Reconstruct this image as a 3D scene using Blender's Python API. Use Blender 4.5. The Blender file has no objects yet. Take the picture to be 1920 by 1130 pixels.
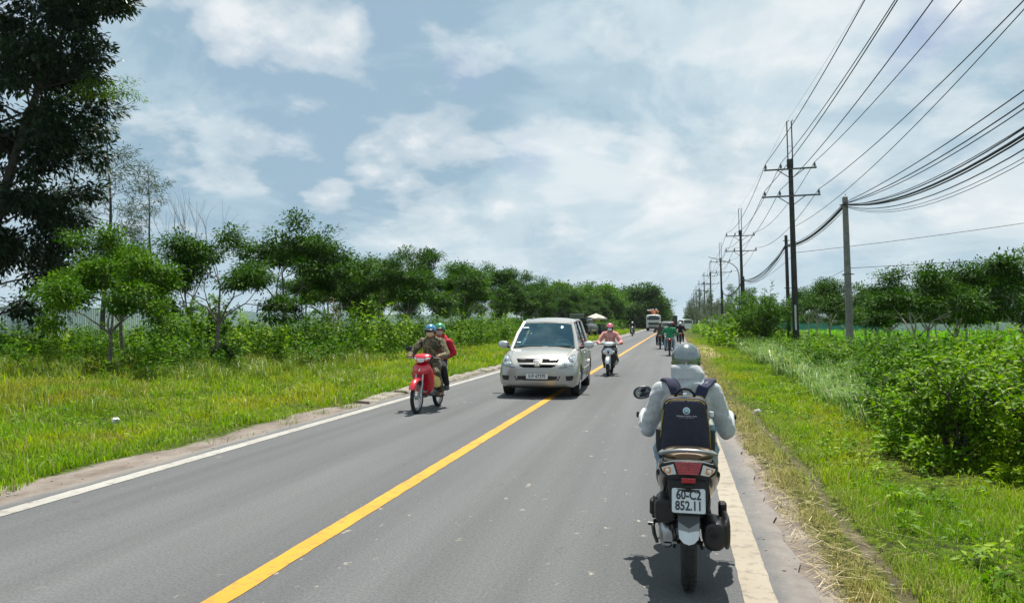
import bpy, bmesh, math, random
import numpy as np
from mathutils import Vector, Matrix, noise
from mathutils.bvhtree import BVHTree

random.seed(7)
RNG = np.random.default_rng(11)
R = math.radians
SC = bpy.context.scene
COL = SC.collection

# ------------------------------------------------------------------ camera
F_PX, CX, CY, CAM_H = 1400.0, 960.0, 565.0, 1.65
YAW = math.atan2(307.0, F_PX)
PITCH = math.atan2(37.0, F_PX)
cam_data = bpy.data.cameras.new('camera')
cam_data.sensor_width = 36.0
cam_data.lens = F_PX / 1920.0 * 36.0
cam_data.clip_start = 0.05
cam_data.clip_end = 8000.0
cam = bpy.data.objects.new('camera', cam_data)
COL.objects.link(cam)
cam.location = (0.0, 0.0, CAM_H)
cam.rotation_euler = (R(90) + PITCH, 0.0, YAW)
SC.camera = cam

# ------------------------------------------------------------------ light
SUN_EL, SUN_AZ = R(69), R(7)
sun_dir = Vector((math.sin(SUN_AZ) * math.cos(SUN_EL), math.cos(SUN_AZ) * math.cos(SUN_EL), math.sin(SUN_EL)))
sl = bpy.data.lights.new('sun', 'SUN')
sl.energy = 5.0
sl.angle = R(0.5)
sl.color = (1.0, 0.955, 0.87)
so = bpy.data.objects.new('sun', sl)
COL.objects.link(so)
so.rotation_euler = sun_dir.to_track_quat('Z', 'Y').to_euler()
so.location = (0, 0, 60)

SC.view_settings.view_transform = 'Standard'
SC.view_settings.look = 'None'
SC.view_settings.gamma = 1.0
SC.view_settings.exposure = 0.65
SC.view_settings.use_curve_mapping = False

world = bpy.data.worlds.new('World')
SC.world = world
world.use_nodes = True


# ------------------------------------------------------------------ projection on the ground (photo pixel -> place)
_m = cam.rotation_euler.to_matrix()


def ray(px, py):
    return _m @ Vector(((px - CX) / F_PX, -(py - CY) / F_PX, -1.0))


def ground_at(px, py, z=0.0):
    d = ray(px, py)
    t = (z - CAM_H) / d.z
    return Vector((d.x * t, d.y * t, z))


def at_depth(px, py, zc):
    d = ray(px, py)
    return Vector((0, 0, CAM_H)) + d * zc


def build_world():
    nt = world.node_tree
    nt.nodes.clear()
    N, L = nt.nodes, nt.links
    out = N.new('ShaderNodeOutputWorld')
    sky = N.new('ShaderNodeTexSky')
    sky.sky_type = 'NISHITA'
    sky.sun_disc = False
    sky.sun_elevation = SUN_EL
    sky.sun_rotation = SUN_AZ
    sky.altitude = 10
    sky.air_density = 1.0
    sky.dust_density = 2.0
    sky.ozone_density = 0.6
    bg1 = N.new('ShaderNodeBackground')
    bg1.inputs['Strength'].default_value = 0.075
    L.new(sky.outputs[0], bg1.inputs['Color'])
    tc = N.new('ShaderNodeTexCoord')
    sep = N.new('ShaderNodeSeparateXYZ')
    L.new(tc.outputs['Generated'], sep.inputs[0])

    def math_(op, a, b=None, clamp=False):
        m = N.new('ShaderNodeMath')
        m.operation = op
        m.use_clamp = clamp
        for i, x in enumerate((a, b)):
            if x is None:
                continue
            if isinstance(x, (int, float)):
                m.inputs[i].default_value = x
            else:
                L.new(x, m.inputs[i])
        return m.outputs[0]
    zc = math_('MAXIMUM', sep.outputs['Z'], 0.0)
    den = math_('ADD', zc, 0.34)
    u = math_('DIVIDE', sep.outputs['X'], den)
    v = math_('DIVIDE', sep.outputs['Y'], den)
    cmb = N.new('ShaderNodeCombineXYZ')
    L.new(u, cmb.inputs[0])
    L.new(v, cmb.inputs[1])
    cmb.inputs[2].default_value = CLOUD_SEED

    def noise_(scale, detail, rough, dist, off):
        mp = N.new('ShaderNodeMapping')
        mp.inputs['Location'].default_value = off
        L.new(cmb.outputs[0], mp.inputs[0])
        n = N.new('ShaderNodeTexNoise')
        n.inputs['Scale'].default_value = scale
        n.inputs['Detail'].default_value = detail
        n.inputs['Roughness'].default_value = rough
        n.inputs['Distortion'].default_value = dist
        L.new(mp.outputs[0], n.inputs['Vector'])
        return n.outputs['Fac']

    def ramp(fac, stops, interp='EASE'):
        r = N.new('ShaderNodeValToRGB')
        r.color_ramp.interpolation = interp
        e = r.color_ramp.elements
        while len(e) < len(stops):
            e.new(0.5)
        for k, (p, c) in enumerate(stops):
            e[k].position = p
            e[k].color = (*c, 1) if len(c) == 3 else c
        L.new(fac, r.inputs[0])
        return r.outputs[0]
    def blobs(lst):
        """soft masses of cloud at given directions (photo pixel, angular radius in pixels, weight)"""
        acc = None
        for px, py, rad, w in lst:
            d = ray(px, py).normalized()
            dp = N.new('ShaderNodeVectorMath')
            dp.operation = 'DOT_PRODUCT'
            L.new(tc.outputs['Generated'], dp.inputs[0])
            dp.inputs[1].default_value = d
            mr = N.new('ShaderNodeMapRange')
            mr.interpolation_type = 'SMOOTHSTEP'
            mr.inputs['From Min'].default_value = math.cos(rad / F_PX)
            mr.inputs['From Max'].default_value = math.cos(rad / F_PX * 0.12)
            mr.inputs['To Max'].default_value = w
            L.new(dp.outputs['Value'], mr.inputs['Value'])
            acc = mr.outputs[0] if acc is None else math_('ADD', acc, mr.outputs[0])
        return acc
    # thin high veil that whitens the sky, thicker towards the right; blue gaps in it
    n_v = noise_(1.1, 6, 0.55, 0.3, (3.1, 0.4, 0))
    gap = blobs([(1785, 15, 75, 0.9), (1705, 95, 60, 0.6), (870, 130, 55, 0.45), (985, 292, 60, 0.5), (60, 8, 130, 0.35), (1600, 590, 60, 0.0)])
    veil = math_('SUBTRACT', ramp(n_v, [(0.28, (0.72,) * 3), (0.46, (0.97,) * 3)]), gap, True)
    n_c = noise_(2.0, 9, 0.58, 0.5, (7.3, 2.2, 1.7))
    bright = blobs([(1560, 330, 620, 0.15), (1130, 470, 420, 0.08), (1420, 40, 330, 0.12), (260, 340, 230, 0.05), (560, 220, 420, -0.13), (800, 200, 260, -0.05), (1250, 190, 220, -0.08), (1890, 250, 260, -0.06)])
    veil_col = ramp(math_('ADD', math_('ADD', math_('MULTIPLY', math_('SUBTRACT', n_c, 0.5), 1.5), 0.5), bright),
                    [(0.34, (0.318, 0.460, 0.572)), (0.50, (0.425, 0.565, 0.658)), (0.66, (0.560, 0.680, 0.745)), (0.82, (0.71, 0.785, 0.82))])
    bg2 = N.new('ShaderNodeBackground')
    L.new(veil_col, bg2.inputs['Color'])
    bg2.inputs['Strength'].default_value = SKY_K
    # cumulus: lumpy heads with grey undersides
    big = noise_(1.6, 2, 0.5, 0.0, (11.2, 5.0, 0.3))
    fine = noise_(4.0, 12, 0.58, 0.15, (1.9, 8.4, 0.9))
    cb = blobs([(500, 30, 120, 0.22), (590, 45, 105, 0.20), (655, 82, 75, 0.18), (425, 66, 70, 0.17),
                (570, 240, 300, -0.14), (230, 190, 200, -0.08), (830, 170, 200, -0.06),
                (1300, 300, 150, 0.18), (1225, 335, 90, 0.12), (1390, 60, 110, 0.14), (1500, 120, 150, 0.05), (1860, 90, 170, 0.16),
                (735, 285, 95, 0.26), (690, 300, 60, 0.12), (840, 290, 100, 0.14), (890, 388, 95, 0.20), (960, 370, 70, 0.16), (620, 392, 65, 0.20), (775, 365, 50, 0.16),
                (1090, 465, 120, 0.14), (470, 385, 60, 0.10), (440, 268, 75, 0.20), (1210, 462, 60, 0.10), (1700, 520, 150, 0.04), (260, 300, 90, 0.10)])
    mid = noise_(2.2, 4, 0.5, 0.3, (4.4, 1.3, 2.2))
    dens = math_('ADD', math_('MULTIPLY', math_('SUBTRACT', fine, 0.5), 1.15), math_('MULTIPLY', math_('SUBTRACT', mid, 0.5), 0.75))
    dens = math_('ADD', math_('ADD', dens, math_('MULTIPLY', math_('SUBTRACT', big, 0.5), 0.35)), math_('ADD', math_('MULTIPLY', cb, 0.85), 0.5))
    cum = ramp(dens, [(0.45, (0, 0, 0)), (0.59, (0.40,) * 3), (0.80, (0.84,) * 3)])
    # the same lumps looked up a step lower in the sky: where they are denser the cloud is lit
    fine2 = noise_(4.0, 8, 0.58, 0.15, (1.95, 8.20, 0.9))
    lit = math_('SUBTRACT', fine, fine2)
    lit = math_('ADD', math_('MULTIPLY', lit, 2.2), 0.56)
    cum_col = ramp(lit, [(0.15, (0.50, 0.60, 0.665)), (0.55, (0.70, 0.765, 0.795)), (0.85, (0.86, 0.88, 0.89))], 'LINEAR')
    bg3 = N.new('ShaderNodeBackground')
    L.new(cum_col, bg3.inputs['Color'])
    bg3.inputs['Strength'].default_value = SKY_K
    # pale haze band at the horizon
    hz = N.new('ShaderNodeBackground')
    hz.inputs['Color'].default_value = (0.50, 0.645, 0.735, 1)
    hz.inputs['Strength'].default_value = SKY_K
    hfac = ramp(sep.outputs['Z'], [(0.0, (0.80,) * 3), (0.15, (0,) * 3)], 'EASE')

    def mix(f, a, b):
        m = N.new('ShaderNodeMixShader')
        L.new(f, m.inputs[0])
        L.new(a, m.inputs[1])
        L.new(b, m.inputs[2])
        return m.outputs[0]
    s = mix(veil, bg1.outputs[0], bg2.outputs[0])
    s = mix(cum, s, bg3.outputs[0])
    s = mix(hfac, s, hz.outputs[0])
    L.new(s, out.inputs[0])


CLOUD_SEED = 0.35
SKY_K = 0.69
build_world()


# ------------------------------------------------------------------ object helpers
def tag(o, label=None, cat=None, group=None, kind=None):
    if label:
        o['label'] = label
    if cat:
        o['category'] = cat
    if group:
        o['group'] = group
    if kind:
        o['kind'] = kind
    return o


def thing(name, label, cat, loc=(0, 0, 0), rotz=0.0, group=None):
    o = bpy.data.objects.new(name, None)
    o.empty_display_size = 0.2
    COL.objects.link(o)
    o.location = loc
    o.rotation_euler = (0, 0, rotz)
    return tag(o, label, cat, group)


def put(name, me, parent=None, label=None):
    o = bpy.data.objects.new(name, me)
    COL.objects.link(o)
    if parent is not None:
        o.parent = parent
    if label:
        o['label'] = label
    return o


def children_of(o):
    return [c for c in COL.objects if c.parent == o]


def copy_tree(o, kids, parent=None):
    c = o.copy()
    COL.objects.link(c)
    if parent is not None:
        c.parent = parent
    for k in kids.get(o, ()):
        copy_tree(k, kids, c)
    return c


def kid_map():
    d = {}
    for o in COL.objects:
        if o.parent is not None:
            d.setdefault(o.parent, []).append(o)
    return d


def np_mesh(name, V, F, mats, rnd=None, smooth=False):
    V = np.asarray(V, dtype=np.float32).reshape(-1, 3)
    F = np.asarray(F, dtype=np.int32)
    n, k = F.shape
    me = bpy.data.meshes.new(name)
    me.vertices.add(len(V))
    me.vertices.foreach_set('co', V.ravel())
    me.loops.add(n * k)
    me.loops.foreach_set('vertex_index', F.ravel())
    me.polygons.add(n)
    me.polygons.foreach_set('loop_start', np.arange(0, n * k, k, dtype=np.int32))
    if smooth:
        me.polygons.foreach_set('use_smooth', np.ones(n, dtype=bool))
    for m in mats:
        me.materials.append(m)
    if rnd is not None:
        a = me.attributes.new('rnd', 'FLOAT', 'FACE')
        a.data.foreach_set('value', np.asarray(rnd, dtype=np.float32))
    me.update(calc_edges=True)
    return me


def unit(a):
    return a / np.maximum(np.linalg.norm(a, axis=-1, keepdims=True), 1e-9)


class MB:
    """collects shapes into one mesh"""

    def __init__(self):
        self.v, self.f, self.m = [], [], []
        self.M = Matrix.Identity(4)

    def add(self, vs, fs, m=0):
        b = len(self.v)
        self.v += [self.M @ Vector(p) for p in vs]
        self.f += [tuple(b + i for i in f) for f in fs]
        self.m += [m] * len(fs)

    def box(self, c, s, rot=None, m=0, taper=1.0, bev=0.0):
        hx, hy, hz = s[0] / 2, s[1] / 2, s[2] / 2
        vs = []
        if bev <= 0:
            for z, t in ((-hz, 1.0), (hz, taper)):
                vs += [(-hx * t, -hy * t, z), (hx * t, -hy * t, z), (hx * t, hy * t, z), (-hx * t, hy * t, z)]
            fs = [(3, 2, 1, 0), (4, 5, 6, 7), (0, 1, 5, 4), (1, 2, 6, 5), (2, 3, 7, 6), (3, 0, 4, 7)]
        else:
            b = min(bev, hx * .95, hy * .95, hz * .95)
            rings = []
            for z, t, i in ((-hz, 1.0, b), (-hz + b, 1.0, 0), (hz - b, taper, 0), (hz, taper, b)):
                x, y = hx * t - i, hy * t - i
                x2, y2 = x - (b - i) , y - (b - i)
                rings.append([(-x2, -y, z), (x2, -y, z), (x, -y2, z), (x, y2, z), (x2, y, z), (-x2, y, z), (-x, y2, z), (-x, -y2, z)])
            fs = [tuple(range(7, -1, -1)), tuple(24 + i for i in range(8))]
            for k in range(3):
                for i in range(8):
                    j = (i + 1) % 8
                    fs.append((k * 8 + i, k * 8 + j, k * 8 + 8 + j, k * 8 + 8 + i))
            vs = [p for r in rings for p in r]
        Rm = rot.to_matrix() if hasattr(rot, 'to_matrix') else (rot if rot is not None else Matrix.Identity(3))
        c = Vector(c)
        self.add([c + Rm @ Vector(p) for p in vs], fs, m)

    def loft(self, rings, m=0, cap=True, closed=False):
        n = len(rings[0])
        fs = []
        for k in range(len(rings) - 1):
            for i in range(n):
                j = (i + 1) % n
                fs.append((k * n + i, k * n + j, (k + 1) * n + j, (k + 1) * n + i))
        if closed:
            k = len(rings) - 1
            for i in range(n):
                j = (i + 1) % n
                fs.append((k * n + i, k * n + j, j, i))
        elif cap:
            fs.append(tuple(range(n - 1, -1, -1)))
            fs.append(tuple((len(rings) - 1) * n + i for i in range(n)))
        self.add([p for r in rings for p in r], fs, m)

    def tube(self, pts, rad, seg=8, m=0, cap=True, flat=1.0, closed=False):
        pts = [Vector(p) for p in pts]
        if not hasattr(rad, '__len__'):
            rad = [rad] * len(pts)
        rings = []
        prev = None
        n = len(pts)
        for i, p in enumerate(pts):
            if closed:
                d = pts[(i + 1) % n] - pts[i - 1]
            elif i == 0:
                d = pts[1] - pts[0]
            elif i == n - 1:
                d = pts[-1] - pts[-2]
            else:
                d = pts[i + 1] - pts[i - 1]
            d.normalize()
            if prev is None:
                a = Vector((0, 0, 1)) if abs(d.z) < 0.9 else Vector((1, 0, 0))
                u = d.cross(a).normalized()
            else:
                u = (prev - d * prev.dot(d)).normalized()
            prev = u
            w = d.cross(u)
            rings.append([p + (u * math.cos(2 * math.pi * k / seg) + w * math.sin(2 * math.pi * k / seg) * flat) * rad[i] for k in range(seg)])
        self.loft(rings, m, cap, closed)

    def cyl(self, p0, p1, r0, r1=None, seg=16, m=0):
        self.tube([p0, p1], [r0, r0 if r1 is None else r1], seg, m)

    def ell(self, c, r, m=0, rot=None, seg=16, rings=10, e=2.0, e2=None):
        e2 = e2 or e

        def sp(v, p):
            return math.copysign(abs(v) ** (2.0 / p), v)
        c = Vector(c)
        Rm = rot.to_matrix() if hasattr(rot, 'to_matrix') else (rot if rot is not None else Matrix.Identity(3))
        rr = []
        for i in range(1, rings):
            t = -math.pi / 2 + math.pi * i / rings
            cz, sz = sp(math.cos(t), e2), sp(math.sin(t), e2)
            rr.append([c + Rm @ Vector((r[0] * cz * sp(math.cos(2 * math.pi * k / seg), e), r[1] * cz * sp(math.sin(2 * math.pi * k / seg), e), r[2] * sz)) for k in range(seg)])
        n = seg
        vs = [p for q in rr for p in q]
        fs = []
        for k in range(len(rr) - 1):
            for i in range(n):
                j = (i + 1) % n
                fs.append((k * n + i, k * n + j, (k + 1) * n + j, (k + 1) * n + i))
        a = len(vs)
        vs += [c + Rm @ Vector((0, 0, -r[2])), c + Rm @ Vector((0, 0, r[2]))]
        for i in range(n):
            j = (i + 1) % n
            fs.append((a, j, i))
            fs.append((a + 1, (len(rr) - 1) * n + i, (len(rr) - 1) * n + j))
        self.add(vs, fs, m)

    def lathe(self, prof, c, axis='X', seg=24, m=0, closed=False):
        c = Vector(c)
        rings = []
        for (r, h) in prof:
            ring = []
            for k in range(seg):
                a = 2 * math.pi * k / seg
                if axis == 'X':
                    ring.append(c + Vector((h, r * math.cos(a), r * math.sin(a))))
                elif axis == 'Y':
                    ring.append(c + Vector((r * math.sin(a), h, r * math.cos(a))))
                else:
                    ring.append(c + Vector((r * math.cos(a), r * math.sin(a), h)))
            rings.append(ring)
        self.loft(rings, m, cap=not closed, closed=closed)

    def sweep(self, st, seg=16, sub=3, m=0, cap=True):
        """st: (x, y, z, rx, rz, exponent, pitch) rings along a body"""
        st = [tuple(s) + (0.0,) * (7 - len(s)) if len(s) < 7 else tuple(s) for s in st]
        out = []
        n = len(st)
        for i in range(n - 1):
            p0, p1, p2, p3 = st[max(i - 1, 0)], st[i], st[i + 1], st[min(i + 2, n - 1)]
            for k in range(sub):
                t = k / sub
                out.append(tuple(0.5 * ((2 * b) + (-a + c) * t + (2 * a - 5 * b + 4 * c - d) * t * t + (-a + 3 * b - 3 * c + d) * t ** 3) for a, b, c, d in zip(p0, p1, p2, p3)))
        out.append(st[-1])
        rings = []
        for (x, y, z, rx, rz, e, p) in out:
            e = max(e, 1.2)
            ring = []
            for k in range(seg):
                a = 2 * math.pi * k / seg
                cu, su = math.cos(a), math.sin(a)
                u = max(rx, .001) * math.copysign(abs(cu) ** (2 / e), cu)
                w = max(rz, .001) * math.copysign(abs(su) ** (2 / e), su)
                ring.append(Vector((x + u, y - w * math.sin(p), z + w * math.cos(p))))
            rings.append(ring)
        self.loft(rings, m, cap)

    def prism(self, pts, depth, M=None, m=0):
        """polygon in local XZ extruded along local Y by depth (front at y=0)"""
        M = M or Matrix.Identity(4)
        n = len(pts)
        vs = [M @ Vector((x, 0, z)) for x, z in pts] + [M @ Vector((x, depth, z)) for x, z in pts]
        fs = [tuple(range(n)), tuple(range(2 * n - 1, n - 1, -1))]
        for i in range(n):
            j = (i + 1) % n
            fs.append((j, i, n + i, n + j))
        self.add(vs, fs, m)

    def mesh(self, name, mats, smooth=35):
        me = bpy.data.meshes.new(name)
        me.from_pydata([tuple(p) for p in self.v], [], self.f)
        for mt in (mats if isinstance(mats, (list, tuple)) else [mats]):
            me.materials.append(mt)
        me.polygons.foreach_set('material_index', self.m)
        bm = bmesh.new()
        bm.from_mesh(me)
        bmesh.ops.recalc_face_normals(bm, faces=bm.faces)
        bm.to_mesh(me)
        bm.free()
        if smooth:
            me.polygons.foreach_set('use_smooth', [True] * len(me.polygons))
            me.set_sharp_from_angle(angle=R(smooth))
        me.update()
        return me

    def build(self, name, mats, parent=None, smooth=35, label=None):
        return put(name, self.mesh(name, mats, smooth), parent, label)


def bvh_of(me):
    return BVHTree.FromPolygons([v.co.copy() for v in me.vertices], [tuple(p.vertices) for p in me.polygons])


def patch(bvh, poly, offset, axis='Y', sign=1, rings=4, edge=4, far=6.0, mb=None, m=0, thick=0.0):
    """a panel that follows a body: poly in the two other axes, cast along axis onto the body, set proud by offset"""
    mb = mb or MB()
    pts = []
    n = len(poly)
    for i in range(n):
        a, b = poly[i], poly[(i + 1) % n]
        for k in range(edge):
            t = k / edge
            pts.append((a[0] * (1 - t) + b[0] * t, a[1] * (1 - t) + b[1] * t))
    c = (sum(p[0] for p in pts) / len(pts), sum(p[1] for p in pts) / len(pts))

    def cast(u, w, off):
        if axis == 'Y':
            o, d = Vector((u, sign * far, w)), Vector((0, -sign, 0))
        elif axis == 'X':
            o, d = Vector((sign * far, u, w)), Vector((-sign, 0, 0))
        else:
            o, d = Vector((u, w, sign * far)), Vector((0, 0, -sign))
        h = bvh.ray_cast(o, d)
        if h[0] is None:
            h = bvh.find_nearest(o + d * (far * 0.9))
        return h[0] - d * off
    vs, fs = [], []
    k = len(pts)
    for r in range(rings):
        s = 1 - r / rings
        for p in pts:
            vs.append(cast(c[0] + (p[0] - c[0]) * s, c[1] + (p[1] - c[1]) * s, offset if r else offset * 0.2))
    vs.append(cast(c[0], c[1], offset))
    for r in range(rings - 1):
        for i in range(k):
            j = (i + 1) % k
            fs.append((r * k + i, r * k + j, (r + 1) * k + j, (r + 1) * k + i))
    for i in range(k):
        fs.append(((rings - 1) * k + i, (rings - 1) * k + (i + 1) % k, len(vs) - 1))
    mb.add(vs, fs, m)
    return mb


# ------------------------------------------------------------------ materials
def new_mat(name):
    m = bpy.data.materials.new(name)
    m.use_nodes = True
    return m, m.node_tree.nodes, m.node_tree.links, m.node_tree.nodes['Principled BSDF']


def lerp_col(c, k):
    return tuple(min(1.0, max(0.0, x * k)) for x in c)


def pmat(name, col, rough=0.5, metal=0.0, var=0.15, scale=6.0, bump=0.0, bscale=60.0, coat=0.0, spec=0.5, col2=None, detail=5, sheen=0.0):
    m, N, L, b = new_mat(name)
    tc = N.new('ShaderNodeTexCoord')
    n = N.new('ShaderNodeTexNoise')
    n.inputs['Scale'].default_value = scale
    n.inputs['Detail'].default_value = detail
    L.new(tc.outputs['Object'], n.inputs['Vector'])
    r = N.new('ShaderNodeValToRGB')
    r.color_ramp.elements[0].position = 0.3
    r.color_ramp.elements[1].position = 0.7
    c2 = col2 if col2 is not None else lerp_col(col, 1 + var)
    c1 = col if col2 is not None else lerp_col(col, 1 - var)
    r.color_ramp.elements[0].color = (*c1, 1)
    r.color_ramp.elements[1].color = (*c2, 1)
    L.new(n.outputs['Fac'], r.inputs[0])
    L.new(r.outputs[0], b.inputs['Base Color'])
    b.inputs['Roughness'].default_value = rough
    b.inputs['Metallic'].default_value = metal
    b.inputs['Coat Weight'].default_value = coat
    b.inputs['Coat Roughness'].default_value = 0.08
    b.inputs['Specular IOR Level'].default_value = spec
    b.inputs['Sheen Weight'].default_value = sheen
    if bump:
        n2 = N.new('ShaderNodeTexNoise')
        n2.inputs['Scale'].default_value = bscale
        n2.inputs['Detail'].default_value = 4
        L.new(tc.outputs['Object'], n2.inputs['Vector'])
        bp = N.new('ShaderNodeBump')
        bp.inputs['Strength'].default_value = bump
        bp.inputs['Distance'].default_value = 0.01
        L.new(n2.outputs['Fac'], bp.inputs['Height'])
        L.new(bp.outputs[0], b.inputs['Normal'])
    return m


def leaf_mat(name, stops, trans=0.35, rough=0.42, tcol=None, spec=0.5):
    """leaf colour differs from leaf to leaf (attribute rnd); light passes through"""
    m, N, L, b = new_mat(name)
    at = N.new('ShaderNodeAttribute')
    at.attribute_name = 'rnd'
    r = N.new('ShaderNodeValToRGB')
    e = r.color_ramp.elements
    while len(e) < len(stops):
        e.new(0.5)
    for k, (p, c) in enumerate(stops):
        e[k].position = p
        e[k].color = (*c, 1)
    L.new(at.outputs['Fac'], r.inputs[0])
    L.new(r.outputs[0], b.inputs['Base Color'])
    b.inputs['Roughness'].default_value = rough
    b.inputs['Specular IOR Level'].default_value = spec
    t = N.new('ShaderNodeBsdfTranslucent')
    mx = N.new('ShaderNodeMix')
    mx.data_type = 'RGBA'
    mx.blend_type = 'MULTIPLY'
    mx.inputs[0].default_value = 1.0
    L.new(r.outputs[0], mx.inputs[6])
    mx.inputs[7].default_value = (*(tcol or (1.0, 1.15, 0.35)), 1)
    L.new(mx.outputs[2], t.inputs['Color'])
    ms = N.new('ShaderNodeMixShader')
    ms.inputs[0].default_value = trans
    L.new(b.outputs[0], ms.inputs[1])
    L.new(t.outputs[0], ms.inputs[2])
    out = [x for x in N if x.type == 'OUTPUT_MATERIAL'][0]
    L.new(ms.outputs[0], out.inputs[0])
    return m


def glass_mat(name, tint, rough=0.02, refl=1.45, gcol=(1, 1, 1)):
    m, N, L, b = new_mat(name)
    tr = N.new('ShaderNodeBsdfTransparent')
    tr.inputs['Color'].default_value = (*tint, 1)
    gl = N.new('ShaderNodeBsdfGlossy')
    gl.inputs['Roughness'].default_value = rough
    gl.inputs['Color'].default_value = (*gcol, 1)
    fr = N.new('ShaderNodeFresnel')
    fr.inputs['IOR'].default_value = refl
    mx = N.new('ShaderNodeMixShader')
    L.new(fr.outputs[0], mx.inputs[0])
    L.new(tr.outputs[0], mx.inputs[1])
    L.new(gl.outputs[0], mx.inputs[2])
    out = [x for x in N if x.type == 'OUTPUT_MATERIAL'][0]
    L.new(mx.outputs[0], out.inputs[0])
    N.remove(b)
    return m

# ================================================================== SETTING
ROAD_L, ROAD_R = -5.98, 0.80


def verge_colour(N, L, pos):
    """colour of the grass by place: green, olive and dry patches; straw along the right road edge"""
    def nz(scale, mscale, detail=4, off=(0, 0, 0)):
        mp = N.new('ShaderNodeMapping')
        mp.inputs['Scale'].default_value = mscale
        mp.inputs['Location'].default_value = off
        L.new(pos, mp.inputs[0])
        n = N.new('ShaderNodeTexNoise')
        n.inputs['Scale'].default_value = scale
        n.inputs['Detail'].default_value = detail
        n.inputs['Roughness'].default_value = 0.6
        L.new(mp.outputs[0], n.inputs['Vector'])
        return n.outputs['Fac']

    def ramp(fac, stops):
        r = N.new('ShaderNodeValToRGB')
        e = r.color_ramp.elements
        while len(e) < len(stops):
            e.new(0.5)
        for k, (p, c) in enumerate(stops):
            e[k].position = p
            e[k].color = (*c, 1)
        L.new(fac, r.inputs[0])
        return r.outputs[0]

    def mix(f, a, b):
        m = N.new('ShaderNodeMix')
        m.data_type = 'RGBA'
        L.new(f, m.inputs[0])
        for i, x in ((6, a), (7, b)):
            if isinstance(x, tuple):
                m.inputs[i].default_value = (*x, 1)
            else:
                L.new(x, m.inputs[i])
        return m.outputs[2]

    def mth(op, a, b=None, clamp=False):
        m = N.new('ShaderNodeMath')
        m.operation = op
        m.use_clamp = clamp
        for i, x in enumerate((a, b)):
            if x is None:
                continue
            if isinstance(x, (int, float)):
                m.inputs[i].default_value = x
            else:
                L.new(x, m.inputs[i])
        return m.outputs[0]

    def mrange(v, a, b):
        m = N.new('ShaderNodeMapRange')
        m.interpolation_type = 'SMOOTHSTEP'
        m.inputs['From Min'].default_value = a
        m.inputs['From Max'].default_value = b
        L.new(v, m.inputs['Value'])
        return m.outputs[0]
    base = ramp(nz(0.55, (1, 0.45, 1), 5), [(0.30, (0.105, 0.230, 0.002)), (0.50, (0.190, 0.310, 0.002)), (0.64, (0.290, 0.330, 0.006)), (0.78, (0.320, 0.260, 0.03))])
    sep = N.new('ShaderNodeSeparateXYZ')
    L.new(pos, sep.inputs[0])
    X = sep.outputs['X']
    # dry straw by the right edge and in scattered spots
    wob = nz(1.3, (1, 0.6, 1), 4, (5, 3, 0))
    xs = mth('ADD', X, mth('MULTIPLY', mth('SUBTRACT', wob, 0.5), -1.6))
    f1 = mth('MULTIPLY', mth('SUBTRACT', 1.0, mrange(xs, 0.95, 1.75)), mrange(X, 0.2, 0.5))
    straw = ramp(nz(9.0, (1, 1, 1), 3), [(0.35, (0.25, 0.185, 0.075)), (0.65, (0.46, 0.36, 0.17))])
    col = mix(mth('MULTIPLY', f1, 0.72), base, straw)
    # olive-brown belt on the left verge, away from the road
    wob2 = nz(0.5, (1, 0.5, 1), 3, (1, 7, 0))
    f2 = mth('MULTIPLY', mth('SUBTRACT', 1.0, mrange(X, -11.5, -8.0)), mrange(wob2, 0.44, 0.62))
    col = mix(mth('MULTIPLY', f2, 0.6), col, (0.24, 0.195, 0.012))
    # bright sown field on the far right
    f3 = mrange(X, 10.5, 14.0)
    col = mix(f3, col, ramp(nz(0.35, (1, 0.3, 1), 4, (9, 0, 0)), [(0.35, (0.075, 0.25, 0.002)), (0.65, (0.16, 0.37, 0.005))]))
    return col, X, nz, ramp, mix, mth, mrange


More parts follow.
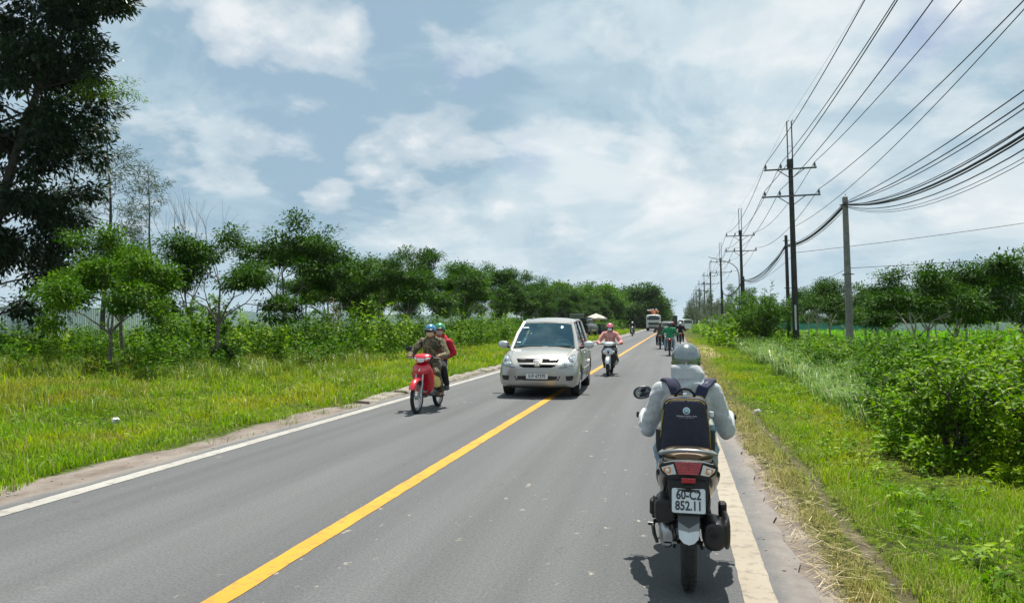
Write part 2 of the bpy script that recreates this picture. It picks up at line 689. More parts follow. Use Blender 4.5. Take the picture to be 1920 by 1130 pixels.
def ground_material():
    m, N, L, b = new_mat('ground')
    g = N.new('ShaderNodeNewGeometry')
    pos = g.outputs['Position']
    col, X, nz, ramp, mix, mth, mrange = verge_colour(N, L, pos)
    fine = nz(14.0, (1, 1, 1), 6)
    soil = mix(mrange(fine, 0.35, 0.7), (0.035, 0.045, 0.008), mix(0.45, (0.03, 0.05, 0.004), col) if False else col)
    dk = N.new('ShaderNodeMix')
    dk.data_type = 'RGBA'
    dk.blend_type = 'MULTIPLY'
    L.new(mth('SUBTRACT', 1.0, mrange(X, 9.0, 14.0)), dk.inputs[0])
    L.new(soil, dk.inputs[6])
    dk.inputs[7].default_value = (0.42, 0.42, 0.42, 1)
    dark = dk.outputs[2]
    dirt = ramp(nz(3.0, (1, 0.5, 1), 8), [(0.3, (0.115, 0.093, 0.078)), (0.5, (0.18, 0.153, 0.132)), (0.7, (0.25, 0.22, 0.19))])
    w = nz(0.8, (1, 0.35, 1), 5, (2, 2, 0))
    w = mth('MULTIPLY', mth('SUBTRACT', w, 0.5), 1.3)
    xl = mth('ADD', X, w)
    left = mth('MULTIPLY', mrange(xl, -6.62, -6.50), mth('SUBTRACT', 1.0, mrange(X, -5.0, -4.0)))
    xr = mth('ADD', X, mth('MULTIPLY', w, 0.55))
    right = mth('MULTIPLY', mth('SUBTRACT', 1.0, mrange(xr, 0.86, 0.98)), mrange(X, -5.0, -4.0))
    # worn wheel rut in the right verge
    sepy = N.new('ShaderNodeSeparateXYZ')
    L.new(pos, sepy.inputs[0])
    rx = mth('ADD', X, mth('MULTIPLY', mth('SUBTRACT', nz(0.5, (0.0, 1, 0), 2, (0, 4, 0)), 0.5), -0.35))
    rut = mth('SUBTRACT', 1.0, mrange(mth('ABSOLUTE', mth('SUBTRACT', rx, 1.36)), 0.015, 0.085))
    rut = mth('MULTIPLY', rut, mth('SUBTRACT', 1.0, mrange(sepy.outputs['Y'], 12.0, 16.0)))
    bare = mth('MAXIMUM', left, right)
    # trodden bare patch further along the right verge
    bx = mth('SUBTRACT', 1.0, mrange(mth('ABSOLUTE', mth('SUBTRACT', X, 1.65)), 0.25, 0.7))
    by = mth('SUBTRACT', 1.0, mrange(mth('ABSOLUTE', mth('SUBTRACT', sepy.outputs['Y'], 44.0)), 3.0, 14.0))
    out = mix(bare, dark, dirt)
    out = mix(mth('MULTIPLY', rut, 0.85), out, ramp(nz(5.0, (1, 1, 1), 6, (3, 1, 0)), [(0.35, (0.045, 0.034, 0.022)), (0.65, (0.13, 0.105, 0.075))]))  # bare rut soil, darkened so its colour carries the rut's shadow
    out = mix(mth('MULTIPLY', mth('MULTIPLY', bx, by), 0.85), out, (0.32, 0.235, 0.15))
    L.new(out, b.inputs['Base Color'])
    b.inputs['Roughness'].default_value = 0.95
    b.inputs['Specular IOR Level'].default_value = 0.15
    bp = N.new('ShaderNodeBump')
    bp.inputs['Strength'].default_value = 0.6
    bp.inputs['Distance'].default_value = 0.04
    L.new(fine, bp.inputs['Height'])
    L.new(bp.outputs[0], b.inputs['Normal'])
    return m


def rut_x(y):
    return 1.36 + 0.04 * math.sin(y * 0.9)


def ground_z(x, y):
    n = noise.noise(Vector((x * 0.35, y * 0.3, 0.7)))
    n2 = noise.noise(Vector((x * 1.7, y * 1.4, 3.1)))
    if x < -4:
        d = -6.05 - x
        if d <= 0:
            return -0.03
        s = min(1, d / 0.5)
        z = -0.03 + s * (0.03 + 0.018 * n2)
        if d > 0.6:
            s2 = min(1, (d - 0.6) / 2.5)
            z += s2 * (0.10 + 0.09 * n + 0.02 * n2)
        if d > 24:
            z -= min(1, (d - 24) / 10) * 0.05
        return z
    if x > 0:
        d = x - 0.78
        if d <= 0:
            return -0.03
        s = min(1, d / 0.35)
        z = -0.03 + s * (0.035 + 0.018 * n2)
        if d > 0.4:
            z += min(1, (d - 0.4) / 1.6) * (0.02 + 0.06 * n)
        if y < 16:
            r = abs(x - rut_x(y))
            if r < 0.22:
                z -= 0.045 * (1 - r / 0.22)
        if d > 3:
            z -= min(1, (d - 3) / 6.0) * 0.34
        return z
    return -0.03


def axis(vals):
    out = []
    for a, b, st in vals:
        n = max(1, int(round((b - a) / st)))
        out += [a + (b - a) * i / n for i in range(n)]
    out.append(vals[-1][1])
    return out


gx = axis([(-3500, -600, 700), (-600, -100, 60), (-100, -30, 6), (-30, -8, 0.8), (-8, -5.8, 0.12), (-5.8, 0.6, 1.6), (0.6, 3.6, 0.075), (3.6, 14, 0.5), (14, 40, 3), (40, 120, 12), (120, 700, 80), (700, 3500, 700)])
gy = axis([(-60, 0, 6), (0, 3.5, 0.5), (3.5, 18, 0.12), (18, 40, 0.35), (40, 90, 1.2), (90, 250, 6), (250, 800, 50), (800, 4500, 600)])
V = [(x, y, ground_z(x, y)) for y in gy for x in gx]
nx = len(gx)
ii = np.arange(len(gy) - 1)[:, None] * nx + np.arange(nx - 1)[None, :]
ii = ii.ravel()
F = np.stack([ii, ii + 1, ii + nx + 1, ii + nx], 1)
ground = put('ground', np_mesh('ground', V, F, [ground_material()], smooth=True))
tag(ground, 'green and olive grassland on both sides of the road', kind='structure')


def asphalt_material():
    m, N, L, b = new_mat('asphalt')
    tc = N.new('ShaderNodeTexCoord')

    def nz(scale, ms=(1, 1, 1), detail=4, rough=0.6, off=(0, 0, 0)):
        mp = N.new('ShaderNodeMapping')
        mp.inputs['Scale'].default_value = ms
        mp.inputs['Location'].default_value = off
        L.new(tc.outputs['Object'], mp.inputs[0])
        n = N.new('ShaderNodeTexNoise')
        n.inputs['Scale'].default_value = scale
        n.inputs['Detail'].default_value = detail
        n.inputs['Roughness'].default_value = rough
        L.new(mp.outputs[0], n.inputs['Vector'])
        return n.outputs['Fac']

    def ramp(f, stops):
        r = N.new('ShaderNodeValToRGB')
        e = r.color_ramp.elements
        while len(e) < len(stops):
            e.new(0.5)
        for k, (p, c) in enumerate(stops):
            e[k].position = p
            e[k].color = (*c, 1)
        L.new(f, r.inputs[0])
        return r.outputs[0]

    def mix(f, a, c, mode='MIX'):
        x = N.new('ShaderNodeMix')
        x.data_type = 'RGBA'
        x.blend_type = mode
        if isinstance(f, float):
            x.inputs[0].default_value = f
        else:
            L.new(f, x.inputs[0])
        for i, v in ((6, a), (7, c)):
            if isinstance(v, tuple):
                x.inputs[i].default_value = (*v, 1)
            else:
                L.new(v, x.inputs[i])
        return x.outputs[2]

    def mrange(v, a, b_):
        x = N.new('ShaderNodeMapRange')
        x.interpolation_type = 'SMOOTHSTEP'
        x.inputs['From Min'].default_value = a
        x.inputs['From Max'].default_value = b_
        L.new(v, x.inputs['Value'])
        return x.outputs[0]

    def mth(op, a, b_=None):
        x = N.new('ShaderNodeMath')
        x.operation = op
        for i, v in enumerate((a, b_)):
            if v is None:
                continue
            if isinstance(v, (int, float)):
                x.inputs[i].default_value = v
            else:
                L.new(v, x.inputs[i])
        return x.outputs[0]
    big = ramp(nz(0.6, (1, 0.12, 1), 5), [(0.3, (0.076, 0.080, 0.084)), (0.7, (0.110, 0.1125, 0.115))])
    lanes = ramp(nz(1.6, (1, 0.015, 1), 3, 0.5, (3, 0, 0)), [(0.35, (0.80, 0.80, 0.80)), (0.65, (1.10, 1.10, 1.10))])
    c = mix(1.0, big, lanes, 'MULTIPLY')
    grain = nz(48.0, (1, 1, 1), 5, 0.85)
    c = mix(1.0, c, ramp(grain, [(0.30, (0.50, 0.50, 0.51)), (0.70, (1.48, 1.48, 1.46))]), 'MULTIPLY')
    # broken-off pale chips and scuffs, thicker in the right lane
    spots = nz(5.2, (1.6, 1.0, 1), 5, 0.62, (4, 9, 0))
    lane = nz(0.35, (1, 0.25, 1), 2, 0.5, (0.7, 2.2, 0))
    pf = mth('MULTIPLY', mrange(spots, 0.64, 0.70), mrange(lane, 0.42, 0.56))
    c = mix(mth('MULTIPLY', pf, 0.8), c, (0.36, 0.31, 0.24))
    dark = nz(6.5, (1.0, 0.7, 1), 3, 0.5, (1, 4, 0))
    c = mix(mth('MULTIPLY', mrange(dark, 0.70, 0.76), 0.5), c, (0.04, 0.04, 0.04))
    # dust towards both edges
    sep = N.new('ShaderNodeSeparateXYZ')
    L.new(tc.outputs['Object'], sep.inputs[0])
    wob = mth('MULTIPLY', mth('SUBTRACT', nz(2.0, (1, 0.4, 1), 6), 0.5), 0.5)
    xx = mth('ADD', sep.outputs['X'], wob)
    c = mix(mth('MULTIPLY', mrange(xx, 0.52, 0.76), 0.75), c, ramp(nz(7, (1, 1, 1), 5), [(0.3, (0.165, 0.142, 0.124)), (0.7, (0.235, 0.21, 0.188))]))
    c = mix(mth('MULTIPLY', mth('SUBTRACT', 1.0, mrange(xx, -6.0, -5.78)), 0.8), c, (0.20, 0.176, 0.154))
    # hairline cracks
    vo = N.new('ShaderNodeTexVoronoi')
    vo.feature = 'DISTANCE_TO_EDGE'
    vo.inputs['Scale'].default_value = 0.7
    wv = N.new('ShaderNodeVectorMath')
    wv.operation = 'ADD'
    nzc = N.new('ShaderNodeTexNoise')
    nzc.inputs['Scale'].default_value = 2.5
    nzc.inputs['Detail'].default_value = 5
    L.new(tc.outputs['Object'], nzc.inputs['Vector'])
    L.new(tc.outputs['Object'], wv.inputs[0])
    L.new(nzc.outputs['Color'], wv.inputs[1])
    L.new(wv.outputs[0], vo.inputs['Vector'])
    cr = mth('SUBTRACT', 1.0, mrange(vo.outputs['Distance'], 0.0, 0.006))
    cr = mth('MULTIPLY', cr, mrange(nz(0.5, (1, 1, 1), 2, 0.5, (8, 1, 0)), 0.52, 0.62))
    c = mix(mth('MULTIPLY', cr, 0.55), c, (0.045, 0.045, 0.045))
    L.new(c, b.inputs['Base Color'])
    b.inputs['Roughness'].default_value = 0.82
    b.inputs['Specular IOR Level'].default_value = 0.35
    bp = N.new('ShaderNodeBump')
    bp.inputs['Strength'].default_value = 0.45
    bp.inputs['Distance'].default_value = 0.006
    L.new(grain, bp.inputs['Height'])
    L.new(bp.outputs[0], b.inputs['Normal'])
    return m


def ribbon(name, xl, xr, z, mat_, ys, jit=0.0, seed=0, nx_=1):
    rng = random.Random(seed)
    V, F = [], []
    for y in ys:
        a, b = xl + rng.uniform(-jit, jit), xr + rng.uniform(-jit, jit)
        for k in range(nx_ + 1):
            V.append((a + (b - a) * k / nx_, y, z))
    n = nx_ + 1
    for i in range(len(ys) - 1):
        for k in range(nx_):
            F.append((i * n + k, i * n + k + 1, (i + 1) * n + k + 1, (i + 1) * n + k))
    return put(name, np_mesh(name, V, F, [mat_]))


road_ys = axis([(-60, 0, 10), (0, 30, 0.25), (30, 90, 1.5), (90, 300, 15), (300, 2500, 200)])
road = ribbon('road', ROAD_L, ROAD_R, 0.0, asphalt_material(), road_ys, 0.035, 3, 4)
tag(road, 'straight two-lane grey asphalt road running to the horizon', kind='structure')


def paint_material(name, col, worn, wear=0.5):
    m, N, L, b = new_mat(name)
    tc = N.new('ShaderNodeTexCoord')
    n1 = N.new('ShaderNodeTexNoise')
    n1.inputs['Scale'].default_value = 9.0
    n1.inputs['Detail'].default_value = 8
    n1.inputs['Roughness'].default_value = 0.7
    L.new(tc.outputs['Object'], n1.inputs['Vector'])
    r = N.new('ShaderNodeValToRGB')
    r.color_ramp.elements[0].position = wear - 0.09
    r.color_ramp.elements[0].color = (*worn, 1)
    r.color_ramp.elements[1].position = wear + 0.04
    r.color_ramp.elements[1].color = (*col, 1)
    L.new(n1.outputs['Fac'], r.inputs[0])
    n2 = N.new('ShaderNodeTexNoise')
    n2.inputs['Scale'].default_value = 1.1
    n2.inputs['Detail'].default_value = 5
    L.new(tc.outputs['Object'], n2.inputs['Vector'])
    r2 = N.new('ShaderNodeValToRGB')
    r2.color_ramp.elements[0].position = 0.3
    r2.color_ramp.elements[0].color = (0.82, 0.80, 0.77, 1)
    r2.color_ramp.elements[1].position = 0.7
    r2.color_ramp.elements[1].color = (1.04, 1.04, 1.04, 1)
    L.new(n2.outputs['Fac'], r2.inputs[0])
    mx = N.new('ShaderNodeMix')
    mx.data_type = 'RGBA'
    mx.blend_type = 'MULTIPLY'
    mx.inputs[0].default_value = 1.0
    L.new(r.outputs[0], mx.inputs[6])
    L.new(r2.outputs[0], mx.inputs[7])
    L.new(mx.outputs[2], b.inputs['Base Color'])
    b.inputs['Roughness'].default_value = 0.7
    return m


line_ys = axis([(-40, 0, 8), (0, 30, 0.12), (30, 90, 0.8), (90, 900, 40)])
white_paint = paint_material('white_line_paint', (0.32, 0.31, 0.285), (0.16, 0.148, 0.13), 0.43)
white_paint2 = paint_material('cream_line_paint', (0.285, 0.248, 0.192), (0.17, 0.143, 0.112), 0.45)
yellow_paint = paint_material('yellow_line_paint', (0.54, 0.255, 0.004), (0.25, 0.145, 0.04), 0.435)
ln = ribbon('edge_line', -5.76, -5.575, 0.004, white_paint, line_ys, 0.005, 4)
tag(ln, 'white painted line along the left road edge', kind='structure')
ln = ribbon('edge_line', 0.385, 0.575, 0.004, white_paint2, line_ys, 0.004, 5)
tag(ln, 'dusty cream painted line along the right road edge', kind='structure')
ln = ribbon('centre_line', -2.735, -2.575, 0.004, yellow_paint, [y for y in line_ys], 0.005, 6)
tag(ln, 'yellow painted line along the middle of the road', kind='structure')

# concrete gutter edge, half buried, on the left side
conc_dirty = pmat('dirty_concrete', (0.12, 0.105, 0.085), 0.9, 0, 0.3, 3.0, 0.7, 30, col2=(0.26, 0.232, 0.195))
kb = MB()
rng = random.Random(5)
kerb_secs = [14.2]
while kerb_secs[-1] < 62:
    kerb_secs.append(kerb_secs[-1] + rng.uniform(1.6, 2.6))
kerb_root = thing('gutter_kerb', 'weathered concrete kerb half buried along the left road edge', 'kerb', (-6.28, 10.0, 0.0))
for i in range(len(kerb_secs) - 1):
    a, b_ = kerb_secs[i], kerb_secs[i + 1] - rng.uniform(0.02, 0.16)
    k = MB()
    rings = []
    n = 7
    lift = rng.uniform(-0.03, 0.03)
    yaw_ = rng.uniform(-0.02, 0.02)
    for q in range(n):
        y = a + (b_ - a) * q / (n - 1)
        j = lambda s=0.022: rng.uniform(-s, s)
        h = 0.012 + min(1.0, i / 4.0) * 0.035 + lift * min(1.0, i / 3.0)
        ox = (q - 3) * yaw_
        rings.append([Vector((ox - 0.22 + j(), y - 10, -0.06)), Vector((ox + 0.20 + j(), y - 10, -0.06)), Vector((ox + 0.185 + j(), y - 10, h - 0.035 + j())), Vector((ox + 0.14 + j(), y - 10, h + j())), Vector((ox - 0.17 + j(), y - 10, h + 0.01 + j())), Vector((ox - 0.21 + j(), y - 10, h - 0.03 + j()))])
    k.loft(rings)
    k.build('kerb_stone', conc_dirty, kerb_root, 30)
tag(kerb_root, kind='structure')

# loose grit and stones on the dirt strips
def pebbles():
    base = MB()
    rng = random.Random(9)
    for i in range(1500):
        if rng.random() < 0.72:
            x, y = rng.uniform(-6.55, -5.85), rng.uniform(4.5, 30)
        elif rng.random() < 0.6:
            x, y = rng.uniform(0.62, 0.98), rng.uniform(4, 18)
        else:
            y = rng.uniform(3.8, 14)
            x = rut_x(y) + rng.gauss(0, 0.05)
        s = 0.003 + 0.013 * rng.random() ** 5
        z = (0.0 if ROAD_L < x < ROAD_R else ground_z(x, y)) + s * 0.3
        base.ell((x, y, z), (s * rng.uniform(.8, 1.5), s * rng.uniform(.8, 1.5), s * .6), seg=5, rings=3)
    return base.build('gravel', pmat('gravel', (0.16, 0.14, 0.12), 0.95, 0, 0.3, 40, col2=(0.36, 0.33, 0.29)), None, 0)


tag(pebbles(), 'loose grit and small stones along both road edges', kind='stuff')

# ================================================================== VEGETATION
def blade_material(name, dry=0.08, trans=0.45, k=1.0):
    m, N, L, b = new_mat(name)
    g = N.new('ShaderNodeNewGeometry')
    col = verge_colour(N, L, g.outputs['Position'])[0]
    at = N.new('ShaderNodeAttribute')
    at.attribute_name = 'rnd'
    r = N.new('ShaderNodeValToRGB')
    e = r.color_ramp.elements
    for i, (p, c) in enumerate([(0.0, (0.62 * k,) * 3), (1.0 - dry - 0.02, (1.35 * k,) * 3)]):
        e[i].position = p
        e[i].color = (*c, 1)
    L.new(at.outputs['Fac'], r.inputs[0])
    mx = N.new('ShaderNodeMix')
    mx.data_type = 'RGBA'
    mx.blend_type = 'MULTIPLY'
    mx.inputs[0].default_value = 1
    L.new(col, mx.inputs[6])
    L.new(r.outputs[0], mx.inputs[7])
    gt = N.new('ShaderNodeMath')
    gt.operation = 'GREATER_THAN'
    L.new(at.outputs['Fac'], gt.inputs[0])
    gt.inputs[1].default_value = 1 - dry
    m2 = N.new('ShaderNodeMix')
    m2.data_type = 'RGBA'
    L.new(gt.outputs[0], m2.inputs[0])
    L.new(mx.outputs[2], m2.inputs[6])
    m2.inputs[7].default_value = (0.40, 0.33, 0.15, 1)
    L.new(m2.outputs[2], b.inputs['Base Color'])
    b.inputs['Roughness'].default_value = 0.5
    b.inputs['Specular IOR Level'].default_value = 0.35
    t = N.new('ShaderNodeBsdfTranslucent')
    L.new(m2.outputs[2], t.inputs['Color'])
    ms = N.new('ShaderNodeMixShader')
    ms.inputs[0].default_value = trans
    L.new(b.outputs[0], ms.inputs[1])
    L.new(t.outputs[0], ms.inputs[2])
    L.new(ms.outputs[0], [x for x in N if x.type == 'OUTPUT_MATERIAL'][0].inputs[0])
    return m


grass_mat = blade_material('grass_blades', k=1.2)


def gz(P):
    return np.array([ground_z(float(x), float(y)) for x, y in P])


def blades(P, Z, H, W, lean, rng, bend=0.5):
    """bent blades: two triangles low, one at the tip"""
    n = len(P)
    th = rng.uniform(0, 2 * math.pi, n)
    out = np.stack([np.cos(th), np.sin(th), np.zeros(n)], 1)
    side = np.stack([-np.sin(th + rng.normal(0, 0.6, n)), np.cos(th + rng.normal(0, 0.6, n)), np.zeros(n)], 1)
    ln_ = rng.uniform(0.15, 1.0, n)[:, None] * lean
    b = np.concatenate([P, Z[:, None] - 0.01], 1)
    mid = b + out * (H * 0.5)[:, None] * ln_ * 0.55 + np.array([0, 0, 1.0]) * (H * 0.58)[:, None]
    tip = b + out * (H)[:, None] * ln_ + np.array([0, 0, 1.0]) * (H * (1 - bend * 0.5 * ln_[:, 0]))[:, None]
    w = side * W[:, None] * 0.5
    V = np.stack([b - w, b + w, mid - w * 0.8, mid + w * 0.8, tip], 1).reshape(-1, 3)
    i = np.arange(n) * 5
    F = np.concatenate([np.stack([i, i + 1, i + 3], 1), np.stack([i, i + 3, i + 2], 1), np.stack([i + 2, i + 3, i + 4], 1)])
    rr = rng.random(n)
    return V, F, np.concatenate([rr, rr, rr])


def clump_noise(P, s, off):
    return np.array([noise.noise(Vector((x * s + off, y * s, off))) for x, y in P])


def grass_patch(rng, x0, x1, y0, y1, dens, h, w, lean=0.7, edge=None):
    n = int((x1 - x0) * (y1 - y0) * dens)
    P = np.stack([rng.uniform(x0, x1, n), rng.uniform(y0, y1, n)], 1)
    c = clump_noise(P, 1.1, 3.3)
    keep = rng.random(n) < np.clip(0.62 + 0.9 * c, 0.12, 1)
    if edge is not None:
        keep &= edge(P, rng)
    P = P[keep]
    c = c[keep]
    H = h * rng.lognormal(0, 0.35, len(P)) * (1 + 0.9 * np.clip(c, -0.5, 0.6))
    W = w * rng.uniform(0.6, 1.3, len(P))
    return blades(P, gz(P), H, W, lean, rng)


def join_parts(parts):
    V, F, A = [], [], []
    b = 0
    for v, f, a in parts:
        V.append(v)
        F.append(f + b)
        A.append(a)
        b += len(v)
    return np.concatenate(V), np.concatenate(F), np.concatenate(A)


def right_edge(P, rng):
    x, y = P[:, 0], P[:, 1]
    wob = clump_noise(P, 1.6, 8.0) * 0.16
    k = x > 0.90 + wob + rng.exponential(0.05, len(x))
    rut = (np.abs(x - np.array([rut_x(v) for v in y])) < 0.06 + 0.04 * rng.random(len(x))) & (y < 15)
    k &= ~(rut & (rng.random(len(x)) < 0.9))
    patch_ = (np.abs(x - 1.65) < 0.5) & (np.abs(y - 44) < 9)
    k &= ~(patch_ & (rng.random(len(x)) < 0.75))
    # thinner near the dusty edge
    k &= rng.random(len(x)) < np.clip(0.35 + (x - 0.9) * 1.6, 0.3, 1)
    return k


def left_edge(P, rng):
    x = P[:, 0]
    wob = clump_noise(P, 0.9, 5.0) * 0.32
    return x < -6.50 + wob - rng.exponential(0.06, len(x))


rng = np.random.default_rng(5)
parts = [
    grass_patch(rng, 0.85, 3.9, 4.2, 8.0, 6500, 0.052, 0.0055, 0.9, right_edge),
    grass_patch(rng, 0.85, 4.2, 8.0, 15.0, 2800, 0.06, 0.009, 0.9, right_edge),
    grass_patch(rng, 0.85, 4.2, 15.0, 32.0, 800, 0.07, 0.016, 0.8, right_edge),
    grass_patch(rng, 0.85, 5.2, 32.0, 75.0, 170, 0.09, 0.035, 0.8, right_edge),
]
V, F, A = join_parts(parts)
o = put('grass', np_mesh('grass', V, F, [grass_mat], A))
tag(o, 'short mown grass on the right verge', kind='stuff')
parts = [
    grass_patch(rng, -10.5, -6.2, 5.0, 13.0, 1900, 0.085, 0.011, 0.8, left_edge),
    grass_patch(rng, -16.5, -10.5, 6.0, 15.0, 850, 0.14, 0.015, 0.75, left_edge),
    grass_patch(rng, -14.0, -6.2, 13.0, 26.0, 620, 0.11, 0.018, 0.8, left_edge),
    grass_patch(rng, -24.0, -14.0, 13.0, 27.0, 300, 0.20, 0.022, 0.8),
    grass_patch(rng, -13.0, -6.2, 26.0, 60.0, 190, 0.13, 0.034, 0.8, left_edge),
    grass_patch(rng, -13.0, -6.2, 60.0, 130.0, 45, 0.16, 0.08, 0.8, left_edge),
]
V, F, A = join_parts(parts)
o = put('grass', np_mesh('grass', V, F, [grass_mat], A))
tag(o, 'uneven green and yellow grass on the left verge', kind='stuff')
parts = [
    grass_patch(rng, 4.0, 14.0, 10.0, 34.0, 150, 0.26, 0.03, 0.9),
    grass_patch(rng, 8.0, 26.0, 34.0, 75.0, 60, 0.22, 0.06, 0.9),
    grass_patch(rng, 12.0, 75.0, 60.0, 150.0, 6, 0.30, 0.22, 0.9),
]
V, F, A = join_parts(parts)
o = put('grass', np_mesh('grass', V, F, [grass_mat], A))
tag(o, 'bright green grass of the field behind the right-hand bushes', kind='stuff')

# dry cut stalks lying on the right verge
def lying_straw(rng):
    n = 1500
    P = np.stack([0.86 + rng.exponential(0.28, n), rng.uniform(4.2, 16, n)], 1)
    P = P[P[:, 0] < 3.2]
    n = len(P)
    z = gz(P) + rng.uniform(0.004, 0.05, n)
    th = rng.uniform(0, math.pi, n)
    L_ = rng.uniform(0.05, 0.22, n) * (1 + 1.2 * (rng.random(n) < 0.04))
    d = np.stack([np.cos(th), np.sin(th), rng.normal(0, 0.12, n)], 1) * L_[:, None] * 0.5
    s = np.stack([-np.sin(th), np.cos(th), np.zeros(n)], 1) * (rng.uniform(0.0012, 0.0032, n))[:, None]
    c = np.concatenate([P, z[:, None]], 1)
    V = np.stack([c - d - s, c - d + s, c + d + s * .6, c + d - s * .6], 1).reshape(-1, 3)
    i = np.arange(n) * 4
    return V, np.stack([i, i + 1, i + 2, i + 3], 1), rng.random(n)


V, F, A = lying_straw(rng)
straw_mat = leaf_mat('straw', [(0.0, (0.26, 0.20, 0.085)), (0.6, (0.46, 0.375, 0.19)), (1.0, (0.60, 0.52, 0.32))], 0.15, 0.6, (1, 1, .8), 0.3)
tag(put('straw', np_mesh('straw', V, F, [straw_mat], A)), 'dry cut grass stalks lying along the right road edge', kind='stuff')


# ---------------------------------------------------------------- leaves and trees
def leaf_arrays(P, D, Nn, L, W, rng, fold=0.12, droop=0.12, wide=0.45):
    D = unit(D)
    S = unit(np.cross(D, Nn))
    N2 = np.cross(S, D)
    L = L[:, None]
    W = W[:, None]
    tip = P + D * L - N2 * L * droop
    l = P + D * L * wide + S * W * .5 + N2 * W * fold
    r = P + D * L * wide - S * W * .5 + N2 * W * fold
    V = np.stack([P, l, tip, r], 1).reshape(-1, 3)
    i = np.arange(len(P)) * 4
    F = np.concatenate([np.stack([i, i + 3, i + 2], 1), np.stack([i, i + 2, i + 1], 1)])
    rr = rng.random(len(P))
    return V, F, np.concatenate([rr, rr])


def rand_dirs(rng, n):
    return unit(rng.normal(0, 1, (n, 3)))


class Tree:
    def __init__(self, seed):
        self.r = random.Random(seed)
        self.segs, self.tips = [], []

    def vec(self):
        return Vector((self.r.gauss(0, 1), self.r.gauss(0, 1), self.r.gauss(0, 1)))

    def grow(self, p, d, length, rad, lvl, maxl, spread=0.75, flat=0.75, kids=(2, 4), wander=0.16, ratio=0.72, up=0.0, taper=0.62):
        n = 3
        q = p.copy()
        r0 = rad
        for k in range(n):
            d = (d + self.vec() * wander + Vector((0, 0, up))).normalized()
            q2 = q + d * (length / n)
            r1 = rad * (1 - (1 - taper) * (k + 1) / n)
            self.segs.append((q.copy(), q2.copy(), r0, r1))
            q, r0 = q2, r1
            if lvl >= maxl - 1:
                self.tips.append((q.copy(), d.copy()))
        if lvl >= maxl:
            return
        for c in range(self.r.randint(*kids)):
            a = d.cross(self.vec()).normalized()
            nd = (d + a * self.r.uniform(spread * 0.6, spread * 1.35))
            nd.z *= flat
            nd.z += 0.08
            nd.normalize()
            self.grow(q, nd, length * ratio * self.r.uniform(0.75, 1.2), r0 * 0.78, lvl + 1, maxl, spread, flat, kids, wander, ratio, up, taper)

    def trunk_mesh(self, name, mt, minr=0.0, sides=6):
        mb = MB()
        for a, b, r0, r1 in self.segs:
            if r0 < minr:
                continue
            mb.tube([a, b + (b - a) * 0.06], [r0, r1], sides if r0 > 0.02 else 4, cap=False)
        return mb.mesh(name, mt, 60)

    def crown(self, name, mt, rng, per, sig, L, W, out=0.7, droop=0.3, upn=1.0, rosette=True):
        T = np.array([t[0] for t in self.tips])
        TD = np.array([t[1] for t in self.tips])
        n = len(T) * per
        idx = np.repeat(np.arange(len(T)), per)
        off = rng.normal(0, 1, (n, 3)) * np.array(sig)
        P = T[idx] + off
        D = unit(off / np.array(sig)) * out + TD[idx] * 0.35 + rand_dirs(rng, n) * 0.45
        D[:, 2] -= droop
        Nn = rand_dirs(rng, n) * 0.55 + np.array([0, 0, upn])
        LL = L * rng.uniform(0.6, 1.25, n)
        V, F, A = leaf_arrays(P, D, Nn, LL, LL * (W / L) * rng.uniform(0.8, 1.2, n), rng)
        # a whole tip cluster leans to one tone, single leaves vary round it
        tone = rng.random(len(T))[idx]
        a = np.clip(0.55 * tone + 0.45 * rng.random(n), 0, 1)
        return np_mesh(name, V, F, [mt], np.concatenate([a, a]))


bark_grey = pmat('grey_bark', (0.10, 0.085, 0.07), 0.9, 0, 0.4, 8, 0.6, 40, col2=(0.24, 0.215, 0.185))
bark_pale = pmat('pale_bark', (0.22, 0.20, 0.17), 0.85, 0, 0.4, 7, 0.4, 40, col2=(0.42, 0.39, 0.34))
bark_dark = pmat('dark_bark', (0.035, 0.03, 0.026), 0.95, 0, 0.4, 8, 0.6, 40, col2=(0.09, 0.078, 0.065))
leaf_dark = leaf_mat('dark_green_leaf', [(0.0, (0.009, 0.033, 0.002)), (0.55, (0.030, 0.090, 0.003)), (0.88, (0.075, 0.165, 0.005)), (1.0, (0.13, 0.23, 0.012))], 0.30, 0.6, spec=0.14)
leaf_mid = leaf_mat('mid_green_leaf', [(0.0, (0.016, 0.058, 0.002)), (0.5, (0.055, 0.145, 0.003)), (0.88, (0.140, 0.255, 0.004)), (1.0, (0.23, 0.32, 0.012))], 0.34, 0.6, spec=0.14)
leaf_bright = leaf_mat('bright_green_leaf', [(0.0, (0.034, 0.110, 0.002)), (0.5, (0.125, 0.245, 0.002)), (0.9, (0.26, 0.375, 0.004)), (1.0, (0.36, 0.41, 0.02))], 0.38, 0.55, spec=0.2)
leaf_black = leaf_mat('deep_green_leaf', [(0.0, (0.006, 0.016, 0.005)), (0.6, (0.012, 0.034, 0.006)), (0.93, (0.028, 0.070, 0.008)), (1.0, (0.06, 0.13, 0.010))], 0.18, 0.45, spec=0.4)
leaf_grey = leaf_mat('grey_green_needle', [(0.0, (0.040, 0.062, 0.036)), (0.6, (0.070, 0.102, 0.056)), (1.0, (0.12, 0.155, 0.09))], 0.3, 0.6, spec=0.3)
leaf_haze = leaf_mat('hazed_grey_green_needle', [(0.0, (0.075, 0.105, 0.080)), (0.6, (0.115, 0.150, 0.110)), (1.0, (0.17, 0.20, 0.15))], 0.3, 0.6, spec=0.3)  # far needles paled, distance haze put into their colour
leaf_cane = leaf_mat('silver_green_cane_leaf', [(0.0, (0.09, 0.20, 0.022)), (0.5, (0.20, 0.34, 0.08)), (0.86, (0.34, 0.45, 0.19)), (1.0, (0.52, 0.50, 0.27))], 0.35, 0.45, (1, 1.1, .6), 0.45)


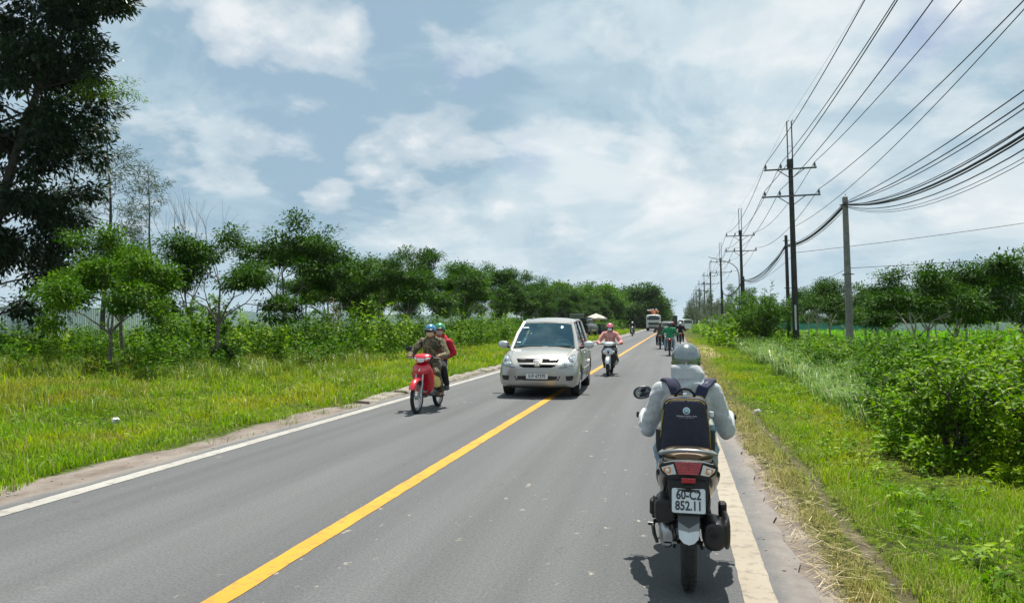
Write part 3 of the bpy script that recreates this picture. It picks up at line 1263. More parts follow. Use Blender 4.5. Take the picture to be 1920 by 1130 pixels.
def fit_height(t, height):
    top = max(p.z for p, _ in t.tips)
    f = height / top
    t.segs = [(a * f, b * f, r0, r1) for a, b, r0, r1 in t.segs]
    t.tips = [(p * f, d) for p, d in t.tips]


def roadside_proto(seed, height, trunk_h, mt, bark, per=52, L=0.155, W=0.068, maxl=4, spread=0.85, flat=0.62, sig=(0.24, 0.24, 0.10)):
    """young roadside tree: bare trunk, spreading limbs, foliage in flat layers"""
    t = Tree(seed)
    base = Vector((0, 0, -0.15))
    lean = Vector((t.r.gauss(0, 0.06), t.r.gauss(0, 0.06), 1)).normalized()
    q = base
    r0 = 0.055 + 0.008 * height
    n = 5
    d = lean
    for k in range(n):
        d = (d + t.vec() * 0.045).normalized()
        q2 = q + d * ((trunk_h + 0.15) / n)
        t.segs.append((q.copy(), q2.copy(), r0, r0 * 0.93))
        q, r0 = q2, r0 * 0.93
    ctop = height - trunk_h
    for c in range(t.r.randint(3, 4)):
        a = 2 * math.pi * (c + t.r.uniform(0, .5)) / 3.5
        nd = Vector((math.cos(a) * 0.75, math.sin(a) * 0.75, t.r.uniform(0.75, 1.25))).normalized()
        t.grow(q, nd, ctop * 0.40, r0 * 0.62, 1, maxl, spread, flat, (2, 3), 0.14, 0.72)
    # leader
    t.grow(q, (d + t.vec() * 0.1).normalized(), ctop * 0.48, r0 * 0.7, 1, maxl, spread * 0.85, flat, (3, 3), 0.1, 0.7)
    fit_height(t, height - 0.1)
    rg = np.random.default_rng(seed)
    return t.trunk_mesh('trunk', bark, 0.006), t.crown('crown', mt, rg, per, sig, L, W)


def airy_proto(seed, height, bark, mt, n_br=36, fall=0.3, blen=0.28, per=34, L=0.28, W=0.030, bare=0.22, lean=0.05):
    """she-oak like tree: thin stem, many short ascending branches with hanging needles"""
    t = Tree(seed)
    d = Vector((t.r.gauss(0, lean), t.r.gauss(0, lean), 1)).normalized()
    pts = [Vector((0, 0, -0.2))]
    r = 0.012 * height
    n = 14
    for k in range(n):
        d = (d + t.vec() * 0.035).normalized()
        pts.append(pts[-1] + d * ((height + 0.2) / n))
    for k in range(n):
        t.segs.append((pts[k], pts[k + 1], r * (1 - k / n * 0.92), r * (1 - (k + 1) / n * 0.92)))
    for b in range(n_br):
        f = bare + (1 - bare) * (b + t.r.random()) / n_br
        k = min(n - 1, int(f * n))
        p = pts[k].lerp(pts[k + 1], f * n - k)
        a = t.r.uniform(0, 2 * math.pi)
        ln_ = height * blen * (1.15 - f * 0.85) * t.r.uniform(0.5, 1.2)
        nd = Vector((math.cos(a), math.sin(a), t.r.uniform(0.1, 0.9))).normalized()
        q = p
        m_ = 5
        for s in range(m_):
            nd = (nd + t.vec() * 0.14 + Vector((0, 0, 0.05))).normalized()
            q2 = q + nd * (ln_ / m_)
            t.segs.append((q.copy(), q2.copy(), 0.011 * (1 - s / m_) + 0.003, 0.011 * (1 - (s + 1) / m_) + 0.003))
            q = q2
            if s >= 2:
                t.tips.append((q.copy(), nd.copy()))
    rg = np.random.default_rng(seed)
    return t.trunk_mesh('trunk', bark, 0.0, 5), t.crown('crown', mt, rg, per, (0.125 * height / 8, 0.125 * height / 8, 0.10 * height / 8), L, W, 0.35, fall, 0.2)


def big_proto(seed, height, bark, mt, rad, per=30, L=0.26, W=0.11, trunk_h=0.3, sig=(0.34, 0.34, 0.2), maxl=5, flat=0.9, kids=(2, 3)):
    """large full tree"""
    t = Tree(seed)
    q = Vector((0, 0, -0.3))
    r0 = rad
    d = Vector((0, 0, 1))
    for k in range(4):
        d = (d + t.vec() * 0.05).normalized()
        q2 = q + d * (height * trunk_h / 4)
        t.segs.append((q.copy(), q2.copy(), r0, r0 * 0.9))
        q, r0 = q2, r0 * 0.9
        if k >= 1:
            a = t.r.uniform(0, 6.28)
            t.grow(q, Vector((math.cos(a), math.sin(a), 0.55)).normalized(), height * 0.17, r0 * 0.4, 2, maxl, 0.75, flat, kids, 0.16, 0.76)
    for c in range(4):
        a = 1.57 * c + t.r.uniform(-.4, .4)
        t.grow(q, Vector((math.cos(a) * .8, math.sin(a) * .8, t.r.uniform(.8, 1.3))).normalized(), height * 0.20, r0 * 0.6, 1, maxl, 0.7, flat, kids, 0.15, 0.78)
    t.grow(q, Vector((0, 0, 1)), height * 0.24, r0 * 0.75, 1, maxl, 0.65, flat, kids, 0.12, 0.76)
    rg = np.random.default_rng(seed)
    return t, t.trunk_mesh('trunk', bark, 0.012), t.crown('crown', mt, rg, per, sig, L, W, 0.6, 0.25)


def plant_tree(name, proto, loc, scale, rot, label, cat='tree', group=None, zs=None):
    root = thing(name, label, cat, loc, rot, group)
    root.scale = (scale, scale, zs or scale)
    put('trunk', proto[0], root)
    put('crown', proto[1], root)
    return root


def on_ground(px, py):
    g = ground_at(px, py)
    return (g.x, g.y, ground_z(g.x, g.y))


P_dark = [roadside_proto(s, 5.6, 1.9, leaf_dark, bark_grey) for s in (21, 22, 23)]
P_mid = [roadside_proto(s, 5.2, 1.8, leaf_mid, bark_grey, L=0.15) for s in (31, 32)]
P_right = [roadside_proto(s, 4.8, 1.7, leaf_dark, bark_pale, per=34, L=0.16, flat=0.55) for s in (41, 42, 43)]
for t_ in (P_dark[0],):
    pass

# left roadside row
GL = 'roadside trees along the left fence'
g = on_ground(205, 708)
plant_tree('roadside_tree', P_mid[0], g, 0.74, 0.4, 'young tree with a whitish leaning trunk and light green crown, nearest in the left row', group=GL)
g = on_ground(234, 684)
plant_tree('roadside_tree', P_mid[1], g, 0.99, 1.9, 'light green round-crowned tree just behind the leaning young tree on the left', group=GL)
g = on_ground(402, 694)
plant_tree('roadside_tree', P_dark[0], g, 0.84, 0.2, 'dark small-crowned tree below the bare twigs, standing in a low dark shrub', group=GL)
g = on_ground(530, 672)
plant_tree('roadside_tree', P_dark[1], g, 1.12, 2.3, 'broadest and tallest dark green tree of the left roadside row', group=GL)
specs = [(618, 668, 0.88, 0, 'small dark tree directly right of the broadest tree in the left row'),
         (668, 660, 1.0, 2, 'mid-green tree above the tall bleached weed stalk on the left'),
         (720, 664, 0.86, 1, 'left-row tree whose pale forked limbs show through the leaves'),
         (762, 652, 1.08, 0, 'left-row tree right above the blue-helmeted rider'),
         (822, 650, 1.10, 2, 'left-row tree with a long bent top branch, above the green-helmeted passenger'),
         (866, 646, 1.12, 1, 'mid-green left-row tree midway between the red motorbike and the silver car'),
         (905, 640, 1.14, 0, 'left-row tree with drooping branch tips just left of the silver car roof'),
         (948, 634, 1.15, 2, 'left-row tree rising behind the left door mirror of the silver car')]
for px, py, sc, k, lb in specs:
    plant_tree('roadside_tree', P_mid[k % 2] if px in (668, 866) else P_dark[k], on_ground(px, py), sc, px * 0.37, lb, group=GL)
rr = random.Random(17)
y = 74.0
i = 0
while y < 150:
    x = -15.5 + rr.uniform(-1.5, 1.5)
    plant_tree('roadside_tree', P_dark[i % 3], (x, y, ground_z(x, y)), rr.uniform(1.02, 1.2), rr.uniform(0, 6.28), 'dark roadside tree far along the left row, merging with its neighbours behind the silver car', group='far trees of the left roadside row')
    y += rr.uniform(7.0, 10.0)
    i += 1
# second rank behind them
for i in range(8):
    x, y = -23 + rr.uniform(-2, 2), 40 + i * 11 + rr.uniform(-1.5, 1.5)
    plant_tree('roadside_tree', P_dark[(i + 1) % 3], (x, y, ground_z(x, y)), rr.uniform(0.9, 1.1), rr.uniform(0, 6.28), 'dark tree of the rear rank filling the gaps in the left row', group='rear rank of the left trees')

# the big dark tree at the left edge of the picture
def column_tree(seed, height, rad, bark, mt, n_limb=62, per=26, L=0.30, W=0.115):
    t = Tree(seed)
    pts = [Vector((0, 0, -0.3))]
    d = Vector((0.02, 0, 1))
    n = 16
    for k in range(n):
        d = (d + t.vec() * 0.03).normalized()
        pts.append(pts[-1] + d * (height + .3) / n)
    for k in range(n):
        t.segs.append((pts[k], pts[k + 1], .30 * (1 - .9 * k / n), .30 * (1 - .9 * (k + 1) / n)))
    for b in range(n_limb):
        f = 0.10 + 0.88 * (b + t.r.random()) / n_limb
        k = min(n - 1, int(f * n))
        p = pts[k].lerp(pts[k + 1], f * n - k)
        a = b * 2.4 + t.r.uniform(-.5, .5)
        ln_ = rad * t.r.uniform(.40, .72) * (1.05 - .45 * f)
        t.grow(p, Vector((math.cos(a), math.sin(a), t.r.uniform(.1, .8))).normalized(), ln_, .05, 2, 4, .7, .95, (2, 3), .16, .72)
    rg = np.random.default_rng(seed)
    return t.trunk_mesh('trunk', bark, 0.012), t.crown('crown', mt, rg, per, (.24, .24, .16), L, W, .6, .3)


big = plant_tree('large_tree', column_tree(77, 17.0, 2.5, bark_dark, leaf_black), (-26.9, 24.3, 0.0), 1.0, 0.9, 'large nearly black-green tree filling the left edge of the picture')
tb0 = Tree(78)
tb0.grow(Vector((0, 0, 9.4)), Vector((.92, .35, .12)).normalized(), 2.6, .05, 2, 4, .5, .5, (2, 3), .12, .7)
rg0 = np.random.default_rng(78)
tw_ = put('branch', tb0.trunk_mesh('branch', bark_dark), big)
tw_.rotation_euler = (0, 0, -.9)
lb = put('light_green_branch', tb0.crown('light_green_branch', leaf_bright, rg0, 60, (.22, .22, .07), .17, .035, .5, .45), big)
lb.rotation_euler = (0, 0, -.9)
lb['label'] = 'light green feathery branch'
airy = [airy_proto(s, 11.0, bark_dark, leaf_grey) for s in (51, 52)]
airy_thin = airy_proto(53, 9.5, bark_dark, leaf_grey, 16, 0.3, 0.20, 22, bare=0.5, lean=0.12)
GA = 'feathery trees beyond the left fence'
def far_at(px, zc):
    q = at_depth(px, 602, zc)
    return (q.x, q.y, 0)


plant_tree('feathery_tree', airy[0], far_at(72, 45), 1.15, 0.0, 'feathery grey-green tree right behind the large dark tree', group=GA)
plant_tree('feathery_tree', airy[1], far_at(192, 45), 1.32, 1.0, 'feathery tree rising above the two light green roadside trees', group=GA)
plant_tree('feathery_tree', airy[0], far_at(306, 47), 1.06, 2.2, 'small feathery tree left of the bare twigs', group=GA)
o = plant_tree('feathery_tree', airy_thin, far_at(112, 43), 0.86, 2.9, 'thin leaning tree with a bare lower stem above the pale fence', group=GA)
o.rotation_euler = (0.0, R(9), 0.3)

# bare twiggy tree behind the second roadside tree
tb = Tree(91)
for c in range(7):
    a = c * 0.9
    tb.grow(Vector((0, 0, 1.6)), Vector((math.cos(a) * .35, math.sin(a) * .35, 1)).normalized(), 2.2, 0.03, 1, 3, 0.42, 1.0, (2, 3), 0.14, 0.75, 0.05)
tb.segs.append((Vector((0, 0, -0.2)), Vector((0, 0, 1.7)), 0.07, 0.06))
bt = thing('bare_tree', 'leafless tree whose thin twigs stick up above the dark small-crowned tree', 'tree', (-23.4, 32.4, 0.0))
bt.scale = (1, 1, 1.22)
put('trunk', tb.trunk_mesh('trunk', bark_grey), bt)

# far tall woods at the end of the road, left
P_far = []
for s in (61, 62):
    _, a, b = big_proto(s, 12.5, bark_dark, leaf_mid if s == 61 else leaf_dark, 0.25, per=26, L=0.52, W=0.26, trunk_h=0.14, sig=(0.6, 0.6, 0.4), maxl=4)
    P_far.append((a, b))
y = 150.0
i = 0
while y < 420:
    for x in (-9.5, -16.5, -25):
        xx, yy = x + rr.uniform(-1.2, 1.2), y + rr.uniform(-3, 3)
        if x > -12 and y < 168:
            continue
        plant_tree('tall_tree', P_far[rr.randint(0, 1)], (xx, yy, 0.0), rr.uniform(0.95, 1.2), rr.uniform(0, 6.28), 'tall dark green tree in the wood at the far left end of the road', group='tall trees at the far end of the road')
    y += rr.uniform(6, 9)
    i += 1

# feathery plantation far right
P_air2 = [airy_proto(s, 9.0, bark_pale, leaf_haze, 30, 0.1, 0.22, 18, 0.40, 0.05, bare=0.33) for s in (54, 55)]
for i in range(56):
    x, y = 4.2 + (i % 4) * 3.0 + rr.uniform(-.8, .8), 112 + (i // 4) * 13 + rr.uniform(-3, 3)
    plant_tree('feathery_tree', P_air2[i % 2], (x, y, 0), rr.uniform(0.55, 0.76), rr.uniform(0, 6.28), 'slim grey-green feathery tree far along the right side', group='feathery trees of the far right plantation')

# right row of trees
GR = 'trees in the field on the right'
rspec = [(1716, 692, 0.80, 0, bark_pale, 'slim single-stemmed tree in front, first right of the grey concrete pole'),
         (1662, 664, 0.98, 1, None, 'dark tree with a side branch reaching left, just right of the grey concrete pole'),
         (1742, 665, 0.92, 2, None, 'tree with low dark foliage close to the ground behind the slim single-stemmed tree'),
         (1800, 684, 0.86, 0, None, 'tree with a whitish many-forked trunk before the pale far fence'),
         (1868, 646, 1.30, 1, None, 'dark stout tree standing in the bright green field'),
         (1910, 690, 0.95, 2, None, 'tall forked tree at the right edge of the picture'),
         (1560, 652, 0.95, 0, None, 'dark tree between the black power pole and the grey concrete pole'),
         (1628, 648, 0.95, 2, None, 'darkest small tree behind the grey concrete pole')]
for px, py, sc, k, _, lb in rspec:
    plant_tree('field_tree', P_right[k], on_ground(px, py), sc, px * 0.21, lb, group=GR)
for i in range(13):
    x, y = 12.5 + (i % 3) * 6 + rr.uniform(-2, 2), 54 + (i // 3) * 16 + rr.uniform(-3, 3)
    plant_tree('field_tree', P_right[i % 3], (x, y, ground_z(x, y)), rr.uniform(0.72, 1.2), rr.uniform(0, 6.28), 'dark tree in the rear of the right-hand field', group='rear trees of the right field')


# ---------------------------------------------------------------- weeds, undergrowth, shrubs
def weed_field(rng, P, Hh, leaves, L, W, spread, stems=1.0):
    """upright weedy stems, leaves all the way up"""
    n = len(P)
    z = gz(P)
    idx = np.repeat(np.arange(n), leaves)
    m = len(idx)
    f = rng.uniform(0.05, 1.0, m) ** 0.8
    th = rng.uniform(0, 2 * math.pi, m)
    lean = rng.normal(0, 0.12, (n, 2))
    rad = spread * (1.05 - 0.75 * f) * rng.uniform(0.1, 1, m)
    Q = np.stack([P[idx, 0] + np.cos(th) * rad + lean[idx, 0] * Hh[idx] * f, P[idx, 1] + np.sin(th) * rad + lean[idx, 1] * Hh[idx] * f, z[idx] + Hh[idx] * f], 1)
    D = np.stack([np.cos(th), np.sin(th), rng.normal(0.05, 0.4, m)], 1)
    Nn = rand_dirs(rng, m) * 0.6 + np.array([0, 0, 1.0])
    LL = L * rng.uniform(0.6, 1.3, m)
    V, F, A = leaf_arrays(Q, D, Nn, LL, LL * W / L, rng)
    tone = rng.random(n)[idx]
    a = np.clip(tone * 0.55 + rng.random(m) * 0.45, 0, 1)
    # stems as thin crossed strips
    b = np.concatenate([P, z[:, None]], 1)
    t = b + np.stack([lean[:, 0] * Hh, lean[:, 1] * Hh, Hh], 1)
    w = 0.008 * stems
    ex = np.array([w, 0.3 * w, 0])
    SV = np.stack([b - ex, b + ex, t + ex * .4, t - ex * .4], 1).reshape(-1, 3)
    i = np.arange(n) * 4
    SF = np.concatenate([np.stack([i, i + 1, i + 2], 1), np.stack([i, i + 2, i + 3], 1)])
    SA = np.full(2 * n, 0.05)
    return join_parts([(V, F, np.concatenate([a, a])), (SV, SF, SA)])


def scatter(rng, n, x0, x1, y0, y1, fn=None):
    P = np.stack([rng.uniform(x0, x1, n), rng.uniform(y0, y1, n)], 1)
    if fn is not None:
        P = P[fn(P)]
    return P


rng = np.random.default_rng(23)


def left_thicket(P):
    x, y = P[:, 0], P[:, 1]
    # front edge of the thicket: a line 25 m ahead of the camera, then along the verge
    zc = -x * -math.sin(YAW) + y * math.cos(YAW)
    zc = y * math.cos(YAW) - x * math.sin(YAW)
    c = clump_noise(P, 0.35, 1.0)
    return (zc > 25.5 + 3.0 * c) & (x < -11.2 + 1.4 * c)


Pn = scatter(rng, 2000, -36, -10.2, 18, 62, left_thicket)
Hn = np.clip(1.1 + 1.35 * clump_noise(Pn, 0.33, 4.0) + rng.normal(0, .40, len(Pn)) + 0.55 - 1.05 * np.clip((-13.5 - Pn[:, 0]) / 4, 0, 1), 0.3, 2.6)
V, F, A = weed_field(rng, Pn, Hn, 54, 0.16, 0.085, 0.34)
o = put('undergrowth', np_mesh('undergrowth', V, F, [leaf_mid], A))
tag(o, 'thick green weeds and saplings under the left roadside trees', kind='stuff')
Pn = scatter(rng, 1400, -36, -10.2, 18, 70, left_thicket)
Hn = np.clip(1.05 + 1.5 * clump_noise(Pn, 0.3, 9.0) + rng.normal(0, .45, len(Pn)) + 0.5 - 0.95 * np.clip((-13.5 - Pn[:, 0]) / 4, 0, 1), 0.3, 2.4)
V, F, A = weed_field(rng, Pn, Hn, 50, 0.17, 0.09, 0.36)
o = put('undergrowth', np_mesh('undergrowth', V, F, [leaf_bright], A))
tag(o, 'lighter yellow-green saplings among the weeds on the left', kind='stuff')
Pn = scatter(rng, 1300, -26, -10.5, 60, 170)
Hn = np.clip(1.1 + 0.8 * clump_noise(Pn, 0.2, 4.0) + rng.normal(0, .3, len(Pn)), 0.4, 2.6)
V, F, A = weed_field(rng, Pn, Hn, 26, 0.38, 0.22, 0.7)
o = put('undergrowth', np_mesh('undergrowth', V, F, [leaf_mid], A))
tag(o, 'far green weeds lining the left side of the road', kind='stuff')


# tall grass tufts on the left verge
def tuft_field(rng, P, k, h, w, lean=1.0, mt=None):
    Q = np.repeat(P, k, 0) + rng.normal(0, 0.09, (len(P) * k, 2))
    H = h * np.repeat(rng.uniform(0.6, 1.3, len(P)), k) * rng.uniform(0.5, 1.1, len(Q))
    return blades(Q, gz(Q), H, w * rng.uniform(0.6, 1.3, len(Q)), lean, rng, 0.9)


Pt = scatter(rng, 300, -26, -10, 16, 27, lambda P: (P[:, 1] * math.cos(YAW) - P[:, 0] * math.sin(YAW) > 15.5))
V, F, A = tuft_field(rng, Pt, 46, 0.62, 0.013)
tuft_mat = leaf_mat('tall_grass', [(0.0, (0.08, 0.16, 0.006)), (0.5, (0.16, 0.25, 0.010)), (0.85, (0.26, 0.29, 0.03)), (1.0, (0.40, 0.35, 0.13))], 0.35, 0.5)
o = put('tall_grass', np_mesh('tall_grass', V, F, [tuft_mat], A))
tag(o, 'tall yellow-green grass in front of the left weeds', kind='stuff')
Pt = scatter(rng, 70, -13, -7.5, 9, 22)
V, F, A = tuft_field(rng, Pt, 34, 0.36, 0.012)
o = put('tall_grass', np_mesh('tall_grass', V, F, [tuft_mat], A))
tag(o, 'scattered grass tufts on the left verge', kind='stuff')
# a few tufts and weeds in the kerb cracks
Pt = np.stack([rng.uniform(-6.5, -5.98, 60), rng.uniform(9, 40, 60)], 1)
V, F, A = tuft_field(rng, Pt, 26, 0.13, 0.008)
o = put('tall_grass', np_mesh('tall_grass', V, F, [tuft_mat], A))
tag(o, 'small weeds growing at the left kerb', kind='stuff')


# low broad-leaved weeds scattered through both verges
Pn = np.concatenate([scatter(rng, 420, -14, -6.7, 6, 30), scatter(rng, 260, 1.7, 3.6, 4.5, 22)])
Hn = rng.uniform(0.06, 0.22, len(Pn))
V, F, A = weed_field(rng, Pn, Hn, 15, 0.065, 0.034, 0.10, 0.4)
o = put('undergrowth', np_mesh('undergrowth', V, F, [leaf_bright], A))
tag(o, 'small broad-leaved weeds scattered through the verge grass', kind='stuff')
Pn = scatter(rng, 900, -27, -10.5, 16, 32, lambda P: (P[:, 1] * math.cos(YAW) - P[:, 0] * math.sin(YAW) > 19.5 + 3 * clump_noise(P, 0.25, 2.0)) & (clump_noise(P, 0.4, 21.0) > -0.05))
Hn = np.clip(0.62 + 0.7 * clump_noise(Pn, 0.5, 4.0) + rng.normal(0, .25, len(Pn)), 0.2, 1.5)
V, F, A = weed_field(rng, Pn, Hn, 46, 0.11, 0.05, 0.26, 0.7)
o = put('undergrowth', np_mesh('undergrowth', V, F, [leaf_mid], A))
tag(o, 'loose weeds standing in the grass before the left thicket', kind='stuff')


# silver-green cane grass on the right
def bank_front_(y):
    return np.interp(y, [11.0, 12.7, 16.0, 22.0], [2.7, 3.0, 3.2, 3.35])


def cane_edge(P):
    return P[:, 0] > 3.15 + 0.55 * clump_noise(P, 0.4, 2.0) + 0.010 * (P[:, 1] - 25)


Pc = scatter(rng, 520, 2.7, 7.0, 19, 48, cane_edge)
Pc = Pc[(clump_noise(Pc, 0.45, 3.0) > -0.12)]
V, F, A = tuft_field(rng, Pc, 50, 0.85, 0.026, 1.25)
o = put('cane_grass', np_mesh('cane_grass', V, F, [leaf_cane], A))
tag(o, 'tall silvery green cane grass around the foot of the black power pole', kind='stuff')
Pc = scatter(rng, 190, 2.7, 5.0, 11.5, 22, lambda P: P[:, 0] > bank_front_(P[:, 1]) - 0.25)
V, F, A = tuft_field(rng, Pc, 46, 0.70, 0.016, 1.3)
o = put('cane_grass', np_mesh('cane_grass', V, F, [leaf_cane], A))
tag(o, 'silvery green cane grass before the leafy shrubs on the right', kind='stuff')
# mixed weeds right
Pn = scatter(rng, 620, 3.4, 9.0, 11, 44, lambda P: P[:, 0] > 3.6 + 0.4 * clump_noise(P, 0.4, 6.0))
Hn = np.clip(0.62 + 0.45 * clump_noise(Pn, 0.5, 4.0) + rng.normal(0, .15, len(Pn)), 0.2, 1.3)
V, F, A = weed_field(rng, Pn, Hn, 60, 0.12, 0.055, 0.28)
o = put('undergrowth', np_mesh('undergrowth', V, F, [leaf_mid], A))
tag(o, 'knee-high green weeds between the right verge and the field', kind='stuff')
Pn = scatter(rng, 480, 2.4, 9, 44, 130, lambda P: P[:, 0] > 2.5 + 0.5 * clump_noise(P, 0.3, 6.0))
Hn = np.clip(0.9 + 0.6 * clump_noise(Pn, 0.2, 4.0) + rng.normal(0, .25, len(Pn)), 0.3, 2)
V, F, A = weed_field(rng, Pn, Hn, 40, 0.30, 0.15, 0.5)
o = put('undergrowth', np_mesh('undergrowth', V, F, [leaf_bright], A))
tag(o, 'light green weeds along the far right side of the road', kind='stuff')


# continuous leafy bank at the right edge
def bank_front(y):
    return np.interp(y, [7.6, 8.4, 9.0, 10.5, 12.7, 16.0, 20.0, 26.0, 34.0], [4.4, 3.1, 2.55, 2.6, 3.0, 3.2, 3.3, 3.4, 3.6])


Pn = scatter(rng, 1500, 2.4, 9.5, 7.6, 34, lambda P: P[:, 0] > bank_front(P[:, 1]) + 0.25 * clump_noise(P, 0.9, 6.0))
dE = Pn[:, 0] - bank_front(Pn[:, 1])
Hn = np.clip((0.25 + 0.80 * np.clip(dE / 2.3, 0, 1)) * (1 + 1.15 * clump_noise(Pn, 0.55, 14.0)) + rng.normal(0, .16, len(Pn)), 0.15, 1.6)
Hn *= np.clip(1.15 - (Pn[:, 1] - 12) / 60, 0.75, 1.2)
nearm = Pn[:, 1] < 15
V, F, A = weed_field(rng, Pn[nearm], Hn[nearm], 120, 0.085, 0.042, 0.30)
o = put('undergrowth', np_mesh('undergrowth', V, F, [leaf_bright], A))
tag(o, 'bright leafy bank of weeds and saplings along the right verge', kind='stuff')
V, F, A = weed_field(rng, Pn[~nearm], Hn[~nearm], 70, 0.11, 0.05, 0.32)
o = put('undergrowth', np_mesh('undergrowth', V, F, [leaf_mid], A))
tag(o, 'mid-green leafy bank further along the right verge', kind='stuff')


# leafy shrubs: stems with arching branches, big leaves
def shrub(seed, h, rad, n_stem, leaves, L, W, mt, single=0):
    r = random.Random(seed)
    rg = np.random.default_rng(seed)
    mb = MB()
    P, D = [], []
    for s in range(n_stem):
        a = r.uniform(0, 6.28)
        sp = r.uniform(0.15, 1.0)
        q = Vector((math.cos(a) * 0.10 * sp, math.sin(a) * 0.10 * sp, -0.05))
        d = Vector((math.cos(a) * sp * rad / h * 1.1, math.sin(a) * sp * rad / h * 1.1, 1)).normalized()
        ln_ = h * r.uniform(0.75, 1.1)
        n = 9
        pts = [q.copy()]
        for k in range(n):
            d = (d + Vector((r.gauss(0, .09), r.gauss(0, .09), r.gauss(-0.02, .05)))).normalized()
            q = q + d * ln_ / n
            pts.append(q.copy())
            if k >= 2:
                for b in range(2):
                    bd = (d * 0.5 + Vector((r.gauss(0, .7), r.gauss(0, .7), r.uniform(-.1, .5)))).normalized()
                    bl = rad * 0.42 * r.uniform(0.4, 1.1)
                    e = q + bd * bl
                    mb.tube([q, e], [0.006, 0.002], 4, cap=False)
                    for _ in range(leaves):
                        t = r.uniform(0.15, 1.05)
                        P.append(q.lerp(e, t))
                        D.append(bd * 0.5 + Vector((r.gauss(0, 1), r.gauss(0, 1), r.gauss(-.1, .55))).normalized())
        mb.tube(pts, [0.016 * (1 - k / (n + 1)) + 0.003 for k in range(n + 1)], 5)
    P = np.array(P)
    D = unit(np.array(D))
    n = len(P)
    Nn = rand_dirs(rg, n) * 0.5 + np.array([0, 0, 1.0])
    LL = L * rg.uniform(0.6, 1.25, n)
    return mb.mesh('stems', bark_dark, 60), (P, D, Nn, LL, LL * W / L, rg)


def shrub_thing(name, label, loc, rotz, seed, h, rad, n_stem, leaves, L, W, mt, group=None, singles=0):
    root = thing(name, label, 'shrub', loc, rotz, group)
    st, (P, D, Nn, LL, WW, rg) = shrub(seed, h, rad, n_stem, leaves, L, W, mt)
    put('stems', st, root)
    if singles:
        # the leaves nearest the camera, one object each, share one leaf mesh
        M = Matrix.Translation(loc) @ Matrix.Rotation(rotz, 4, 'Z')
        W_ = np.array([tuple(M @ Vector(p)) for p in P])
        order = np.argsort(np.linalg.norm(W_ - np.array([0, 0, CAM_H]), axis=1))
        sel = order[:singles]
        lv = MB()
        lv.add([(0, 0, 0), (.28, .18, .04), (.62, .2, .05), (1, 0, -.13), (.62, -.2, .05), (.28, -.18, .04), (.3, 0, 0), (.64, 0, -.02)],
               [(0, 6, 1), (6, 7, 2, 1), (7, 3, 2), (0, 5, 6), (5, 4, 7, 6), (4, 3, 7)])
        lms = []
        for k in range(5):
            me = lv.mesh('leaf', mt, 60)
            a = me.attributes.new('rnd', 'FLOAT', 'FACE')
            a.data.foreach_set('value', [0.15 + 0.18 * k] * len(me.polygons))
            lms.append(me)
        for q, i in enumerate(sel):
            o = bpy.data.objects.new('leaf', lms[q % 5])
            COL.objects.link(o)
            o.parent = root
            d = Vector(D[i])
            s = d.cross(Vector(Nn[i])).normalized()
            nn = s.cross(d)
            m = Matrix((d, -s, nn)).transposed().to_4x4()
            m = Matrix.Translation(Vector(P[i])) @ m @ Matrix.Diagonal((LL[i], WW[i] * 2.6, LL[i], 1))
            o.matrix_local = m
        keep = np.ones(len(P), bool)
        keep[sel] = False
        P, D, Nn, LL, WW = P[keep], D[keep], Nn[keep], LL[keep], WW[keep]
    V, F, A = leaf_arrays(P, D, Nn, LL, WW, rg)
    tone = clump_noise(P[:, :2], 3.0, 1.0) * 0.6 + 0.4
    a = np.clip(tone * 0.5 + rg.random(len(P)) * 0.5, 0, 1)
    lf = put('foliage', np_mesh('foliage', V, F, [mt], np.concatenate([a, a])), root)
    lf['kind'] = 'stuff'
    return root


GS = 'leafy shrubs at the right edge'
def gl(x, y):
    return (x, y, ground_z(x, y))


shrub_thing('leafy_shrub', 'bright green leafy shrub nearest the camera, cut by the right picture edge', gl(4.15, 8.7), 0.3, 1, 1.30, 1.15, 20, 14, 0.092, 0.046, leaf_bright, GS, 300)
shrub_thing('leafy_shrub', 'yellow-green leafy shrub with a dark bare foot left of the nearest shrub', gl(3.15, 9.7), 1.1, 2, 1.12, 0.95, 18, 13, 0.088, 0.044, leaf_bright, GS)
shrub_thing('leafy_shrub', 'low leafy shrub left of the yellow-green one, next to the cane grass', gl(3.45, 12.4), 2.1, 3, 0.95, 1.0, 17, 13, 0.09, 0.045, leaf_mid, GS)
shrub_thing('leafy_shrub', 'large-leaved shrub rising above the others at the right picture edge', gl(5.4, 11.8), 0.7, 4, 1.6, 1.2, 18, 13, 0.12, 0.06, leaf_bright, GS)
shrub_thing('leafy_shrub', 'dark leafy shrub behind the cane grass, below the grey concrete pole', gl(5.6, 20.5), 2.7, 5, 1.35, 1.6, 20, 14, 0.12, 0.058, leaf_mid, GS)
shrub_thing('leafy_shrub', 'yellow-green leafy shrub behind the nearest shrubs, before the slim tree', gl(5.7, 15.6), 1.7, 6, 1.15, 1.5, 20, 14, 0.105, 0.052, leaf_bright, GS)
shrub_thing('leafy_shrub', 'leafy shrub in shade right behind the nearest shrub', gl(4.8, 10.2), 0.2, 8, 1.25, 1.1, 20, 13, 0.092, 0.046, leaf_mid, GS)
shrub_thing('leafy_shrub', 'spreading mid-green shrub between the cane grass and the concrete pole', gl(4.5, 16.5), 2.2, 9, 0.95, 1.3, 18, 13, 0.10, 0.05, leaf_mid, GS)
shrub_thing('leafy_shrub', 'leafy shrub lower at the road side of the dark one behind the cane grass', gl(4.2, 23.5), 0.9, 18, 1.05, 1.3, 18, 13, 0.12, 0.06, leaf_bright, GS)
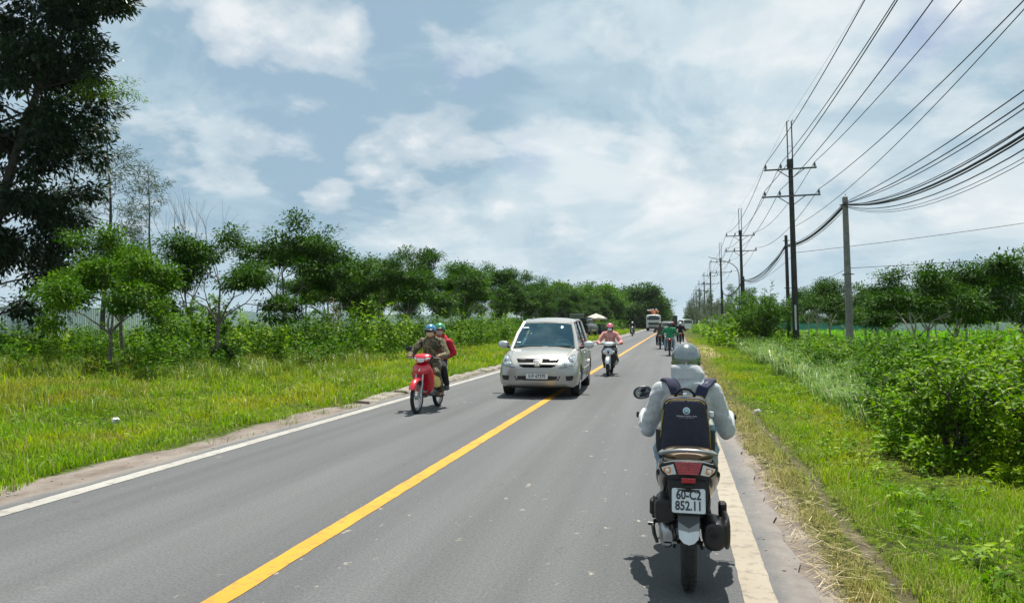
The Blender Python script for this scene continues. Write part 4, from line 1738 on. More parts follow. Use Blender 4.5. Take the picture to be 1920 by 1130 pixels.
for k, (x, y, h, lb) in enumerate([(4.6, 47, 3.2, 'tall feathery green bush left of the black power pole, tallest of the clump'), (5.9, 51, 2.9, 'rounded green bush of the clump touching the black power pole'), (3.9, 52.5, 2.3, 'low bright bush at the road side of the clump beside the power pole'), (5.0, 57.5, 3.6, 'rear green bush of the clump, below the street lamp')]):
    shrub_thing('roadside_bush', lb, gl(x, y), k * 1.3, 10 + k, h, 1.9, 22, 16, 0.19, 0.075, leaf_mid if k != 2 else leaf_bright, 'bushes beside the power pole')
gg = on_ground(300, 668)
shrub_thing('roadside_bush', 'rounded bright green bush before the pale fence, right of the light green trees', (-20.6, 29.5, 0), 0.5, 15, 2.5, 1.35, 20, 15, 0.17, 0.085, leaf_bright)
gg = on_ground(412, 692)
shrub_thing('low_shrub', 'low dark shrub around the foot of the dark small-crowned tree', (gg[0] + .3, gg[1] - .3, gg[2]), 0.5, 16, 0.75, 0.8, 12, 11, 0.10, 0.05, leaf_dark)
# bleached weed stalk
wt = thing('weed_stalk', 'tall bleached weed stalk with short side twigs among the left weeds', 'plant', (-13.35, 27.6, 0.05))
mb = MB()
mb.tube([(0, 0, -.1), (0.02, 0, 1.0), (-0.02, 0.02, 2.55)], [0.035, 0.028, 0.008], 6)
for k in range(34):
    z = 1.0 + k * 0.046
    a = k * 2.4
    l = 0.42 * (1.15 - k / 40)
    mb.tube([(0, 0, z), (math.cos(a) * l * .7, math.sin(a) * l * .7, z + .12 * l), (math.cos(a) * l, math.sin(a) * l, z + .02)], [0.007, 0.006, 0.012], 4)
mb.build('stalk', pmat('dry_stalk', (0.20, 0.15, 0.07), 0.9, col2=(0.36, 0.28, 0.13)), wt)

# ================================================================== PEOPLE
DG_CACHE = {}


def remesh_to(name, mb, voxel, mats, smooth_it=6, parent=None, label=None, wrinkle=0.0, wscale=9.0, seed=0.0, colour_fn=None):
    """joins overlapping closed shapes into one continuous skin"""
    me = mb.mesh('tmp', [], 0)
    o = bpy.data.objects.new('tmp', me)
    COL.objects.link(o)
    md = o.modifiers.new('r', 'REMESH')
    md.mode = 'VOXEL'
    md.voxel_size = voxel
    sm = o.modifiers.new('s', 'SMOOTH')
    sm.iterations = smooth_it
    sm.factor = 0.5
    dg = bpy.context.evaluated_depsgraph_get()
    ev = o.evaluated_get(dg)
    res = bpy.data.meshes.new_from_object(ev)
    bpy.data.objects.remove(o)
    bpy.data.meshes.remove(me)
    n = len(res.vertices)
    if wrinkle:
        co = np.empty(n * 3, np.float32)
        no = np.empty(n * 3, np.float32)
        res.vertices.foreach_get('co', co)
        res.vertices.foreach_get('normal', no)
        co = co.reshape(-1, 3)
        no = no.reshape(-1, 3)
        d = np.empty(n, np.float32)
        for i in range(n):
            x, y, z = co[i]
            w = noise.noise(Vector((x * wscale + seed, y * wscale, z * wscale * 1.7)))
            w2 = noise.noise(Vector((x * wscale * 2.3, y * wscale * 2.3 + seed, z * wscale * 3.2)))
            d[i] = (1 - abs(w) * 2.2) * 0.75 + w2 * 0.4
        co += no * (d * wrinkle)[:, None]
        res.vertices.foreach_set('co', co.ravel())
    for m in mats:
        res.materials.append(m)
    if colour_fn:
        idx = [colour_fn(p.center) for p in res.polygons]
        res.polygons.foreach_set('material_index', idx)
    res.polygons.foreach_set('use_smooth', np.ones(len(res.polygons), bool))
    res.name = name
    res.update()
    return put(name, res, parent, label)


def cap(mb, p0, p1, r0, r1, flat=1.0):
    """tapered capsule"""
    p0, p1 = Vector(p0), Vector(p1)
    d = (p1 - p0)
    if d.length < 1e-5:
        mb.ell(p0, (r0, r0, r0), seg=12, rings=8)
        return
    d.normalize()
    pts, rad = [], []
    for k in range(4):
        a = math.pi / 2 * k / 4
        pts.append(p0 - d * r0 * math.cos(a))
        rad.append(max(r0 * math.sin(a), r0 * 0.04))
    pts.append(p0); rad.append(r0)
    pts.append(p0.lerp(p1, .5)); rad.append((r0 + r1) / 2)
    pts.append(p1); rad.append(r1)
    for k in range(3, -1, -1):
        a = math.pi / 2 * k / 4
        pts.append(p1 + d * r1 * math.cos(a))
        rad.append(max(r1 * math.sin(a), r1 * 0.04))
    mb.tube(pts, rad, 12, flat=flat)


def chain(mb, pts, rad):
    for i in range(len(pts) - 1):
        cap(mb, pts[i], pts[i + 1], rad[i], rad[i + 1])


SKIN = pmat('skin', (0.42, 0.235, 0.15), 0.55, 0, 0.08, 20, spec=0.4)
SKIN2 = pmat('tanned_skin', (0.30, 0.155, 0.095), 0.55, 0, 0.08, 20, spec=0.4)
BLACK = pmat('black_plastic', (0.012, 0.012, 0.013), 0.42, 0, 0.2, 8)
MATTE = pmat('matte_black', (0.016, 0.016, 0.017), 0.75, 0, 0.25, 10)
RUBBER = pmat('tyre_rubber', (0.018, 0.018, 0.018), 0.85, 0, 0.25, 20, 0.3, 90)
CHROME = pmat('bright_metal', (0.62, 0.62, 0.63), 0.22, 1.0, 0.06, 8)
ALU = pmat('cast_aluminium', (0.42, 0.43, 0.44), 0.42, 1.0, 0.12, 14, 0.2, 60)
LENS = pmat('clear_lens', (0.72, 0.75, 0.76), 0.12, 0.25, 0.12, 30, coat=0.6)
RED_LENS = pmat('red_lens', (0.36, 0.012, 0.016), 0.14, 0.0, 0.3, 60, coat=0.6)
AMBER = pmat('amber_lens', (0.75, 0.24, 0.035), 0.2, 0.0, 0.12, 30, coat=0.5)
EYES = pmat('dark_eyes', (0.02, 0.015, 0.012), 0.25, 0, 0.1, 5)
HAIR = pmat('black_hair', (0.012, 0.010, 0.009), 0.6, 0, 0.3, 60)


def rider_joints(seat=0.78, y0=0.40, hand=(0.30, 0.90, 0.95), foot=(0.14, 0.72, 0.31), knee=None, lean=0.06, sh=0.185, size=1.0, elbow_out=0.10, hip=0.10, head_tilt=0.0):
    s = size
    J = {}
    J['pelvis'] = Vector((0, y0, seat + 0.095 * s))
    J['waist'] = Vector((0, y0 + 0.01 + lean * .3, seat + 0.25 * s))
    J['chest'] = Vector((0, y0 + lean * .75, seat + 0.41 * s))
    J['neck'] = Vector((0, y0 + lean * 1.15, seat + 0.545 * s))
    J['head'] = Vector((0, y0 + lean * 1.4 + 0.035, seat + 0.675 * s))
    for g, sg in (('l', -1), ('r', 1)):
        J['sh' + g] = Vector((sg * sh, y0 + lean * 1.0, seat + 0.485 * s))
        h = Vector((sg * hand[0], hand[1], hand[2]))
        J['ha' + g] = h
        wr = h + Vector((sg * 0.005, -0.075, 0.022))
        J['wr' + g] = wr
        mid = J['sh' + g].lerp(wr, 0.5)
        J['el' + g] = mid + Vector((sg * elbow_out, -0.02, -0.13 * s))
        J['hi' + g] = Vector((sg * 0.095 * s, y0 + 0.02, seat + 0.075 * s))
        f = Vector((sg * foot[0], foot[1], foot[2]))
        J['an' + g] = f + Vector((0, -0.02, 0.075))
        k = knee if knee else (0.19, y0 + 0.43 * s, seat + 0.02)
        J['kn' + g] = Vector((sg * k[0], k[1], k[2]))
        J['fo' + g] = f
    J['s'] = s
    J['grip'] = hand
    return J


def body_mb(J, fine=True, grip=True):
    s = J['s']
    mb = MB()
    H = J['head']
    # torso
    mb.ell(J['pelvis'], (0.155 * s, 0.115 * s, 0.115 * s), seg=16, rings=10)
    mb.ell(J['waist'], (0.135 * s, 0.095 * s, 0.14 * s), seg=16, rings=10)
    mb.ell(J['chest'], (0.165 * s, 0.105 * s, 0.155 * s), seg=16, rings=10)
    cap(mb, J['shl'], J['shr'], 0.055 * s, 0.055 * s)
    cap(mb, J['neck'] - Vector((0, 0, .06)), H, 0.052 * s, 0.05 * s)
    # head: skull, jaw, nose, brow, ears, lips
    mb.ell(H + Vector((0, -0.005, 0.03)), (0.076 * s, 0.095 * s, 0.095 * s), seg=20, rings=14)
    mb.ell(H + Vector((0, 0.03, -0.045)), (0.058 * s, 0.062 * s, 0.062 * s), seg=16, rings=10)
    mb.ell(H + Vector((0, 0.096, -0.012)), (0.013 * s, 0.02 * s, 0.026 * s), seg=8, rings=6)
    mb.ell(H + Vector((0, 0.078, 0.028)), (0.05 * s, 0.016 * s, 0.01 * s), seg=10, rings=6)
    mb.ell(H + Vector((0, 0.083, -0.055)), (0.024 * s, 0.012 * s, 0.009 * s), seg=10, rings=6)
    for sg in (-1, 1):
        mb.ell(H + Vector((sg * 0.078 * s, -0.005, 0.0)), (0.01, 0.02, 0.03), seg=8, rings=6)
    for g, sg in (('l', -1), ('r', 1)):
        chain(mb, [J['sh' + g], J['el' + g], J['wr' + g]], [0.05 * s, 0.040 * s, 0.026 * s])
        chain(mb, [J['hi' + g], J['kn' + g], J['an' + g]], [0.085 * s, 0.056 * s, 0.036 * s])
        f = J['fo' + g]
        cap(mb, f + Vector((0, -0.05, 0.03)), f + Vector((sg * 0.01, 0.13, 0.018)), 0.036 * s, 0.026 * s)
        if not grip:
            continue
        # hand closed on the grip: the grip runs along x at (hand)
        h = J['ha' + g]
        wr = J['wr' + g]
        cap(mb, wr, h + Vector((0, -0.028, 0.022)), 0.026 * s, 0.024 * s)
        for k in range(4):
            ox = (k - 1.5) * 0.019
            ln_ = (0.92, 1.0, 0.96, 0.8)[k if sg > 0 else 3 - k]
            a = h + Vector((ox, -0.022, 0.028))
            b = h + Vector((ox, 0.022 * ln_, 0.026))
            c = h + Vector((ox, 0.034 * ln_, -0.004))
            d = h + Vector((ox, 0.018, -0.026 * ln_))
            chain(mb, [a, b, c, d], [0.0105, 0.0098, 0.0092, 0.0082])
        t0 = h + Vector((-sg * 0.032, -0.04, 0.006))
        t1 = h + Vector((-sg * 0.046, -0.018, -0.012))
        t2 = h + Vector((-sg * 0.036, 0.012, -0.022))
        chain(mb, [t0, t1, t2], [0.013, 0.0115, 0.0095])
    return mb


def person(label, loc, rotz, J, jacket, trousers, shoes, helmet, skin=SKIN, mask=None, voxel=0.008, hood=None, visor=False, glasses=None, sandals=False, group=None, helmet_style='half', hair=None, grip=True, jwr=0.006, trim=None, scarf=None):
    p = thing('person', label, 'person', loc, rotz, group)
    s = J['s']
    bm_ = body_mb(J, True, grip)
    remesh_to('body', bm_, voxel, [skin], 4, p)
    # jacket
    mb = MB()
    mb.ell(J['pelvis'] + Vector((0, 0, 0.02)), (0.175 * s, 0.135 * s, 0.09 * s), seg=16, rings=10)
    mb.ell(J['waist'], (0.162 * s, 0.125 * s, 0.16 * s), seg=16, rings=10)
    mb.ell(J['chest'], (0.185 * s, 0.13 * s, 0.17 * s), seg=16, rings=10)
    mb.ell(J['chest'] + Vector((0, -0.01, 0.09 * s)), (0.165 * s, 0.105 * s, 0.10 * s), seg=16, rings=10)
    cap(mb, J['shl'], J['shr'], 0.073 * s, 0.073 * s)
    cap(mb, J['neck'] - Vector((0, 0.0, .07)), J['neck'] + Vector((0, 0, 0.015)), 0.082 * s, 0.062 * s)
    for g in 'lr':
        e = J['el' + g]
        chain(mb, [J['sh' + g], J['sh' + g].lerp(e, .55), e, e.lerp(J['wr' + g], .45), J['wr' + g] + Vector((0, -0.012, 0))], [0.072 * s, 0.067 * s, 0.058 * s, 0.052 * s, 0.038 * s])
    if hood:
        for k in range(7):
            a = math.pi * (k / 6.0)
            c = J['neck'] + Vector((math.cos(a) * 0.062, -0.015 - math.sin(a) * 0.045, 0.03))
            mb.ell(c, (0.055, 0.05, 0.075), seg=10, rings=8)
        mb.ell(J['neck'] + Vector((0, -0.035, -0.035)), (0.105, 0.07, 0.055), seg=14, rings=8)
        for zz, hw, rad, dip in ((.085, .088, .022, .012), (.035, .100, .026, .022), (-.02, .112, .026, .03)):
            arc = [J['neck'] + Vector((-math.cos(math.pi * q / 8) * hw, -math.sin(math.pi * q / 8) * .085, zz - .03 - dip * math.sin(math.pi * q / 8) + .008 * math.sin(q * 1.9))) for q in range(9)]
            chain(mb, arc, [rad * (.8 + .3 * math.sin(math.pi * q / 8)) for q in range(9)])
    remesh_to('jacket', mb, voxel * 1.25, [jacket], 5, p, None, jwr, 7.0, loc[0] * 3)
    # trousers
    mb = MB()
    mb.ell(J['pelvis'] - Vector((0, 0, 0.015)), (0.168 * s, 0.13 * s, 0.10 * s), seg=16, rings=10)
    for g in 'lr':
        k = J['kn' + g]
        a = J['an' + g]
        chain(mb, [J['hi' + g], J['hi' + g].lerp(k, .5), k, k.lerp(a, .45), a + Vector((0, 0, 0.015))], [0.098 * s, 0.086 * s, 0.073 * s, 0.066 * s, 0.055 * s])
    remesh_to('trousers', mb, voxel * 1.4, [trousers], 5, p, None, jwr * 0.8, 8.0, 4.0)
    for g, sg in (('l', -1), ('r', 1)):
        f = J['fo' + g]
        mb = MB()
        if sandals:
            mb.box(f + Vector((0, 0.03, -0.012)), (0.085, 0.25, 0.018), bev=0.006)
            mb.tube([f + Vector((-0.04, 0.05, 0)), f + Vector((-0.02, 0.055, 0.045)), f + Vector((0.02, 0.055, 0.045)), f + Vector((0.04, 0.05, 0))], 0.008, 6)
            mb.build('sandal', shoes, p)
        else:
            mb.sweep([(f.x, f.y - 0.10, f.z + 0.035, .03, .035, 2.4), (f.x, f.y - 0.06, f.z + .035, .042, .05, 2.4), (f.x, f.y + 0.03, f.z + .03, .046, .045, 2.4), (f.x + sg * .008, f.y + .12, f.z + .018, .043, .03, 2.4), (f.x + sg * .01, f.y + .165, f.z + .012, .025, .02, 2.4)], 14, 3)
            mb.box(f + Vector((0, 0.03, -0.012)), (0.09, 0.265, 0.02), bev=0.008, m=1)
            mb.build('shoe', [shoes, MATTE], p)
    make_helmet(p, J['head'] + Vector((0, 0, 0.03)), helmet, s, helmet_style, trim, visor)
    H = J['head']
    if mask:
        mb = MB()
        mb.ell(H + Vector((0, 0.040, -0.042)), (0.072 * s, 0.072 * s, 0.062 * s), seg=18, rings=12, e=2.3)
        for sg in (-1, 1):
            mb.tube([H + Vector((sg * .06, .045, -.02)), H + Vector((sg * .079, .01, -.005))], .004, 5)
        mb.build('face_mask', mask, p)
    for sg in (-1, 1):
        mb = MB()
        mb.ell(H + Vector((sg * 0.031 * s, 0.079 * s, 0.012 * s)), (0.014, 0.008, 0.007), seg=10, rings=6)
        mb.build('eye', EYES, p)
    if glasses:
        mb = MB()
        mb.ell(H + Vector((0, 0.085, 0.012)), (0.066, 0.022, 0.024), seg=16, rings=8, e=3)
        for sg in (-1, 1):
            mb.tube([H + Vector((sg * .062, .085, .014)), H + Vector((sg * .08, .0, .012))], .004, 5)
        mb.build('sunglasses', glasses, p)
    if hair:
        mb = MB()
        mb.ell(H + Vector((0, -0.035, -0.03)), (0.08, 0.075, 0.085), seg=14, rings=10)
        mb.build('hair', hair, p)
    if scarf:
        mb = MB()
        mb.ell(H + Vector((0, -0.005, -0.02)), (0.098, 0.10, 0.105), seg=18, rings=12)
        mb.build('head_scarf', scarf, p)
    return p


def make_helmet(p, c, mt, s=1.0, style='half', trim=None, visor=False):
    mb = MB()
    c = Vector(c)
    seg, rows = 36, 14
    rx, ry, rz = 0.109 * s, 0.128 * s, 0.118 * s
    rings = []
    for k in range(rows + 1):
        t = k / rows
        ring = []
        for i in range(seg):
            a = 2 * math.pi * i / seg
            # rim is lower at the back and over the ears
            back = max(0.0, -math.sin(a))
            front = max(0.0, math.sin(a))
            low = -0.20 - 0.33 * back - (0.10 * abs(math.cos(a)) if style != 'open' else 0.45 * abs(math.cos(a))) + 0.22 * front
            z = 1.0 + (low - 1.0) * t
            z = math.sin(math.pi / 2 * (1 - t) + math.asin(max(-.99, low)) * t)
            r = math.sqrt(max(0.0, 1 - min(z, 1) ** 2)) if z > 0 else 1 - 0.09 * z * z
            r = max(r, 0.02)
            ring.append(c + Vector((rx * r * math.cos(a), ry * r * math.sin(a), rz * z)))
        rings.append(ring)
    inner = []
    for k in range(rows, -1, -1):
        inner.append([c + (q - c) * 0.93 for q in rings[k]])
    mb.loft(rings + inner, 0, True)
    h = mb.build('helmet', mt, p, 60)
    # rubber edge
    eb = MB()
    eb.tube([q for q in rings[-1]], 0.0045, 6, closed=True)
    eb.build('rim_trim', MATTE, h)
    pk = MB()
    n = 12
    top, out = [], []
    for i in range(n + 1):
        a = math.pi * (0.18 + 0.64 * i / n)
        ca, sa = math.cos(a), math.sin(a)
        top.append(c + Vector((rx * 1.01 * ca, ry * 1.01 * sa, rz * 0.16)))
        out.append(c + Vector((rx * 1.08 * ca, ry * (1.0 + 0.34 * max(0, math.sin(math.pi * i / n))) * sa, rz * (0.05))))
    vs = top + out + [q - Vector((0, 0, .006)) for q in out] + [q - Vector((0, 0, .006)) for q in top]
    m = n + 1
    fs = []
    for r_ in range(3):
        for i in range(n):
            fs.append((r_ * m + i, r_ * m + i + 1, (r_ + 1) * m + i + 1, (r_ + 1) * m + i))
    pk.add(vs, fs)
    pk.build('peak', trim or BLACK, h)
    sb = MB()
    for sg in (-1, 1):
        sb.tube([c + Vector((sg * rx * .97, 0, -rz * .25)), c + Vector((sg * rx * .8, .03, -rz * .85)), c + Vector((sg * .012, .055, -rz * 1.15))], .006, 6, flat=.4)
    sb.build('chin_strap', MATTE, h)
    return h


# ================================================================== MOTORBIKES
def wheel(parent, y, x, Rr, w, rim_r, mt=ALU, spokes=5, disc=False, wire=False):
    mb = MB()
    tr = (Rr - rim_r)
    prof = []
    for k in range(15):
        a = -2.2 + 4.4 * k / 14
        prof.append((Rr - tr * 0.5 + tr * 0.5 * math.cos(a) ** 1 * (1.0), w * 0.5 * math.sin(a)))
    mb.lathe(prof, (x, y, Rr), 'X', 40, closed=True)
    # tread grooves: raised blocks
    for k in range(44):
        a = 2 * math.pi * k / 44
        for sg in (-1, 1):
            c = Vector((x + sg * w * .2, y + (Rr - .001) * math.cos(a), Rr + (Rr - .001) * math.sin(a)))
            mb.box(c, (w * .26, .011, .008), Matrix.Rotation(a + sg * .25, 3, 'X'))
    t = mb.build('wheel', RUBBER, parent, 50)
    rb = MB()
    rb.lathe([(rim_r + .006, -w * .33), (rim_r - .006, -w * .33), (rim_r - .014, -w * .12), (rim_r - .014, w * .12), (rim_r - .006, w * .33), (rim_r + .006, w * .33)], (x, y, Rr), 'X', 40, closed=True)
    rb.cyl((x - w * .5, y, Rr), (x + w * .5, y, Rr), 0.036, seg=18)
    for k in range(spokes if not wire else 18):
        a = 2 * math.pi * k / (spokes if not wire else 18)
        d = Vector((0, math.cos(a), math.sin(a)))
        if wire:
            rb.tube([Vector((x + (.02 if k % 2 else -.02), y, Rr)) + d * .03, Vector((x, y, Rr)) + d * (rim_r - .008)], .0022, 4)
        else:
            rb.tube([Vector((x, y, Rr)) + d * .028, Vector((x, y, Rr)) + d * (rim_r - .008)], [.016, .011], 6, flat=.6)
    rb.build('rim', mt, t, 40)
    if disc:
        db = MB()
        db.lathe([(.095, -.002), (.095, .002), (.05, .002), (.05, -.002)], (x - w * .5 - .016, y, Rr), 'X', 30, closed=True)
        db.build('brake_disc', CHROME, t)
    return t


def text_mesh(name, body, size, mt, parent, M, depth=0.001, align='CENTER', bold=0.0, label=None, stretch=1.0):
    cu = bpy.data.curves.new('t', 'FONT')
    cu.body = body
    cu.size = size
    cu.align_x = align
    cu.align_y = 'CENTER'
    cu.extrude = depth
    cu.offset = bold
    cu.resolution_u = 3
    o = bpy.data.objects.new('t', cu)
    COL.objects.link(o)
    dg = bpy.context.evaluated_depsgraph_get()
    me = bpy.data.meshes.new_from_object(o.evaluated_get(dg))
    bpy.data.objects.remove(o)
    me.transform(M @ Matrix.Diagonal((stretch, 1, 1, 1)))
    me.materials.clear()
    me.materials.append(mt)
    return put(name, me, parent, label)


PLATE_W = pmat('plate_white', (0.66, 0.70, 0.72), 0.4, 0, 0.04, 20)
PLATE_INK = pmat('plate_ink', (0.02, 0.022, 0.03), 0.5, 0, 0.1, 20)


def number_plate(parent, c, w, h, lines, tilt=0.0, face=-1, size=0.06, stretch=0.78, gap=None, bold=0.0015):
    """plate facing local -y (face=-1) or +y"""
    base = Matrix.Translation(c) @ Matrix.Rotation(tilt, 4, 'X')
    if face > 0:
        base = base @ Matrix.Rotation(math.pi, 4, 'Z')
    mb = MB()
    mb.M = base
    r = 0.012
    pts = []
    for cx_, cz_, a0 in ((w / 2 - r, h / 2 - r, 0), (-w / 2 + r, h / 2 - r, 90), (-w / 2 + r, -h / 2 + r, 180), (w / 2 - r, -h / 2 + r, 270)):
        for k in range(4):
            a = R(a0 + 30 * k)
            pts.append((cx_ + r * math.cos(a), cz_ + r * math.sin(a)))
    mb.prism(pts, 0.003)
    pl = mb.build('number_plate', PLATE_W, parent, 30)
    fr = MB()
    fr.M = base
    fr.tube([Vector((x * .965, -0.0012, z * .95)) for x, z in pts], 0.0022, 6, closed=True)
    fr.build('plate_rim', PLATE_W, pl)
    n = len(lines)
    gap = gap or h / n * 0.9
    for k, t in enumerate(lines):
        z = (n - 1) / 2 * gap - k * gap
        M = base @ Matrix.Translation((0, -0.0022, z)) @ Matrix.Rotation(R(90), 4, 'X')
        text_mesh('lettering', t, size, PLATE_INK, pl, M, 0.0012, bold=bold, stretch=stretch)
    return pl


def scooter(label, loc, rotz, pal, group=None, rear=True, plate=None, mirrors=(-1, 1), name='scooter', simple=False):
    """pal: body, panel (front chest), cowl, seat, fender, rim"""
    r = thing(name, label, 'scooter', loc, rotz, group)
    WB, WR = 1.26, 0.275
    wheel(r, 0.0, 0, WR, 0.095, 0.185, pal['rim'], 5)
    wheel(r, WB, 0, WR, 0.085, 0.185, pal['rim'], 5, disc=True)
    # rear body
    mb = MB()
    mb.sweep([(0, -.17, .765, .10, .03, 2.6), (0, -.12, .755, .158, .055, 3), (0, .02, .715, .186, .10, 3.2), (0, .22, .645, .186, .15, 3.4), (0, .42, .575, .165, .175, 3.2), (0, .58, .50, .135, .17, 3), (0, .68, .42, .11, .12, 3)], 28, 4)
    bd = mb.build('rear_body', pal['body'], r, 40)
    tr = MB()
    for sg in (-1, 1):
        tr.sweep([(sg * .178, -.04, .715, .014, .018, 2), (sg * .188, .15, .66, .012, .03, 2), (sg * .178, .36, .57, .012, .035, 2), (sg * .14, .55, .46, .012, .03, 2)], 10, 3)
    tr.build('side_trim', BLACK, bd)
    # seat
    mb = MB()
    mb.sweep([(0, -.10, .825, .085, .018, 2.4), (0, -.02, .822, .135, .034, 2.6), (0, .14, .812, .148, .04, 2.8), (0, .26, .792, .142, .042, 2.8), (0, .46, .768, .145, .045, 2.8), (0, .62, .752, .10, .045, 2.6), (0, .70, .735, .05, .03, 2.4)], 24, 4)
    st = mb.build('seat', pal['seat'], r, 50)
    sm = MB()
    sm.tube([(-.12, -.02, .848), (-.06, .0, .862), (0, .005, .864), (.06, .0, .862), (.12, -.02, .848)], .004, 6)
    sm.build('seam', MATTE, st)
    # grab rail
    mb = MB()
    pts = [(-.150, .14, .818), (-.163, .0, .826), (-.158, -.10, .842), (-.115, -.155, .862), (-.05, -.175, .872), (0, -.178, .874), (.05, -.175, .872), (.115, -.155, .862), (.158, -.10, .842), (.163, .0, .826), (.150, .14, .818)]
    mb.tube(pts, [.015, .017, .017, .017, .016, .016, .016, .017, .017, .017, .015], 12, flat=.8)
    mb.build('grab_rail', ALU if pal.get('rail') is None else pal['rail'], r)
    # tail housing, lamps
    mb = MB()
    mb.prism([(-.150, .803), (.150, .803), (.172, .778), (.158, .742), (.105, .697), (.0, .690), (-.105, .697), (-.158, .742), (-.172, .778)], .16, Matrix.Translation((0, -.185, 0)))
    mb.build('tail_housing', BLACK, r)
    mb = MB()
    M8 = Matrix.Translation((0, -.205, .77)) @ Matrix.Rotation(R(-10), 4, 'X') @ Matrix.Translation((0, 0, -.77))
    mb.prism([(-.080, .808), (0, .812), (.080, .808), (.058, .738), (-.058, .738)], .04, M8)
    tl = mb.build('tail_light', RED_LENS, r)
    mb = MB()
    for k in range(4):
        z = .752 + k * .014
        w = .062 + k * .004
        mb.box(M8 @ Vector((0, -.0015, z)), (w * 2, .003, .0022))
    mb.box(M8 @ Vector((0, -.002, .775)), (.003, .004, .066))
    mb.build('lens_ribs', RED_LENS, tl)
    for sg in (-1, 1):
        mb = MB()
        mb.prism([(sg * .087, .795), (sg * .158, .772), (sg * .150, .755), (sg * .120, .728), (sg * .070, .735)][::sg], .045, Matrix.Translation((0, -.192, 0)))
        il = mb.build('rear_indicator', LENS, r)
        mb = MB()
        mb.prism([(sg * .108, .780), (sg * .146, .768), (sg * .143, .752), (sg * .118, .736), (sg * .100, .744)][::sg], .01, Matrix.Translation((0, -.1965, 0)))
        mb.build('amber_reflector', AMBER, il)
        mb = MB()
        mb.lathe([(.013, -.004), (.009, -.007), (.0, -.009)], (sg * .122, -.1945, .757), 'Y', 16)
        mb.build('bulb_mount', LENS, il)
    mb = MB()
    mb.tube([(-.145, -.19, .800), (-.08, -.208, .816), (0, -.213, .822), (.08, -.208, .816), (.145, -.19, .800)], .004, 6, flat=.7)
    mb.build('lamp_trim', CHROME, r)
    # under tail
    mb = MB()
    mb.sweep([(0, -.13, .70, .125, .09, 3.5, 1.5708), (0, -.15, .62, .118, .075, 3.5, 1.5708), (0, -.165, .545, .105, .055, 3.5, 1.5708), (0, -.19, .50, .075, .035, 3.5, 1.5708)], 20, 3)
    # inner wheel housing
    mb.sweep([(0, -.08, .60, .13, .10, 3), (0, .15, .52, .14, .12, 3), (0, .40, .45, .12, .14, 3)], 16, 3)
    mb.build('under_tail', MATTE, r)
    mb = MB()
    mb.box((0, -.232, .707), (.082, .012, .030), bev=.004)
    mb.build('reflector', RED_LENS, r)
    if plate:
        number_plate(r, (0, -.236, .590), .194, .142, plate, R(-14), -1, 0.074, 0.78, 0.062, 0.0016)
        mb = MB()
        mb.box((0, -.222, .60), (.12, .012, .10), Matrix.Rotation(R(-14), 3, 'X'))
        for sg in (-1, 1):
            mb.ell((sg * .06, -.252, .644), (.006, .004, .006), seg=8, rings=5)
        mb.box((0, -.228, .672), (.06, .03, .012), bev=.004)
        mb.build('plate_bracket', MATTE, r)
    # mudguard
    mb = MB()
    Mg = Matrix.Translation((0, -.205, .52)) @ Matrix.Rotation(R(-20), 4, 'X')
    mb.prism([(-.062, .02), (.062, .02), (.064, -.10), (.056, -.155), (.030, -.182), (0, -.190), (-.030, -.182), (-.056, -.155), (-.064, -.10)], .008, Mg)
    gd = mb.build('mudguard', pmat('mudguard_grey', (0.045, 0.052, 0.058), 0.5), r)
    mb = MB()
    mb.prism([(-.0605, -.062), (0, -.098), (.0605, -.062), (.0605, -.108), (.018, -.116), (0, -.122), (-.018, -.116), (-.0605, -.108)], .004, Mg @ Matrix.Translation((0, -.004, 0)))
    mb.build('grey_chevron', pmat('mudguard_mid', (0.22, 0.235, 0.245), 0.45), gd)
    mb = MB()
    mb.prism([(-.0605, -.108), (-.018, -.116), (0, -.122), (.018, -.116), (.0605, -.108), (.055, -.156), (.030, -.183), (0, -.192), (-.030, -.183), (-.055, -.156)], .004, Mg @ Matrix.Translation((0, -.0055, 0)))
    mb.build('mudguard_tip', pmat('mudguard_silver', (0.62, 0.65, 0.67), 0.35), gd)
    # exhaust on the right
    mb = MB()
    mb.sweep([(.150, -.205, .375, .045, .055, 2.4), (.150, -.185, .375, .068, .085, 2.5), (.150, -.05, .365, .072, .088, 2.5), (.150, .16, .345, .068, .08, 2.5), (.150, .30, .33, .045, .05, 2.3), (.135, .45, .29, .022, .022, 2), (.09, .60, .27, .02, .02, 2)], 20, 4)
    ex = mb.build('exhaust', BLACK, r)
    mb = MB()
    mb.sweep([(.212, -.19, .385, .016, .06, 2.8), (.224, -.14, .385, .020, .095, 2.8), (.224, .06, .375, .020, .098, 2.8), (.214, .2, .36, .014, .06, 2.8)], 16, 4)
    mb.build('heat_shield', BLACK, ex)
    mb = MB()
    mb.lathe([(.034, 0), (.034, -.012), (.020, -.013), (.020, -.004), (0, -.004)], (.143, -.203, .392), 'Y', 18)
    mb.build('exhaust_tip', MATTE, ex)
    # transmission, air box, kick lever, stand on the left
    mb = MB()
    mb.sweep([(-.125, -.10, .33, .03, .05, 2.3), (-.130, -.05, .34, .048, .085, 2.4), (-.130, .12, .345, .05, .075, 2.4), (-.125, .34, .36, .05, .08, 2.4), (-.11, .46, .37, .035, .06, 2.4)], 18, 4)
    for k in range(5):
        mb.cyl((-.184, -.05 + k * .09, .31 + (.06 if k % 2 else 0)), (-.176, -.05 + k * .09, .31 + (.06 if k % 2 else 0)), .008, seg=8)
    mb.box((-.11, -.085, .30), (.08, .03, .02), bev=.005)
    mb.build('transmission', ALU, r)
    mb = MB()
    mb.sweep([(-.140, -.165, .505, .045, .045, 3.5), (-.140, -.145, .505, .062, .075, 3.5), (-.138, .02, .50, .062, .08, 3.5), (-.13, .16, .50, .045, .06, 3.5)], 18, 3)
